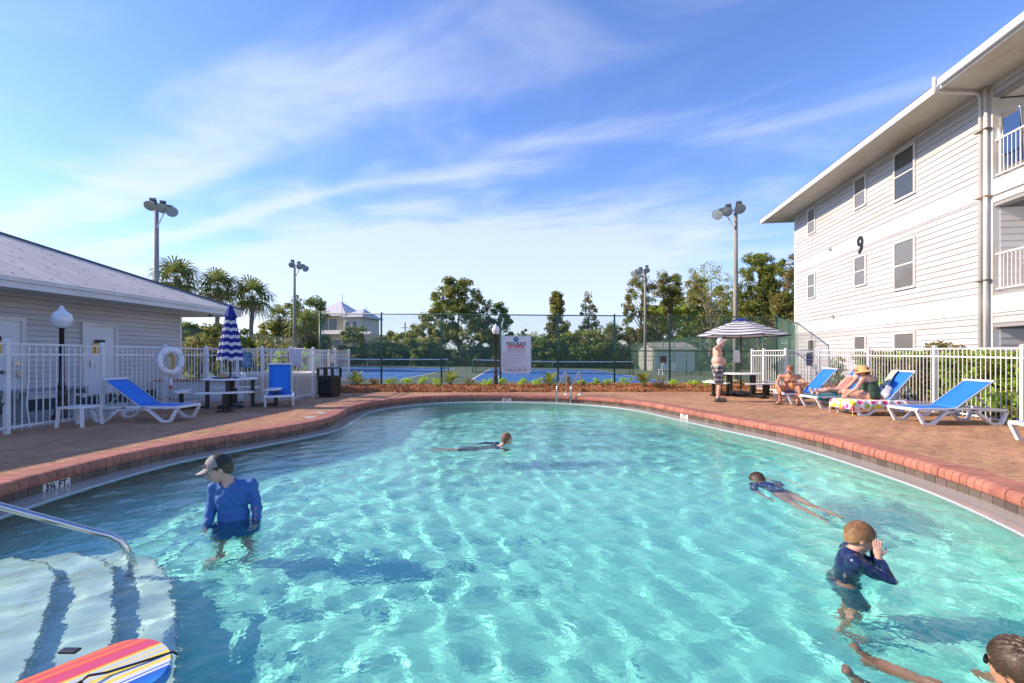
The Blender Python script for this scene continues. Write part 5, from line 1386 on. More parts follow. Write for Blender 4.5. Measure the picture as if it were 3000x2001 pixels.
# ------------------------------------------------------------------ foliage made of leaf-sized faces
def leaves_at(cent, rad, n_per, size, rs, flat=.0, elong=1.6):
    """cent (k,3), rad (k,) -> vertices/faces of bent leaf quads spread through the clumps"""
    k = len(cent); N_ = k * n_per
    c = np.repeat(cent, n_per, 0); r = np.repeat(rad, n_per)
    d = rs.normal(size=(N_, 3)); d /= np.linalg.norm(d, axis=1)[:, None]
    rr = r * rs.rand(N_) ** .45
    p = c + d * rr[:, None] * np.array([1, 1, .8])
    nrm = d + rs.normal(size=(N_, 3)) * .7 + np.array([0, 0, flat]); nrm /= np.linalg.norm(nrm, axis=1)[:, None]
    t = rs.normal(size=(N_, 3)); t -= nrm * (t * nrm).sum(1)[:, None]; t /= np.linalg.norm(t, axis=1)[:, None]
    b = np.cross(nrm, t); s = size * rs.uniform(.6, 1.3, N_)
    L = t * (s * elong / 2)[:, None]; Wd = b * (s / 2 * .62)[:, None]; bend = nrm * (s * .18)[:, None]
    V = np.stack([p - L, p - Wd + bend, p + L, p + Wd + bend], 1).reshape(-1, 3)
    F = np.arange(N_ * 4).reshape(-1, 4)
    return V, F
def limb(mb, a, b, r0, r1, rs, n=4, wob=.06, sides=6):
    a = Vector(a); b = Vector(b); L = (b - a).length; pts = []; rr = []
    for i in range(n + 1):
        t = i / n; p = a.lerp(b, t)
        if 0 < i < n: p += Vector(rs.normal(size=3) * L * wob)
        pts.append(p); rr.append(r0 + (r1 - r0) * t)
    mb.tube(pts, rr, sides); return pts
def tree(name, label, cat, base, H, W, kind, leaf, group=None, seed=0, size=.28, clumps=60, n_per=60, trunk_r=None, crown_from=.3, D=None, lean=0.0, clump_r=None, shape='round', gaps=0.0, bark='bark', leaf2=None):
    rs = np.random.RandomState(seed + 100)
    t = thing(name, label, cat, base, 0, group)
    D = D or W
    tr = trunk_r or max(.05, H * .02)
    mb = MB(); top = Vector((lean * H, 0, H * .86))
    limb(mb, (0, 0, -.1), top, tr, tr * .25, rs, 6, .012, 8)
    z0 = H * crown_from
    C_ = []
    for i in range(clumps):
        for _ in range(30):
            u = rs.uniform(-1, 1, 3)
            if shape == 'round':
                if np.linalg.norm(u) > 1 or np.linalg.norm(u) < .35: continue
                f = (u[2] + 1) / 2; w = 1 - .25 * f
            elif shape == 'cone':
                f = (u[2] + 1) / 2; w = (1 - f) ** .62 + .12
                if math.hypot(u[0], u[1]) > 1 or math.hypot(u[0], u[1]) < .35: continue
            elif shape == 'spread':
                f = (u[2] + 1) / 2; w = .55 + .6 * math.sin(math.pi * min(1, f * .8 + .15))
                if math.hypot(u[0], u[1]) > 1: continue
            elif shape == 'magnolia':
                f = (u[2] + 1) / 2; w = (1.0 if f < .45 else 1.0 - (f - .45) * 1.05) * (1 + .18 * math.sin(f * 14 + u[0] * 5))
                if math.hypot(u[0], u[1]) > 1: continue
            elif shape == 'top':
                f = 1 - abs(u[2]) ** 1.3 * .9; w = .45 + .55 * math.sin(math.pi * f)
                if math.hypot(u[0], u[1]) > 1: continue
            break
        C_.append((u[0] * w * W / 2 + lean * (z0 + (H - z0) * f), u[1] * w * D / 2, z0 + (H - z0) * f * .97))
    C_ = np.array(C_)
    if gaps: C_ = C_[rs.rand(len(C_)) > gaps]
    cr = (clump_r or max(.3, W * .12)) * rs.uniform(.55, 1.3, len(C_))
    for i in rs.choice(len(C_), min(len(C_), 22 if H > 3 else 6), replace=False):
        c = Vector(C_[i]); zz_ = max(H * .12, c.z * rs.uniform(.35, .75)); a = Vector((lean * zz_, 0, zz_))
        limb(mb, a, c, tr * .38, tr * .08, rs, 4, .06, 5)
    mb.build('trunk', M[bark], t, True)
    V, F = leaves_at(C_, cr, n_per, size, rs, .3)
    mi = None; ms = M[leaf]
    if leaf2:
        mi = (np.repeat(rs.rand(len(C_)), n_per) < .45).astype(int); ms = [M[leaf], M[leaf2]]
    npmesh('crown', V, F, ms, t, mi=mi)
    return t
def place(xD, yD_top, Y, wD, zb=-.1):
    """tree standing at depth Y, topping out at photo height yD_top"""
    X = (xD - 1175.5) / 1045 * Y; H = EYE + (818 - yD_top) / 1045 * Y - zb; W_ = wD / 1045 * Y
    return (X, Y, zb), H, W_
# big trees --------------------------------------------------------
b, H, W_ = place(1052, 640, 60, 185)
tree('magnolia_tree', 'large dark magnolia tree behind the centre of the courts', 'tree', b, H, W_, 'm', 'leaf_magnolia', seed=1, size=.30, clumps=230, n_per=70, crown_from=.05, shape='magnolia', clump_r=.72, D=9, trunk_r=.22, leaf2='leaf_olive')
b, H, W_ = place(1150, 740, 63, 55)
tree('bare_topped_tree', 'thin bare topped tree skirted in dark vines right of the magnolia', 'tree', b, H + 3.3, W_ * 1.6, 'c', 'leaf_dark', seed=2, size=.28, clumps=38, n_per=70, crown_from=.05, shape='cone', clump_r=.55, trunk_r=.13)
b, H, W_ = place(1201, 752, 66, 34)
tree('small_round_tree', 'small round dark tree seen above the pool rules sign', 'tree', b, H, W_, 'r', 'leaf_dark', seed=3, size=.25, clumps=24, n_per=60, crown_from=.35)
b, H, W_ = place(1279, 668, 64, 62)
tree('vine_covered_tree', 'tall conical tree wrapped in russet vines with full skirt', 'tree', b, H, W_, 'k', 'leaf_olive', seed=4, size=.26, clumps=130, n_per=80, crown_from=.02, shape='cone', clump_r=.55, trunk_r=.2, leaf2='leaf_russet')
b, H, W_ = place(1352, 672, 64, 66)
tree('vine_covered_tree', 'ragged open vine covered tree right of the conical one', 'tree', b, H, W_, 'k', 'leaf_brown', seed=5, size=.24, clumps=52, n_per=52, crown_from=.15, shape='cone', clump_r=.55, trunk_r=.16, gaps=.2, leaf2='leaf_olive')
b, H, W_ = place(1472, 616, 58, 92)
tree('brown_pine_tree', 'brownish pine tree behind the farther right floodlight mast', 'tree', b, H, W_, 'p', 'leaf_brown', seed=6, size=.20, clumps=110, n_per=80, crown_from=.22, shape='round', clump_r=.62, trunk_r=.2, gaps=.15, leaf2='leaf_pine')
b, H, W_ = place(1541, 614, 60, 72)
tree('leaning_pine_tree', 'pine tree with high flat crown and leaning bare trunk', 'tree', b, H, W_, 'p', 'leaf_pine', seed=7, size=.20, clumps=60, n_per=85, crown_from=.58, shape='round', clump_r=.62, trunk_r=.2, lean=-.03, leaf2='leaf_brown')
b, H, W_ = place(1600, 622, 62, 62)
tree('brown_topped_pine', 'brown topped pine half hidden by the sparse leafing tree', 'tree', b, H, W_, 'p', 'leaf_brown', seed=8, size=.2, clumps=70, n_per=80, crown_from=.4, shape='round', clump_r=.65, trunk_r=.2, leaf2='leaf_pine')
b, H, W_ = place(1632, 606, 52, 125)
tree('sparse_leafing_tree', 'pale barked tree with sparse new leaves left of the tall mast', 'tree', b, H, W_, 's', 'leaf_bright', seed=9, size=.16, clumps=190, n_per=18, crown_from=.25, shape='spread', clump_r=.6, trunk_r=.18, bark='palm_bark', leaf2='leaf_olive')
b, H, W_ = place(1742, 566, 50, 96)
tree('tall_pine_tree', 'tallest green pine with rounded needle clumps beside the white building', 'tree', b, H, W_, 'p', 'leaf_pine', seed=10, size=.20, clumps=125, n_per=100, crown_from=.36, shape='round', clump_r=.62, trunk_r=.24, gaps=.1)
b, H, W_ = place(1812, 578, 47, 80)
tree('second_pine_tree', 'olive green pine against the corner of the white building', 'tree', b, H, W_, 'p', 'leaf_pine', seed=11, size=.20, clumps=95, n_per=90, crown_from=.25, shape='round', clump_r=.62, trunk_r=.22, gaps=.15, leaf2='leaf_brown')
# bushes and lower trees: (x, top, depth, width, leaf, leaf2, seed, label)
BUSH = [
 (1665, 655, 58, 120, 'leaf_olive', 'leaf_pine', 'olive leafy tree filling the gap behind the tall mast'),
 (1575, 684, 66, 120, 'leaf_olive', 'leaf_bright', 'pale olive tree between the leaning pine and the sparse tree'),
 (1778, 636, 54, 120, 'leaf_pine', 'leaf_olive', 'broad green tree under the two tall pines'),
 (1508, 700, 66, 80, 'leaf_olive', 'leaf_brown', 'low olive tree between the brown pine and the leaning pine'),
 (1545, 705, 62, 150, 'leaf_bright', 'leaf_hedge', 'broad bright green tree above the white shed'),
 (1640, 712, 60, 130, 'leaf_bright', 'leaf_hedge', 'bright green tree right behind the striped umbrella'),
 (1715, 690, 56, 110, 'leaf_bright', 'leaf_olive', 'leafy green tree at the foot of the tall mast'),
 (1790, 680, 50, 115, 'leaf_olive', 'leaf_brown', 'olive and orange leaved tree beside the white building corner'),
 (1470, 752, 60, 90, 'leaf_brown', 'leaf_olive', 'brown scrubby tree behind the low white house'),
 (1405, 752, 61, 60, 'leaf_dark', 'leaf_olive', 'dark ragged bush behind the back fence near the low house'),
 (1340, 760, 58, 110, 'leaf_bright', 'leaf_olive', 'yellow green bush mass right of the conical tree'),
 (1290, 768, 57.5, 80, 'leaf_bright', 'leaf_dark', 'yellow green bush at the foot of the conical tree'),
 (1250, 782, 57, 110, 'leaf_dark', 'leaf_dark', 'wide dark shaded bush right of the pool rules sign'),
 (1360, 784, 57, 130, 'leaf_dark', 'leaf_dark', 'long dark shaded bush behind the right hand net'),
 (1210, 775, 60, 60, 'leaf_dark', 'leaf_olive', 'dark bush straight behind the pool rules sign'),
 (1120, 765, 62, 70, 'leaf_olive', 'leaf_bright', 'tan and green shrub under the bare topped tree'),
 (985, 722, 61, 50, 'leaf_bright', 'leaf_olive', 'yellow green tree on the left flank of the magnolia'),
 (915, 762, 62, 80, 'leaf_bright', 'leaf_olive', 'yellow green bush between the yellow house and magnolia'),
 (955, 780, 57, 90, 'leaf_dark', 'leaf_olive', 'dark mounded bush left of the magnolia trunk'),
 (905, 792, 57, 70, 'leaf_dark', 'leaf_olive', 'low dark bush behind the left hand court'),
 (948, 742, 82, 26, 'leaf_dark', 'leaf_dark', 'small distant dark tree beside the utility pole'),
 (812, 750, 60, 62, 'leaf_dark', 'leaf_olive', 'dense green tree before the yellow house door side'),
 (700, 684, 57, 105, 'leaf_dark', 'leaf_magnolia', 'large rounded dark tree beside the left far mast'),
 (640, 742, 52, 95, 'leaf_olive', 'leaf_brown', 'olive brown bush left of the large rounded tree'),
 (585, 772, 44, 80, 'leaf_olive', 'leaf_brown', 'tawny shrub behind the closed umbrella'),
 (540, 756, 38, 80, 'leaf_olive', 'leaf_bright', 'yellow olive shrub below the middle palm'),
 (478, 748, 34, 100, 'leaf_olive', 'leaf_brown', 'yellow olive shrub at the pool house corner'),
 (420, 745, 33, 80, 'leaf_olive', 'leaf_dark', 'dark olive shrub partly behind the pool house corner'),
 (690, 780, 50, 80, 'leaf_olive', 'leaf_dark', 'mixed olive thicket behind the left court fence'),
]
for q, (x, tp_, Y, wd_, l1, l2, lab) in enumerate(BUSH):
    b, H, W_ = place(x, tp_, Y, wd_, .1 if x < 760 else -.2)
    tree('shrub' if H < 5 else 'leafy_tree', lab, 'shrub' if H < 5 else 'tree', b, H, W_ * 1.05, 'b', l1, seed=20 + q, size=.22 if Y < 50 else .26, clumps=int(44 + W_ * 8), n_per=75, crown_from=.02, shape='spread', clump_r=max(.45, W_ * .11), D=min(W_, 4.5), leaf2=l2, trunk_r=.08)
# far wood that reads as one mass
rs = np.random.RandomState(77); n = 420
cx = rs.uniform(-75, 75, n); Yc = rs.uniform(78, 95, n)
zt = 3.2 + 1.6 * np.sin(cx * .13) + 1.2 * np.sin(cx * .31 + 1)
cc = np.stack([cx, Yc, rs.uniform(0, 1, n) ** .6 * np.maximum(zt, 1.5)], 1)
V, F = leaves_at(cc, rs.uniform(1.2, 2.2, n), 60, .5, rs, .3)
fw_ = npmesh('far_wood', V, F, [M['leaf_olive'], M['leaf_dark']], mi=(np.repeat(rs.rand(n), 60) < .5).astype(int)); tag(fw_, kind='stuff')
# ground cover behind the courts
rs = np.random.RandomState(78); n = 500
cc = np.stack([rs.uniform(-24, 15, n), rs.uniform(56.2, 58.5, n), rs.uniform(-.1, .35, n)], 1)
V, F = leaves_at(cc, rs.uniform(.2, .5, n), 26, .14, rs, .5)
gc = npmesh('undergrowth', V, F, [M['leaf_brown'], M['leaf_olive']], mi=(np.repeat(rs.rand(n), 26) < .5).astype(int)); tag(gc, kind='stuff')
pole = thing('utility_pole', 'thin distant utility pole with crossarm beside the yellow house', 'utility pole', ((930 - 1175.5) / 1045 * 85, 85, 0))
MB().tube([(0, 0, 0), (0, 0, 7.6)], .12, 6).bar((-.7, 0, 6.6), (.7, 0, 6.6), .1, .1).build('pole', M['concrete_pole'], pole)

# ------------------------------------------------------------------ palms
def fan_palm(label, base, H, cr, seed, trunk=True, n=34, group='fan palms beyond the courts', tr=.17):
    rs = np.random.RandomState(seed); t = thing('fan_palm', label, 'palm tree', base, 0, group)
    if trunk:
        mb = MB(); pts = [Vector((.04 * math.sin(i * .9) * i / 3, 0, H * i / 10)) for i in range(11)]
        mb.tube(pts, [tr * (1.0 + .10 * (i % 2) + (.25 if i > 8 else 0)) for i in range(11)], 10); mb.build('trunk', M['palm_bark'], t, True)
        bt = MB()
        for q in range(26):
            a = rs.rand() * 6.28; z = H * rs.uniform(.86, .99); bt.bar((math.cos(a) * tr, math.sin(a) * tr, z), (math.cos(a) * (tr + .16), math.sin(a) * (tr + .16), z + .22), .05, .03)
        bt.build('boot', M['palm_bark'], t)
    for q in range(n):
        f = q / (n - 1); el_ = R(78) - R(125) * f + rs.uniform(-.12, .12); az = q * 2.399 + rs.uniform(-.2, .2)
        dead = f > .88
        d = Vector((math.cos(az) * math.cos(el_), math.sin(az) * math.cos(el_), math.sin(el_)))
        pl = cr * rs.uniform(.42, .55); p0 = Vector((0, 0, H)); p1 = p0 + d * pl * .55; p2 = p0 + d * pl + Vector((0, 0, -.06 * cr))
        fr = MB(); fr.tube([p0, p1, p2], [.018, .013, .009], 4)
        dd = (p2 - p1).normalized(); sd = dd.cross(Vector((0, 0, 1)));
        if sd.length < .1: sd = Vector((1, 0, 0))
        sd.normalize(); up = sd.cross(dd).normalized(); nl = 13; fl_ = cr * rs.uniform(.55, .70)
        for k in range(nl):
            a = R(-125) + R(250) * k / (nl - 1); u = (dd * math.cos(a) + sd * math.sin(a) * .95 + up * (.10 * math.cos(a) - .12 * abs(math.sin(a)))).normalized()
            w = .046 * cr / 1.6; ln = fl_ * (1 - .30 * abs(a) / R(125)); wv = u.cross(up).normalized() * w
            m_ = p2 + u * ln * .6; e_ = p2 + u * ln + Vector((0, 0, -ln * (.22 + .25 * rs.rand())))
            fr.add([p2 - wv * .4, p2 + wv * .4, m_ + wv, m_ - wv, e_], [(0, 1, 2, 3), (3, 2, 4)])
        fr.build('frond', M['leaf_dry' if dead else 'leaf_palm'], t)
    return t
for (x, y, Y, cr, lab, sd) in ((404.8, 640, 36, 2.2, 'fan palm rising behind the pool house roof beside the tall mast', 1), (500, 660, 38, 2.1, 'middle fan palm with straight trunk behind the pool house', 2), (578, 682, 40, 2.25, 'fan palm right of the closed umbrella with swollen trunk top', 3)):
    p = at_depth(x, y, Y); fan_palm(lab, (p.x, p.y, 0), p.z, cr, sd)
for (x, y, Y, cr, lab, sd) in ((640, 728, 52, 1.9, 'shorter fan palm tucked before the large rounded tree', 4), (700, 745, 50, 2.6, 'low spreading fan palm below the left far mast', 5), (745, 790, 52, 1.6, 'small fan palm low behind the left court fence', 6), (868, 806, 56.8, 2.2, 'pale low palm against the back fence of the left court', 7), (1405, 760, 60, 1.6, 'small dark palm before the low white house', 8)):
    p = at_depth(x, y, Y); fan_palm(lab, (p.x, p.y, 0), max(.6, p.z), cr, sd, n=26)

# ------------------------------------------------------------------ sago palms and small shrubs in the pine straw bed
def sago(label, loc, s, seed, lf='leaf_sago'):
    rs = np.random.RandomState(seed); t = thing('sago_palm', label, 'sago palm', loc, 0, 'sago palms in the pine straw bed')
    MB().lathe([(.0, .0), (.07, 0), (.08, .08), (.05, .14), (0, .15)], 10).build('stem', M['bark'], t, True)
    for q in range(22):
        az = q * 2.399; el_ = R(rs.uniform(25, 80)); L = s * rs.uniform(.8, 1.1); pts = []
        for k in range(7):
            f = k / 6; r = L * f * math.cos(el_) * (1 + .2 * f); z = .1 + L * f * math.sin(el_) - .35 * L * f ** 2.2
            pts.append(Vector((math.cos(az) * r, math.sin(az) * r, z)))
        fr = MB(); fr.tube(pts, [.008 - .001 * k for k in range(7)], 3)
        sd = Vector((-math.sin(az), math.cos(az), 0))
        for k in range(22):
            f = .18 + .8 * k / 21; i = min(5, int(f * 6)); p = pts[i].lerp(pts[i + 1], f * 6 - i); dd = (pts[i + 1] - pts[i]).normalized(); ll = s * .22 * math.sin(math.pi * min(1, f * .85 + .12)); up = dd.cross(sd)
            for s_ in (-1, 1):
                e_ = p + sd * (s_ * ll * .85) + dd * ll * .5 - up * (-.12 * ll); w = dd * .011
                fr.add([p - w, p + w, e_], [(0, 1, 2)])
        fr.build('frond', M[lf], t)
    return t
for q, (x, y, s, lab) in enumerate([(818, 887, .82, 'sago palm at the left end of the bed by the fence end'), (1034, 886, .78, 'sago palm in the bed left of the lamp post'), (1262, 888, .80, 'dark sago palm in the bed behind the ladder'), (1478, 889, .78, 'golden sago palm in the bed below the farther mast')]):
    X, Y = ground_at(x, y, .1); sago(lab, (X, Y, .09), s, q + 3, 'leaf_sago' if q != 3 else 'leaf_olive')
SH = [(862, 888), (897, 888), (934, 887), (974, 887), (1002, 889), (1079, 888), (1120, 889), (1159, 890), (1202, 889), (1231, 890), (1308, 888), (1338, 888), (1367, 888), (1398, 888), (1436, 889), (1512, 891), (1547, 890), (1594, 890), (1627, 890), (1668, 890), (1700, 891)]
ords = ['first', 'second', 'third', 'fourth', 'fifth', 'sixth', 'seventh', 'eighth', 'ninth', 'tenth', 'eleventh', 'twelfth', 'thirteenth', 'fourteenth', 'fifteenth', 'sixteenth', 'seventeenth', 'eighteenth', 'nineteenth', 'twentieth', 'twenty-first']
for q, (x, y) in enumerate(SH):
    rs = np.random.RandomState(300 + q); X, Y = ground_at(x, y, .1); s = rs.uniform(.85, 1.2)
    t = thing('young_shrub', 'small green young shrub in the pine straw, ' + ords[q] + ' counted from the trash can', 'shrub', (X, Y, .08), 0, 'young shrubs in the pine straw bed')
    mb = MB(); cs = []
    for k in range(7):
        a = rs.rand() * 6.28; rr_ = rs.uniform(.05, .20) * s; z = rs.uniform(.14, .34) * s; mb.tube([(0, 0, 0), (math.cos(a) * rr_ * .5, math.sin(a) * rr_ * .5, z * .6), (math.cos(a) * rr_, math.sin(a) * rr_, z)], [.008, .006, .004], 4); cs.append((math.cos(a) * rr_, math.sin(a) * rr_, z))
    mb.build('stem', M['bark'], t)
    V, F = leaves_at(np.array(cs), np.full(7, .10 * s), 34, .045, rs, .6)
    npmesh('foliage', V, F, M['leaf_hedge' if q % 5 else 'leaf_brown'], t)

# ------------------------------------------------------------------ hedge behind the right fence
rs = np.random.RandomState(55)
def hedge(label, x0, y0, x1, y1, wd, z1, leaf, leaf2, n, seed, bulge=0):
    rs = np.random.RandomState(seed); u = rs.rand(n); v = rs.uniform(-.5, .5, n); w = rs.rand(n)
    face = rs.rand(n); v = np.where(face < .45, -.5 + .12 * rs.rand(n), v); w = np.where(face > .8, .92 + .08 * rs.rand(n), w)
    d = Vector((x1 - x0, y1 - y0)); L = d.length; nn = Vector((d.y, -d.x)).normalized()
    X = x0 + d.x * u + nn.x * -v * wd; Y = y0 + d.y * u + nn.y * -v * wd
    Z = .05 + w * (z1 - .15) * (1 + bulge * np.sin(math.pi * u))
    t = thing('hedge', label, 'hedge', (x0, y0, 0), 0)
    V, F = leaves_at(np.stack([X - x0, Y - y0, Z], 1), np.full(n, .16), 38, .075, rs, .2, 1.4)
    npmesh('foliage', V, F, [M[leaf], M[leaf2]], t, mi=(np.repeat(rs.rand(n), 38) < .4).astype(int))
    mb = MB()
    for q in range(14):
        f = (q + .5) / 14; mb.tube([(d.x * f + nn.x * 0, d.y * f, -.1), (d.x * f + rs.uniform(-.1, .1), d.y * f + rs.uniform(-.1, .1), z1 * .8)], [.03, .01], 5)
    mb.build('stem', M['bark'], t)
hedge('bright green clipped hedge behind the nearest loungers', 9.75, 4.2, 10.45, 10.6, .9, 1.38, 'leaf_hedge', 'leaf_bright', 1700, 1)
hedge('russet and green hedge behind the farther loungers', 10.75, 10.2, 11.15, 14.2, .8, 1.40, 'leaf_russet', 'leaf_hedge', 1100, 2)
tree('rounded_bush', 'rounded russet bush bulging above the hedge before the white building', 'shrub', (11.1, 11.6, -.05), 1.72, 2.6, 'b', 'leaf_russet', seed=61, size=.08, clumps=70, n_per=60, crown_from=.15, clump_r=.25, leaf2='leaf_brown', D=1.2)
tree('climbing_shrub', 'thin flowering climber against the white wall beside the navy sign', 'shrub', (11.9, 16.6, -.05), 1.45, .6, 'b', 'leaf_dark', seed=62, size=.06, clumps=22, n_per=40, crown_from=.1, clump_r=.16)
# plants glimpsed through the left fence
for q, (x, y, s, lab) in enumerate(((-10.2, 21.5, 2.0, 'green shrub seen through the fence above the spa'), (-12.6, 23.2, 2.2, 'dark green shrub behind the farther picket fence'), (-15.5, 22.5, 2.4, 'olive shrub beyond the pool house corner'))):
    tree('shrub', lab, 'shrub', (x, y, .0), s, s * 1.2, 'b', ['leaf_hedge', 'leaf_dark', 'leaf_olive'][q], seed=70 + q, size=.13, clumps=40, n_per=50, crown_from=.05, clump_r=.35, leaf2='leaf_russet')
# ------------------------------------------------------------------ figures: smooth implicit bodies turned into one continuous skin
def v3(*a): return np.array(a[0] if len(a) == 1 else a, dtype=float)
def nrm(a): a = v3(a); return a / (np.linalg.norm(a) + 1e-9)
class Body:
    def __init__(s): s.p = []
    def cap(s, a, b, ra, rb, k=.02, tag=''): s.p.append(('c', v3(a), v3(b), ra, rb, k, tag)); return s
    def ell(s, c, r, fr=None, k=.02, tag=''):
        fr = np.eye(3) if fr is None else np.array(fr); s.p.append(('e', v3(c), v3(r), fr, None, k, tag)); return s
    def sub(s, tags): b = Body(); b.p = [q for q in s.p if any(q[6].startswith(t) for t in tags)]; return b
    def bounds(s, m):
        lo = []; hi = []
        for q in s.p:
            if q[0] == 'c':
                r = max(q[3], q[4]); lo += [q[1] - r, q[2] - r]; hi += [q[1] + r, q[2] + r]
            else: r = q[2].max(); lo.append(q[1] - r); hi.append(q[1] + r)
        return np.min(lo, 0) - m, np.max(hi, 0) + m
    def field(s, P, infl=0.0):
        """distance field on a grid; every shape is only evaluated near itself"""
        d = np.full(P.shape[:3], .25); ax = (P[:, 0, 0, 0], P[0, :, 0, 1], P[0, 0, :, 2])
        for q in s.p:
            m = .035 + q[5] + infl
            if q[0] == 'c': r = max(q[3], q[4]) + m; lo, hi = np.minimum(q[1], q[2]) - r, np.maximum(q[1], q[2]) + r
            else: r = np.abs(q[3].T) @ q[2] + m; lo, hi = q[1] - r, q[1] + r
            sl = tuple(slice(int(np.searchsorted(ax[i], lo[i])), int(np.searchsorted(ax[i], hi[i]))) for i in range(3))
            Q = P[sl]
            if Q.size == 0: continue
            if q[0] == 'c':
                a, b, ra, rb = q[1:5]; ab = b - a; L2 = (ab * ab).sum() + 1e-12
                t = np.clip(((Q - a) @ ab) / L2, 0, 1); e = np.sqrt(((Q - (a + t[..., None] * ab)) ** 2).sum(-1)) - (ra + (rb - ra) * t)
            else:
                c, r, fr = q[1:4]; l = (Q - c) @ fr.T; k0 = np.sqrt(((l / r) ** 2).sum(-1)); k1 = np.sqrt(((l / (r * r)) ** 2).sum(-1)) + 1e-9; e = k0 * (k0 - 1) / k1
            g = d[sl]; k = q[5]
            if k > 0: h = np.clip(.5 + .5 * (g - e) / k, 0, 1); d[sl] = g * (1 - h) + e * h - k * h * (1 - h)
            else: d[sl] = np.minimum(g, e)
        return d - infl
def surface(fn, lo, hi, res):
    n = np.ceil((hi - lo) / res).astype(int) + 1
    ax = [lo[i] + np.arange(n[i]) * res for i in range(3)]
    G = np.stack(np.meshgrid(*ax, indexing='ij'), -1); f = fn(G); ins = f < 0
    nx, ny, nz = f.shape; acc = np.zeros((nx - 1, ny - 1, nz - 1, 3)); cnt = np.zeros((nx - 1, ny - 1, nz - 1))
    def edge(axis):
        sl0 = [slice(None)] * 3; sl1 = [slice(None)] * 3; sl0[axis] = slice(0, -1); sl1[axis] = slice(1, None)
        a, b = f[tuple(sl0)], f[tuple(sl1)]; ch = (a < 0) != (b < 0)
        t = np.where(ch, a / (a - b + 1e-12), 0); p = G[tuple(sl0)] + (G[tuple(sl1)] - G[tuple(sl0)]) * t[..., None]
        return ch, p
    fl = []
    for axis in range(3):
        ch, p = edge(axis); o = [i for i in range(3) if i != axis]
        for d0 in (0, 1):
            for d1 in (0, 1):
                src = [slice(None)] * 3; dst = [slice(None)] * 3
                for q, dd in ((o[0], d0), (o[1], d1)):
                    src[q] = slice(dd, f.shape[q] - 1 + dd)
                c_ = ch[tuple(src)]; acc += p[tuple(src)] * c_[..., None]; cnt += c_
        fl.append(ch)
    m = cnt > 0; idx = -np.ones(m.shape, int); idx[m] = np.arange(m.sum()); V = acc[m] / cnt[m][:, None]; F = []
    for axis in range(3):
        ch = fl[axis]; o = [i for i in range(3) if i != axis]; I = np.argwhere(ch); I = I[(I[:, o[0]] > 0) & (I[:, o[1]] > 0) & (I[:, o[0]] < f.shape[o[0]] - 1) & (I[:, o[1]] < f.shape[o[1]] - 1)]
        if len(I) == 0: continue
        def at(a, b): J = I.copy(); J[:, o[0]] -= a; J[:, o[1]] -= b; return idx[J[:, 0], J[:, 1], J[:, 2]]
        q = np.stack([at(1, 1), at(0, 1), at(0, 0), at(1, 0)], 1); s_in = ins[I[:, 0], I[:, 1], I[:, 2]]
        flip = (~s_in) if axis != 1 else s_in
        q[flip] = q[flip][:, ::-1]; F.append(q)
    return V, np.concatenate(F)
def skin_mesh(name, body, res, m, base, parent=None, infl=0.0, clips=(), noise=None, cuts=None, extra=None):
    lo, hi = body.bounds(.02 + infl)
    def fn(P):
        d = body.field(P, infl)
        if noise is not None: d = d + noise(P)
        for pt, n in clips: d = np.maximum(d, (P - v3(pt)) @ nrm(n))
        if cuts is not None:
            for c in cuts: d = np.maximum(d, -c.field(P))
        return d
    V, F = surface(fn, lo, hi, res)
    o = npmesh(name, V - v3(base), F, m, parent, smooth=True)
    if parent is None: o.location = tuple(base)
    return o
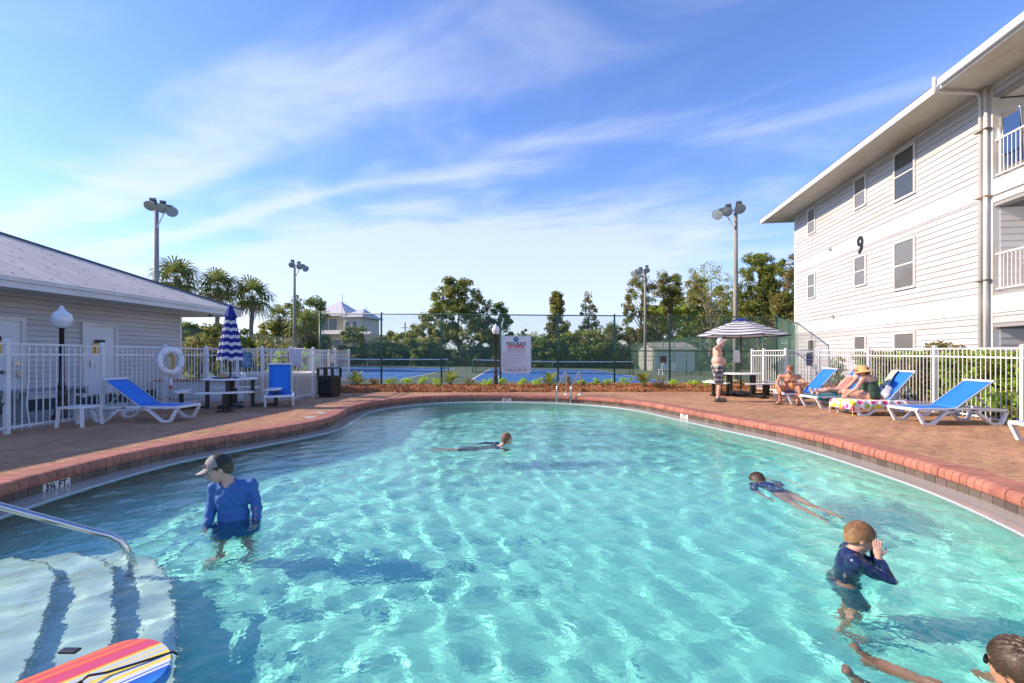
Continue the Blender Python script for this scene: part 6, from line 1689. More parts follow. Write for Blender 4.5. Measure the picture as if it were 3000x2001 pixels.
def figure(J, s=1.0, hs=None, fat=0.0, female=False, face=True, hand_l=None, hand_r=None):
    """J: joints in metres. returns the body field"""
    B = Body(); hs = hs or s
    pel, che, nk, hd = v3(J['pelvis']), v3(J['chest']), v3(J['neck']), v3(J['head'])
    sl, sr = v3(J['sh_l']), v3(J['sh_r']); right = nrm(sr - sl); up = nrm(che - pel); fwd = nrm(np.cross(up, right)); right = nrm(np.cross(fwd, up))
    fr = np.stack([right, fwd, up]); hl, hr_ = v3(J.get('hip_l', pel - right * .09 * s)), v3(J.get('hip_r', pel + right * .09 * s))
    B.ell(che + up * .03 * s, v3(.158, .105, .155) * s, fr, tag='torso'); mid = (pel + che) / 2
    B.ell(mid, v3(.138 + fat * .35, .098 + fat * .4, .15) * s, fr, .05, 'torso')
    B.ell(pel, v3(.160 + fat * .2, .112 + fat * .3, .105) * s, fr, .05, 'torso_pelvis')
    if fat: B.ell(mid - up * .02 * s + fwd * (.055 + fat * .25) * s, v3(.125 + fat * .2, .10 + fat * .35, .13) * s, fr, .06, 'torso')
    if female:
        for q in (-1, 1): B.ell(che + right * q * .065 * s + fwd * .095 * s + up * .0, v3(.058, .055, .058) * s, fr, .03, 'torso')
        B.ell(pel - fwd * .03, v3(.175, .12, .10) * s, fr, .05, 'torso_pelvis')
    elif s > .95:
        for q in (-1, 1): B.ell(che + right * q * .07 * s + fwd * .075 * s + up * .05 * s, v3(.065, .035, .05) * s, fr, .03, 'torso')
    for sh in (sl, sr): B.cap(che + up * .13 * s, sh, .062 * s, .054 * s, .04, 'shoulder')
    B.cap(che + up * .13 * s, nk, .062 * s, .052 * s, .04, 'neckbase'); B.cap(nk, hd - nrm(J.get('head_u', up)) * .03 * hs, .052 * s, .048 * s, .02, 'neck')
    for d in 'lr':
        sh, e, w = v3(J['sh_' + d]), v3(J['el_' + d]), v3(J['wr_' + d]); sd = 'arm_' + d
        B.cap(sh, e, .050 * s, .038 * s, .025, sd + '_up'); B.cap(e, w, .038 * s, .026 * s, .015, sd + '_low')
        m_ = e + (w - e) * .3; B.ell(m_, v3(.040, .040, .07) * s, None, .03, sd + '_low') if False else None
        hdir = nrm(v3(J['hand_' + d]) - w) if ('hand_' + d) in J else nrm(w - e)
        pn = nrm(J.get('palm_' + d, np.cross(hdir, v3(0, 0, 1)) + 1e-3)); sdv = nrm(np.cross(hdir, pn)); pn = nrm(np.cross(sdv, hdir))
        B.cap(w, w + hdir * .03 * s, .024 * s, .024 * s, .01, 'hand_' + d)
        B.ell(w + hdir * .055 * s, v3(.040, .016, .048) * s, np.stack([sdv, pn, hdir]), .012, 'hand_' + d)
        cu = J.get('curl_' + d, .5)
        for q, (off, ln) in enumerate(((-.030, .062), (-.010, .072), (.010, .068), (.029, .054))):
            b0 = w + hdir * .092 * s + sdv * off * s; d1 = nrm(hdir + pn * cu * .5); d2 = nrm(hdir + pn * cu * 1.6)
            b1 = b0 + d1 * ln * .5 * s; b2 = b1 + d2 * ln * .5 * s
            B.cap(b0, b1, .0095 * s, .0085 * s, .004, 'hand_' + d); B.cap(b1, b2, .0085 * s, .0065 * s, .003, 'hand_' + d)
        t0 = w + hdir * .035 * s - sdv * .034 * s; t1 = t0 + nrm(hdir * .7 - sdv * .8 + pn * .3) * .036 * s; t2 = t1 + nrm(hdir * 1.0 - sdv * .3 + pn * .4) * .030 * s
        B.cap(t0, t1, .012 * s, .0105 * s, .006, 'hand_' + d); B.cap(t1, t2, .0105 * s, .008 * s, .003, 'hand_' + d)
        h, k, a = (hl if d == 'l' else hr_), v3(J['kn_' + d]), v3(J['an_' + d]); sg = 'leg_' + d
        B.cap(h, k, (.086 + fat * .1) * s, .055 * s, .04, sg + '_up'); B.cap(k, a, .054 * s, .036 * s, .02, sg + '_low')
        B.ell(k + (a - k) * .28 + nrm(np.cross(nrm(a - k), right)) * -.008, v3(.052, .052, .052) * s, None, .04, sg + '_low')
        to = v3(J['toe_' + d]); B.cap(a, to, .036 * s, .024 * s, .02, 'foot_' + d); hb = a + nrm(a - to) * .03 * s; hb = hb + nrm(a - k) * .02 * s; B.cap(a, hb, .036 * s, .032 * s, .02, 'foot_' + d)
        sdf_ = nrm(np.cross(nrm(to - a), nrm(a - k) + 1e-3)); B.cap(to + sdf_ * .018 * s, to - sdf_ * .018 * s, .022 * s, .020 * s, .015, 'foot_' + d)
    f = nrm(J['head_f']); u = nrm(v3(J.get('head_u', (0, 0, 1)))); u = nrm(u - f * (u @ f)); r = nrm(np.cross(f, u)); H = np.stack([r, f, u])
    at = lambda a, b, c: hd + (r * a + f * b + u * c) * hs
    B.ell(at(0, -.008, .028), v3(.074, .094, .090) * hs, H, .012, 'skull')
    B.ell(at(0, .028, -.035), v3(.060, .062, .070) * hs, H, .02, 'face')
    B.ell(at(0, .055, -.082), v3(.030, .026, .022) * hs, H, .02, 'face')
    B.cap(at(-.035, .072, .022), at(.035, .072, .022), .016 * hs, .016 * hs, .012, 'face')
    for q in (-1, 1): B.ell(at(q * .040, .062, -.022), v3(.020, .018, .018) * hs, H, .015, 'face'); B.ell(at(q * .074, -.006, -.008), v3(.010, .019, .030) * hs, H, .006, 'ear')
    B.cap(at(0, .088, .012), at(0, .112, -.022), .009 * hs, .0125 * hs, .006, 'nose')
    for q in (-1, 1): B.ell(at(q * .011, .098, -.026), v3(.009, .010, .007) * hs, H, .005, 'nose')
    B.cap(at(-.018, .088, -.052), at(.018, .088, -.052), .0075 * hs, .0075 * hs, .005, 'face'); B.cap(at(-.014, .087, -.063), at(.014, .087, -.063), .0075 * hs, .0075 * hs, .005, 'face')
    B.J = J; B.H = (hd, r, f, u, hs); B.T = (pel, che, right, fwd, up, s)
    return B
def tufts(sc, amp):
    def fn(P): return amp * (np.sin(P[..., 0] * sc + 3 * np.sin(P[..., 1] * sc * .6)) * np.sin(P[..., 1] * sc * 1.1 + 2 * np.sin(P[..., 2] * sc * .5)) * np.sin(P[..., 2] * sc * .9 + 1))
    return fn
M['hair_brown'] = mat('hair_brown', (.10, .055, .03), .5, n=(60, .8), col2=(.04, .022, .012), streak=(1, 1, .25)); M['hair_sandy'] = mat('hair_sandy', (.46, .24, .10), .5, n=(70, .8), col2=(.19, .10, .045), streak=(1, 1, .25))
M['hair_white'] = mat('hair_white', (.62, .60, .58), .7, n=(60, .6), col2=(.45, .42, .40)); M['hair_blonde'] = mat('hair_blonde', (.60, .46, .28), .5, n=(60, .6), col2=(.42, .30, .17)); M['hair_ginger'] = mat('hair_ginger', (.33, .15, .07), .6, n=(60, .6), col2=(.20, .09, .05))
M['eye_white'] = mat('eye_white', (.70, .68, .66), .2); M['eye_dark'] = mat('eye_dark', (.02, .015, .01), .1); M['lip'] = M['lip']; M['mouth'] = mat('mouth', (.42, .13, .11), .5); M['lens_dark'] = mat('lens_dark', (.008, .008, .01), .08)
def person_parts(B, o, base, hair=None, hair_len=-.045, eyes=True, glasses=False, amp=.0022, front=.0, res=.006, hinf=.010):
    hd, r, f, u, hs = B.H; at = lambda a, b, c: hd + (r * a + f * b + u * c) * hs
    H = np.stack([r, f, u])
    if hair:
        hb = Body(); hb.ell(at(0, -.010, .030), v3(.076, .096, .092) * hs, H, .01); hb.ell(at(0, -.035, -.02), v3(.068, .068, .075) * hs, H, .03)
        cut = Body(); cut.ell(at(0, .125 + front, -.055), v3(.085, .095, .105) * hs, H, .0); cut.ell(at(.085, .03, -.06), v3(.04, .045, .06) * hs, H, .02); cut.ell(at(-.085, .03, -.06), v3(.04, .045, .06) * hs, H, .02)
        tf = tufts(110, amp); skin_mesh('hair', hb, res, M[hair], base, o, hinf * hs, [(at(0, 0, hair_len), -u)] if hair_len < -.065 else [(at(0, 0, -.012), nrm(f * .85 - u)), (at(0, 0, -.088), -u)], lambda P: tf(P) + hinf * hs * .85 * np.clip((.035 - ((P - hd) @ u) / hs) / .075, 0, 1), [cut])
    if eyes and not glasses:
        for q in (-1, 1):
            c = at(q * .031, .078, .002) - v3(base)
            e = MB().lathe([(.0, -.012 * hs)] + [(.012 * hs * math.sin(a), -.012 * hs * math.cos(a)) for a in (.6, 1.2, 1.8, 2.4)] + [(.0, .012 * hs)], 10, c).build('eye', M['eye_white'], o, True)
            c2 = at(q * .031, .0855, .001) - v3(base); MB().lathe([(.0, -.006 * hs), (.0055 * hs, -.002 * hs), (.0055 * hs, .003 * hs), (.0, .006 * hs)], 8, c2).build('iris', M['eye_dark'], e, True)
            b = MB(); b.tube([at(q * .016, .094, .024) - v3(base), at(q * .034, .090, .028) - v3(base), at(q * .050, .074, .022) - v3(base)], .0035 * hs, 5); b.build('eyebrow', M[hair or 'hair_brown'], o, True)
    mo = MB().tube([at(-.020, .091, -.058) - v3(base), at(0, .0965, -.0575) - v3(base), at(.020, .091, -.058) - v3(base)], .0042 * hs, 6); mo.build('mouth', M['mouth'], o, True)
    if glasses:
        g = MB()
        for q in (-1, 1):
            cc = [at(q * .034 + .026 * math.cos(a), .098 - .010 * abs(q * .034 + .026 * math.cos(a)) / .06, .004 + .020 * math.sin(a)) - v3(base) for a in np.linspace(0, 2 * math.pi, 13)[:-1]]
            c2 = [p + f * .006 for p in cc]; n = 12; k = len(g.v); g.v += [tuple(p) for p in cc + c2]; g.f += [tuple(range(k + n - 1, k - 1, -1)), tuple(range(k + n, k + 2 * n))] + [(k + i, k + (i + 1) % n, k + n + (i + 1) % n, k + n + i) for i in range(n)]; g.m += [0] * (n + 2)
            g.bar(at(q * .062, .085, .012) - v3(base), at(q * .080, -.01, .006) - v3(base), .004, .008)
        g.bar(at(-.010, .103, .010) - v3(base), at(.010, .103, .010) - v3(base), .004, .006)
        g.build('sunglasses', M['lens_dark'], o)
def person(label, J, base, skin, res=.009, **kw):
    B = figure(J, **kw); o = skin_mesh('person', B, res, M[skin], base); tag(o, label, 'person'); return B, o
def leg_sleeve(J, h, kn, frac, r0, r1): h, kn = v3(h), v3(kn); e = h + (kn - h) * frac; return h, e, r0, r1
def shorts(B, o, base, m, frac=.85, r0=.095, r1=.085, res=.009, waist=.09, name='shorts', infl=.006):
    pel, che, right, fwd, up, s = B.T; J = B.J; sb = B.sub(['torso_pelvis']); clips = [(pel + up * waist * s, up)]
    g = Body(); g.p = list(sb.p)
    for q in B.sub(['torso']).p: g.p.append(q)
    hl, hr_ = v3(J.get('hip_l', pel - right * .09 * s)), v3(J.get('hip_r', pel + right * .09 * s))
    objs = []
    ends = []
    for h, k in ((hl, v3(J['kn_l'])), (hr_, v3(J['kn_r']))):
        e = h + (k - h) * frac; g.cap(h, e, r0 * s, r1 * s, .03); ends.append((e, nrm(k - h)))
    lo, hi = g.bounds(.03)
    def fn(P):
        d = g.field(P, infl); d = np.maximum(d, (P - (pel + up * waist * s)) @ up)
        a = (P - ends[0][0]) @ ends[0][1]; b = (P - ends[1][0]) @ ends[1][1]
        da = np.linalg.norm(P - ends[0][0], axis=-1); db = np.linalg.norm(P - ends[1][0], axis=-1)
        return np.maximum(d, np.where(da < db, a, b)) + .0015 * np.sin(P[..., 0] * 90) * np.sin(P[..., 1] * 70 + P[..., 2] * 30)
    V, F = surface(fn, lo, hi, res); return npmesh(name, V - v3(base), F, m, o, smooth=True)

HAIRS = {}
# --- standing man
base = (5.77, 12.76, 0)
Jm = dict(pelvis=(5.76, 12.76, .97), chest=(5.75, 12.76, 1.31), neck=(5.78, 12.76, 1.52), head=(5.85, 12.75, 1.66), head_f=(.96, .22, -.15),
          sh_r=(5.73, 12.57, 1.45), sh_l=(5.77, 12.95, 1.45), el_r=(5.56, 12.43, 1.49), wr_r=(5.83, 12.52, 1.69), hand_r=(5.94, 12.62, 1.75), palm_r=(.2, .3, -1), curl_r=.25,
          el_l=(5.83, 13.02, 1.17), wr_l=(5.93, 12.93, .96), curl_l=.8,
          kn_r=(5.77, 12.67, .50), an_r=(5.72, 12.66, .09), toe_r=(5.86, 12.63, .035), kn_l=(5.85, 12.85, .50), an_l=(5.83, 12.87, .09), toe_l=(5.98, 12.87, .035))
B, o = person('bare chested white haired man standing in plaid shorts, shading his eyes', Jm, base, 'skin_pale', fat=.12, s=1.02, hs=1.0)
person_parts(B, o, base, 'hair_white', hair_len=-.02, res=.007)
bd_ = Body(); hd, r, f, u, hs = B.H; at = lambda a, b, c: hd + (r * a + f * b + u * c) * hs
bd_.ell(at(0, .045, -.085), v3(.058, .05, .045), np.stack([r, f, u])); skin_mesh('beard', bd_, .007, M['hair_white'], base, o, .006, [(at(0, 0, -.05), u)], tufts(120, .003))
pm = bpy.data.materials.new('plaid'); pm.use_nodes = True; nt = pm.node_tree; N = nt.nodes; L_ = nt.links; tcn = N.new('ShaderNodeTexCoord'); sp_ = N.new('ShaderNodeSeparateXYZ'); L_.new(tcn.outputs['Object'], sp_.inputs[0])
def nm(op, a, b): n = N.new('ShaderNodeMath'); n.operation = op; [L_.new(v, n.inputs[i]) if not isinstance(v, (int, float)) else setattr(n.inputs[i], 'default_value', v) for i, v in enumerate((a, b))]; return n.outputs[0]
def band(src, fq, th, ph=0): return nm('GREATER_THAN', nm('SINE', nm('ADD', nm('MULTIPLY', src, fq), ph), 0), th)
xx_ = nm('ADD', sp_.outputs[0], nm('MULTIPLY', sp_.outputs[1], .8))
dark = nm('ADD', nm('ADD', nm('MULTIPLY', band(xx_, 52, .2), .42), nm('MULTIPLY', band(sp_.outputs[2], 48, .3), .38)), nm('ADD', nm('MULTIPLY', band(xx_, 104, .93, 1), .5), nm('MULTIPLY', band(sp_.outputs[2], 96, .92, 1), .5)))
rmp = N.new('ShaderNodeValToRGB'); L_.new(dark, rmp.inputs[0]); rmp.color_ramp.elements[0].color = (.50, .48, .50, 1); rmp.color_ramp.elements[1].color = (.025, .022, .03, 1); rmp.color_ramp.elements[1].position = .60
L_.new(rmp.outputs[0], N['Principled BSDF'].inputs['Base Color']); N['Principled BSDF'].inputs['Roughness'].default_value = .9
shorts(B, o, base, pm, frac=.98, r0=.115, r1=.105, waist=.05)
shoe = mat('shoe_grey', (.13, .12, .10), .8, n=(30, .6), col2=(.07, .065, .055))
for d in 'lr':
    a, t_o = v3(Jm['an_' + d]), v3(Jm['toe_' + d]); sb = Body(); hh = nrm(t_o - a); hh[2] = 0; hh = nrm(hh)
    sb.cap(v3(a[0], a[1], .05) - hh * .05, v3(a[0], a[1], .045) + hh * .20, .048, .040); sb.cap(v3(a[0], a[1], .05) - hh * .02, v3(a[0], a[1], .10), .05, .046)
    skin_mesh('shoe', sb, .009, shoe, base, o, .004, [((0, 0, .115), (0, 0, 1)), ((0, 0, .004), (0, 0, -1))])

# --- seated man
base = (7.35, 12.1, 0)
Js = dict(pelvis=(7.46, 12.16, .40), chest=(7.36, 12.04, .64), neck=(7.31, 11.97, .80), head=(7.28, 11.93, .915), head_f=(-.85, -.5, -.18), sh_r=(7.12, 12.10, .735), sh_l=(7.54, 11.96, .735),
          el_r=(6.97, 11.98, .54), wr_r=(6.93, 11.80, .44), hand_r=(6.93, 11.76, .34), curl_r=.9, el_l=(7.58, 11.78, .57), wr_l=(7.30, 11.70, .54), hand_l=(7.18, 11.69, .53), palm_l=(0, .6, -.5), curl_l=1.2,
          hip_r=(7.36, 12.16, .38), hip_l=(7.55, 12.10, .38), kn_r=(7.00, 11.95, .47), an_r=(7.13, 12.08, .09), toe_r=(6.99, 12.0, .04), kn_l=(7.46, 11.72, .46), an_l=(7.46, 11.90, .09), toe_l=(7.36, 11.76, .04))
B, o = person('tanned man sitting on a lounger edge with elbows on knees and a can in hand', Js, base, 'skin_tan', s=.98, fat=.06)
person_parts(B, o, base, 'hair_ginger', hair_len=.0, front=-.03, res=.007)
shorts(B, o, base, mat('shorts_slate', (.12, .14, .20), .8, n=(8, .6), col2=(.25, .25, .29)), frac=.72, r0=.105, r1=.10)
flip = mat('sandal_brown', (.07, .03, .025), .7)
for d in 'lr':
    a, t_o = v3(Js['an_' + d]), v3(Js['toe_' + d]); hh = nrm(v3(t_o[0] - a[0], t_o[1] - a[1], 0)); sb = Body(); sb.cap(v3(a[0], a[1], .012) - hh * .05, v3(a[0], a[1], .012) + hh * .22, .045, .048)
    skin_mesh('sandal', sb, .008, flip, base, o, 0, [((0, 0, .020), (0, 0, 1)), ((0, 0, .003), (0, 0, -1))])
cn = thing('drink_can', 'orange and dark can in a sleeve held by the seated man', 'can', (7.17, 11.66, .50), 0)
MB().lathe([(.0, 0), (.034, .0), (.036, .01), (.036, .085), (.034, .09)], 14).build('sleeve', mat('can_orange', (.75, .28, .02), .5), cn, True)
MB().lathe([(.033, .09), (.033, .125), (.026, .135), (.0, .133)], 14).build('can_top', mat('can_navy', (.02, .03, .08), .3), cn, True)

# --- reclining woman in coral
base = (8.0, 11.2, .3)
Jb = dict(pelvis=(8.12, 11.22, .43), chest=(8.36, 11.20, .64), neck=(8.44, 11.17, .80), head=(8.44, 11.13, .93), head_f=(-.72, -.68, -.1), sh_l=(8.36, 11.03, .76), sh_r=(8.42, 11.38, .76),
          el_l=(8.15, 10.94, .60), wr_l=(8.0, 10.96, .46), hand_l=(7.92, 10.98, .41), el_r=(8.28, 11.48, .55), wr_r=(8.12, 11.42, .42),
          hip_l=(8.12, 11.12, .42), hip_r=(8.12, 11.32, .42), kn_l=(7.76, 11.12, .46), an_l=(7.46, 11.10, .375), toe_l=(7.40, 11.09, .47), kn_r=(7.76, 11.30, .44), an_r=(7.45, 11.28, .37), toe_r=(7.40, 11.30, .47))
Jb['sh_l'], Jb['sh_r'] = Jb['sh_l'], Jb['sh_r']
B, o = person('blonde woman in coral swimsuit and sunglasses reclining on a lounger', Jb, base, 'skin_pale', s=.90, female=True)
person_parts(B, o, base, 'hair_blonde', hair_len=-.05, glasses=True, res=.007, hinf=.016)
coral = mat('coral', (.75, .20, .15), .7)
pel, che, right, fwd, up, s = B.T
skin_mesh('swimsuit', B.sub(['torso']), .009, coral, base, o, .006, [(che + up * .10, up)])

# --- woman in straw hat, back to the camera
base = (7.9, 10.05, .3)
Jh = dict(pelvis=(7.92, 10.03, .42), chest=(7.90, 10.04, .66), neck=(7.87, 10.06, .825), head=(7.82, 10.11, .92), head_f=(-.75, .62, -.22), sh_l=(7.70, 10.0, .765), sh_r=(8.07, 10.11, .765),
          el_l=(7.54, 9.97, .56), wr_l=(7.38, 10.03, .43), hand_l=(7.33, 10.04, .34), curl_l=.7, el_r=(8.12, 10.34, .56), wr_r=(7.98, 10.46, .47),
          hip_l=(7.82, 10.0, .41), hip_r=(8.0, 10.1, .41), kn_l=(7.46, 10.20, .47), an_l=(7.70, 10.52, .16), toe_l=(7.66, 10.62, .06), kn_r=(7.66, 10.45, .47), an_r=(7.90, 10.68, .12), toe_r=(7.86, 10.80, .04))
B, o = person('woman in green swimsuit and wide straw hat sitting with her back turned', Jh, base, 'skin', s=.98, female=True, fat=.12)
person_parts(B, o, base, 'hair_brown', hair_len=-.09, eyes=False, res=.007, hinf=.014)
green = mat('swim_green', (.045, .085, .05), .7, n=(6, .5), col2=(.035, .065, .04))
pel, che, right, fwd, up, s = B.T
skin_mesh('swimsuit', B.sub(['torso']), .009, green, base, o, .007, [(che + up * .055, up)])
st = MB(); b_ = v3(base)
for q in (-1, 1): st.tube([che + right * q * .10 - fwd * .112 + up * .04 - b_, che + right * q * .085 - fwd * .085 + up * .13 - b_, che + right * q * .075 + up * .175 - b_], .006, 5)
st.build('strap', green, o, True)
ht = MB(); hd, r, f, u, hs = B.H
ht.lathe([(.0, .150), (.06, .152), (.088, .135), (.098, .06), (.104, .035)], 28)
for rr, zz_ in (): pass
n0 = len(ht.v)
ht.lathe([(.102, .04), (.15, .030), (.20, .022), (.215, .012), (.20, .012), (.15, .020), (.10, .030)], 28)
for i in range(n0, len(ht.v)):
    x, y, z = ht.v[i]; rad = math.hypot(x, y); ht.v[i] = (x, y, z - .10 * max(0, rad - .1) * (1 + .5 * math.sin(2 * math.atan2(y, x))))
Hm = Matrix(((r[0], f[0], u[0], hd[0] - b_[0]), (r[1], f[1], u[1], hd[1] - b_[1]), (r[2], f[2], u[2], hd[2] - b_[2]), (0, 0, 0, 1)))
ht.v = [tuple(Hm @ Vector(p)) for p in ht.v]
sunhat = mat('sunhat', (.62, .40, .16), .8, n=(30, .6), col2=(.50, .30, .11))
ho = ht.build('sun_hat', sunhat, o, True)

def _shirt_body(B, J):
    g = B.sub(['torso', 'shoulder', 'neckbase', 'arm_']); pel, che, right, fwd, up, s = B.T
    for q in (-1, 1): g.cap(pel + right * q * .06, pel + right * q * .075 - up * .2, .105, .11, .05, 'torso')
    return g
# --- boy in the blue shirt standing in the pool
base = (-2.58, 4.18, -1.2)
Jy = dict(pelvis=(-2.58, 4.19, -.36), chest=(-2.60, 4.18, -.05), neck=(-2.63, 4.17, .125), head=(-2.68, 4.12, .250), head_f=(-.74, -.52, -.30), head_u=(-.25, -.15, 1), sh_r=(-2.735, 4.145, .068), sh_l=(-2.47, 4.25, .068),
          el_r=(-2.765, 4.13, -.15), wr_r=(-2.745, 4.05, -.31), hand_r=(-2.73, 4.02, -.37), el_l=(-2.405, 4.24, -.14), wr_l=(-2.365, 4.16, -.31), hand_l=(-2.36, 4.13, -.38),
          kn_r=(-2.68, 4.16, -.78), an_r=(-2.72, 4.20, -1.15), toe_r=(-2.78, 4.08, -1.2), kn_l=(-2.48, 4.20, -.78), an_l=(-2.45, 4.24, -1.15), toe_l=(-2.45, 4.12, -1.2))
Jy = {k_: ((v_[0] + .03,) + tuple(v_[1:]) if k_ not in ('head_f', 'head_u') else v_) for k_, v_ in Jy.items()}
B, o = person('boy in grey cap and long sleeved blue shirt standing waist deep', Jy, base, 'skin_pale', res=.006, s=.88, hs=1.0)
person_parts(B, o, base, 'hair_brown', hair_len=-.035, res=.005, hinf=.006)
blue_shirt = mat('shirt_blue', (.050, .165, .42), .65, n=(7, .6), col2=(.030, .11, .34), bump=(9, .8))
pel, che, right, fwd, up, s = B.T
skin_mesh('shirt', _shirt_body(B, Jy), .006, blue_shirt, base, o, .010,
          [(pel - up * .22, -up), (v3(Jy['neck']) + up * .035, up)], lambda P: .0045 * np.sin(P[..., 0] * 48 + 3 * np.sin(P[..., 2] * 17)) * np.sin(P[..., 2] * 26 + P[..., 1] * 30 + 2 * np.sin(P[..., 0] * 20)) + .002 * np.sin(P[..., 2] * 75 + 4 * np.sin(P[..., 0] * 25)), [Body().cap(v3(Jy['neck']) + fwd * .03 - up * .02, v3(Jy['neck']) + fwd * .015 + up * .1, .050, .075)])
shorts(B, o, base, mat('swim_lime', (.05, .22, .22), .7, n=(14, .9), col2=(.30, .40, .10)), frac=.75, r0=.10, r1=.09, waist=.0)
hd, r, f, u, hs = B.H; at = lambda a, b, c: hd + (r * a + f * b + u * c) * hs; Hf = np.stack([r, f, u])
cb = Body(); cb.ell(at(0, -.008, .045), v3(.083, .103, .092) * hs, Hf)
capf = skin_mesh('cap', cb, .005, mat('cap_grey', (.30, .27, .25), .8), base, o, .004, [(at(0, 0, .040), -u), (at(0, .0, .0), -f)])
capb = skin_mesh('cap_mesh', cb, .005, mat('cap_dark', (.03, .032, .028), .8), base, o, .003, [(at(0, 0, .028), -u), (at(0, .0, .0), f)])
br = MB(); n = 14; b_ = v3(base)
for ring_ in ((.0, .0), (.004, 0)):
    for i in range(n + 1):
        a = math.pi * i / n; br.v.append(tuple(at(.078 * math.cos(a), .04 + .055 * math.sin(a), .045 + ring_[0]) - b_))
        br.v.append(tuple(at(.070 * math.cos(a), .06 + .115 * math.sin(a), .030 + ring_[0] - .01 * abs(math.cos(a))) - b_))
for kk in (0, 2 * (n + 1)):
    for i in range(n): br.f.append((kk + 2 * i, kk + 2 * i + 1, kk + 2 * i + 3, kk + 2 * i + 2)); br.m.append(0)
br.build('cap_visor', bpy.data.materials['cap_grey'], o, True)
pt = MB()
for i in range(9):
    for j in range(4):
        x = -.036 + .072 * i / 8; z = .062 + .03 * j / 3; yv = .103 * math.sqrt(max(0, 1 - (x / .088) ** 2 - ((z - .045) / .098) ** 2)) - .008 + .0075
        pt.v.append(tuple(at(x, yv, z) - b_))
for i in range(8):
    for j in range(3): a = i * 4 + j; pt.f.append((a, a + 4, a + 5, a + 1)); pt.m.append(0)
pt.build('cap_patch', mat('patch_navy', (.02, .02, .05), .6), o)
tm = text_mesh('cap_lettering', 'SALT LIFE', .016, M['line_white'], o, Matrix(((r[0], u[0], f[0], 0), (r[1], u[1], f[1], 0), (r[2], u[2], f[2], 0), (0, 0, 0, 1))) @ Matrix.Identity(4), .0004)
tm.location = tuple(at(0, .1035, .074) - b_)
logo = MB()
for (a_, b__, w) in (((.0, .03), (.02, .01), .012), ((.0, .05), (.012, .03), .02), ((.012, -.01), (.006, -.035), .010), ((.006, -.045), (.014, -.07), .012), ((.0, -.08), (.012, -.10), .012)):
    e_, w_ = v3(Jy['el_l']), v3(Jy['wr_l']); d_ = nrm(w_ - e_); o_dir = nrm(v3(.35, -.94, 0)); s_dir = nrm(np.cross(d_, o_dir)); c0 = e_ + d_ * .02 + o_dir * .050
    logo.bar(c0 - d_ * a_[1] + s_dir * (a_[0] - .006) - b_, c0 - d_ * b__[1] + s_dir * (b__[0] - .006) - b_, w, .004, up=tuple(o_dir))
logo.build('sleeve_logo', mat('logo_orange', (.75, .22, .10), .6), o)

# --- boy in navy shirt holding his face
base = (2.45, 3.2, -1.2)
Jn = dict(pelvis=(2.34, 3.22, -.47), chest=(2.375, 3.215, -.24), neck=(2.41, 3.21, -.105), head=(2.445, 3.20, -.005), head_f=(.90, -.26, -.36), sh_r=(2.345, 3.105, -.140), sh_l=(2.445, 3.315, -.140),
          el_r=(2.535, 3.045, -.245), wr_r=(2.485, 3.085, -.095), hand_r=(2.49, 3.105, .02), palm_r=(.35, .9, 0), curl_r=.12, el_l=(2.63, 3.27, -.25), wr_l=(2.57, 3.23, -.105), hand_l=(2.55, 3.20, -.02), palm_l=(-.9, -.2, .1), curl_l=.2,
          kn_r=(2.38, 3.14, -.80), an_r=(2.28, 3.14, -1.14), toe_r=(2.38, 3.10, -1.18), kn_l=(2.44, 3.30, -.80), an_l=(2.38, 3.31, -1.14), toe_l=(2.48, 3.28, -1.18))
B, o = person('sandy haired boy in navy swim shirt covering his face with his hands', Jn, base, 'skin', res=.005, s=.72, hs=.86)
person_parts(B, o, base, 'hair_sandy', hair_len=-.045, res=.0045, hinf=.006, amp=.0012)
HAIRS['sandy haired'] = (B, base, 'hair_sandy', 2600, 0.03, 0.0011, -0.04, 0.14, 3)
navy = mat('swim_navy', (.010, .018, .075), .25, coat=.4, bump=(20, .3))
pel, che, right, fwd, up, s = B.T
skin_mesh('shirt', B.sub(['torso', 'shoulder', 'neckbase', 'arm_']), .005, navy, base, o, .009,
          [(pel - up * .12, -up), (v3(Jn['neck']) + up * .02, up)], lambda P: .003 * np.sin(P[..., 0] * 70 + 2 * np.sin(P[..., 2] * 30)) * np.sin(P[..., 2] * 30 + P[..., 1] * 40), [Body().cap(v3(Jn['neck']) + fwd * .02, v3(Jn['neck']) + fwd * .01 + up * .1, .044, .06)])
shorts(B, o, base, mat('swim_tropic', (.012, .09, .20), .6, n=(9, 1.0), col2=(.10, .30, .38)), frac=.95, r0=.10, r1=.10, waist=.03, res=.008)

# --- swimmer in the middle of the pool
base = (-.4, 7.6, -.3)
Jc = dict(pelvis=(-.62, 7.54, -.365), chest=(-.34, 7.62, -.315), neck=(-.175, 7.65, -.235), head=(-.085, 7.66, -.125), head_f=(.85, .42, .1), head_u=(-.1, 0, 1), sh_r=(-.24, 7.48, -.275), sh_l=(-.26, 7.80, -.25),
          el_r=(-.06, 7.40, -.34), wr_r=(-.10, 7.30, -.32), el_l=(-.46, 7.86, -.245), wr_l=(-.62, 7.84, -.265), kn_r=(-.96, 7.43, -.40), an_r=(-1.26, 7.36, -.36), toe_r=(-1.38, 7.34, -.34), kn_l=(-.94, 7.58, -.44), an_l=(-1.22, 7.56, -.40), toe_l=(-1.34, 7.56, -.38))
B, o = person('child with ginger hair swimming toward the right in mid pool', Jc, base, 'skin_pale', res=.007, s=.74, hs=.86)
person_parts(B, o, base, 'hair_ginger', hair_len=-.06, res=.006, eyes=False)
HAIRS['child with g'] = (B, base, 'hair_ginger', 900, 0.03, 0.0016, -0.05, 0.2, 4)
pel, che, right, fwd, up, s = B.T
dk = mat('swim_dark', (.012, .018, .05), .35, coat=.3)
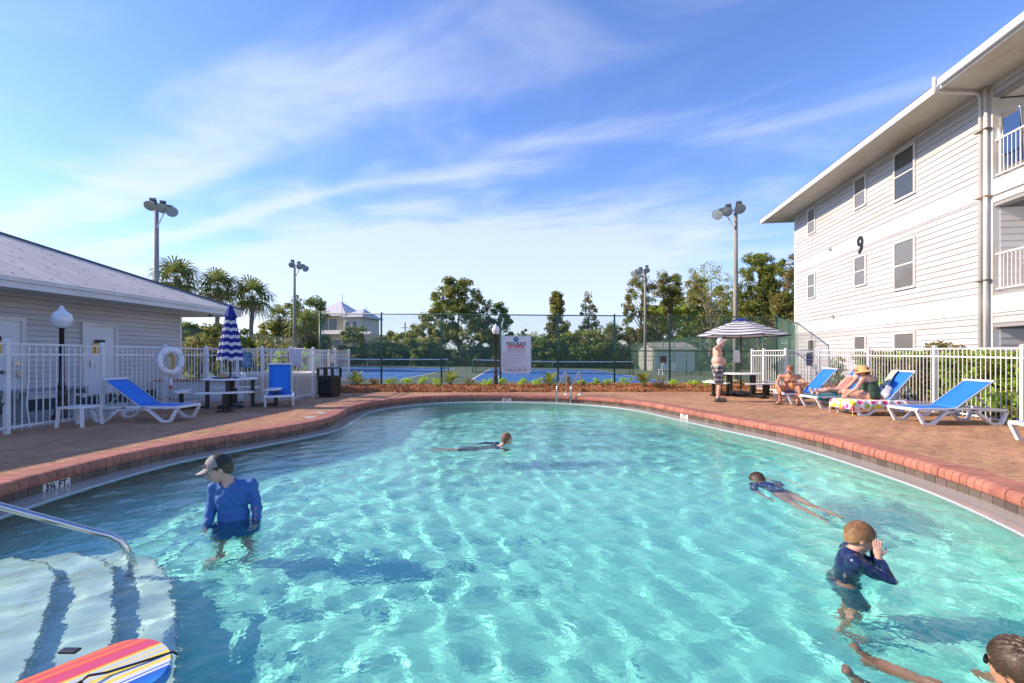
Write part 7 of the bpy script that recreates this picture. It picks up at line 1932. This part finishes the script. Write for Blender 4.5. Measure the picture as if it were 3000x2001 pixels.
skin_mesh('shirt', B.sub(['torso', 'shoulder', 'arm_']), .007, dk, base, o, .008, [], lambda P: .004 * np.sin(P[..., 0] * 60) * np.sin(P[..., 1] * 50))
shorts(B, o, base, bpy.data.materials['swim_dark'], frac=.8, r0=.10, r1=.095, waist=.03)

# --- swimmer near the right edge, face down
base = (3.0, 5.2, -.3)
Jr = dict(pelvis=(3.02, 5.02, -.345), chest=(3.0, 5.27, -.30), neck=(3.0, 5.43, -.27), head=(2.985, 5.54, -.255), head_f=(-.55, .45, -.70), head_u=(-.1, .75, .65), sh_r=(3.15, 5.36, -.29), sh_l=(2.85, 5.36, -.28),
          el_r=(3.24, 5.55, -.38), wr_r=(3.20, 5.75, -.42), el_l=(2.76, 5.18, -.34), wr_l=(2.80, 5.0, -.42), kn_r=(3.10, 4.75, -.41), an_r=(3.16, 4.50, -.42), toe_r=(3.18, 4.40, -.44), kn_l=(2.98, 4.75, -.46), an_l=(3.02, 4.48, -.50), toe_l=(3.04, 4.38, -.54))
B, o = person('wet haired child swimming face down in a star printed navy shirt', Jr, base, 'skin', res=.007, s=.76, hs=.88)
person_parts(B, o, base, 'hair_brown', hair_len=-.06, res=.006, eyes=False)
HAIRS['wet haired c'] = (B, base, 'hair_brown', 900, 0.035, 0.0016, -0.05, 0.2, 5)
star = spot_mat('navy_print', (.012, .03, .14), [(.5, .55, .65), (.6, .62, .7)], 17, .25)
skin_mesh('shirt', B.sub(['torso', 'shoulder', 'arm_l_up', 'arm_r_up']), .007, star, base, o, .009, [((3.0, 5.02, 0), (0, -1, 0))])

# --- man at the lower right corner
base = (2.15, 1.95, -.6)
Jg = dict(pelvis=(2.35, 1.80, -.83), chest=(2.30, 1.86, -.50), neck=(2.25, 1.90, -.25), head=(2.175, 1.945, -.075), head_f=(-.28, .95, -.06), sh_r=(2.47, 2.0, -.33), sh_l=(2.12, 1.80, -.33),
          el_r=(2.6, 2.1, -.55), wr_r=(2.5, 2.3, -.6), el_l=(2.0, 1.62, -.55), wr_l=(1.95, 1.8, -.65), kn_r=(2.22, 2.22, -.60), an_r=(1.93, 2.46, -.55), toe_r=(1.88, 2.50, -.44), kn_l=(2.05, 2.02, -.60), an_l=(1.78, 2.30, -.58), toe_l=(1.72, 2.34, -.47))
B, o = person('dark haired man with black sunglasses seen from behind at the lower right corner', Jg, base, 'skin_tan', res=.007, s=1.0, hs=1.02)
person_parts(B, o, base, None, glasses=True)
hd, r, f, u, hs = B.H; at = lambda a, b, c: hd + (r * a + f * b + u * c) * hs; Hf = np.stack([r, f, u])
hb = Body(); hb.ell(at(0, -.010, .040), v3(.078, .098, .092), Hf, .01); hb.ell(at(0, -.04, -.02), v3(.066, .062, .085), Hf, .03)
cut = Body(); cut.ell(at(0, .125, -.055), v3(.085, .095, .115), Hf); cut.ell(at(.09, .02, -.07), v3(.045, .05, .07), Hf, .02); cut.ell(at(-.09, .02, -.07), v3(.045, .05, .07), Hf, .02)
skin_mesh('hair', hb, .0035, M['hair_brown'], base, o, .009, [(at(0, 0, -.10), -u), (at(0, 0, -.03), nrm(f * .85 - u))], lambda P: .005 * np.sin(((P - hd) @ r) * 260 + 5 * np.sin(((P - hd) @ u) * 40)) * np.sin(((P - hd) @ f) * 90 + 3 * np.sin(((P - hd) @ u) * 60)) , [cut])
HAIRS['dark haired '] = (B, base, 'hair_brown', 7000, .040, .0013, -.09, .40, 6)
shorts(B, o, base, bpy.data.materials['swim_navy'], frac=.6)

# --- loose strands over the moulded hair of the near figures
def strands(B, o, base, m, n, ln, w, lowest=-.05, infl=.010, seed=1, wild=.25, name='hair_strands'):
    rs = np.random.RandomState(seed); hd, r, f, u, hs = B.H; b0 = v3(base); V = []; F = []; cnt_ = 0
    while cnt_ < n:
        d = rs.normal(size=3); d /= np.linalg.norm(d)
        lat, fw, upp = d
        if upp < -.75: continue
        p = np.array([.076 * lat, -.010 + .098 * fw, .030 + .092 * upp])
        if lowest > -.09 and p[2] < -.004 + .85 * p[1]: continue
        if p[2] < min(lowest, -.085) + .01 or (p[1] > .045 and p[2] < .055) or (p[1] > .0 and abs(p[0]) > .05 and p[2] < .005): continue
        nn = np.array([lat / .076, fw / .098, upp / .092]); nn /= np.linalg.norm(nn)
        crown_ = np.array([.012, -.055, .105]); t = p - crown_; t -= nn * (t @ nn); t /= np.linalg.norm(t) + 1e-6
        t = t + rs.normal(size=3) * wild; t -= nn * (t @ nn); t /= np.linalg.norm(t) + 1e-6
        sd = np.cross(nn, t); L = ln * rs.uniform(.6, 1.2); q0 = p + nn * (infl - .004); q1 = q0 + t * L * .5 + nn * (.005 + .004 * rs.rand()); q2 = q0 + t * L + nn * (.001 + .008 * rs.rand() * wild * 2) - nn * L * L * 3
        for pt, ww in ((q0, w), (q1, w * .8), (q2, w * .15)):
            for s_ in (-1, 1): c = pt + sd * ww * s_; V.append(hd + (r * c[0] + f * c[1] + u * c[2]) * hs - b0)
        k = cnt_ * 6; F += [(k, k + 1, k + 3, k + 2), (k + 2, k + 3, k + 5, k + 4)]; cnt_ += 1
    so = npmesh(name, np.array(V), np.array(F), m, o); so['kind'] = 'stuff'; return so
by_label = {p['label'][:12]: p for p in bpy.data.objects if p.name.startswith('person')}
for key, (Bx, bs, mm, n, ln, w, lo_, wd, sd_) in HAIRS.items():
    strands(Bx, by_label[key], bs, M[mm], n, ln, w, lo_, .010, sd_, wd)

# --- spray thrown up by the swimmer near the right edge
rs = np.random.RandomState(9); sp2_ = MB()
for q in range(130):
    a = rs.uniform(-.6, 2.2); dd_ = rs.uniform(.03, .34); x = 3.05 + math.cos(a) * dd_; y = 5.62 + math.sin(a) * dd_ * .8; z = WATER + rs.uniform(0, 1) ** 2 * (.20 - dd_ * .3) + .01; r_q = rs.uniform(.0025, .006)
    sp2_.lathe([(0, -r_q), (r_q, 0), (0, r_q)], 5, (x, y, z))
spo = sp2_.build('water_spray', mat('spray', (.85, .88, .9), .1, trans=.4), None, True); tag(spo, kind='stuff')

# --- everything under or in the water receives the light focused by the waves
for o in bpy.data.objects:
    rt = o
    while rt.parent is not None: rt = rt.parent
    if rt.name.startswith(('person', 'hand_rail', 'pool_ladder', 'pool_lip', 'bodyboard')) and o.type == 'MESH': o.cycles.is_caustics_receiver = True
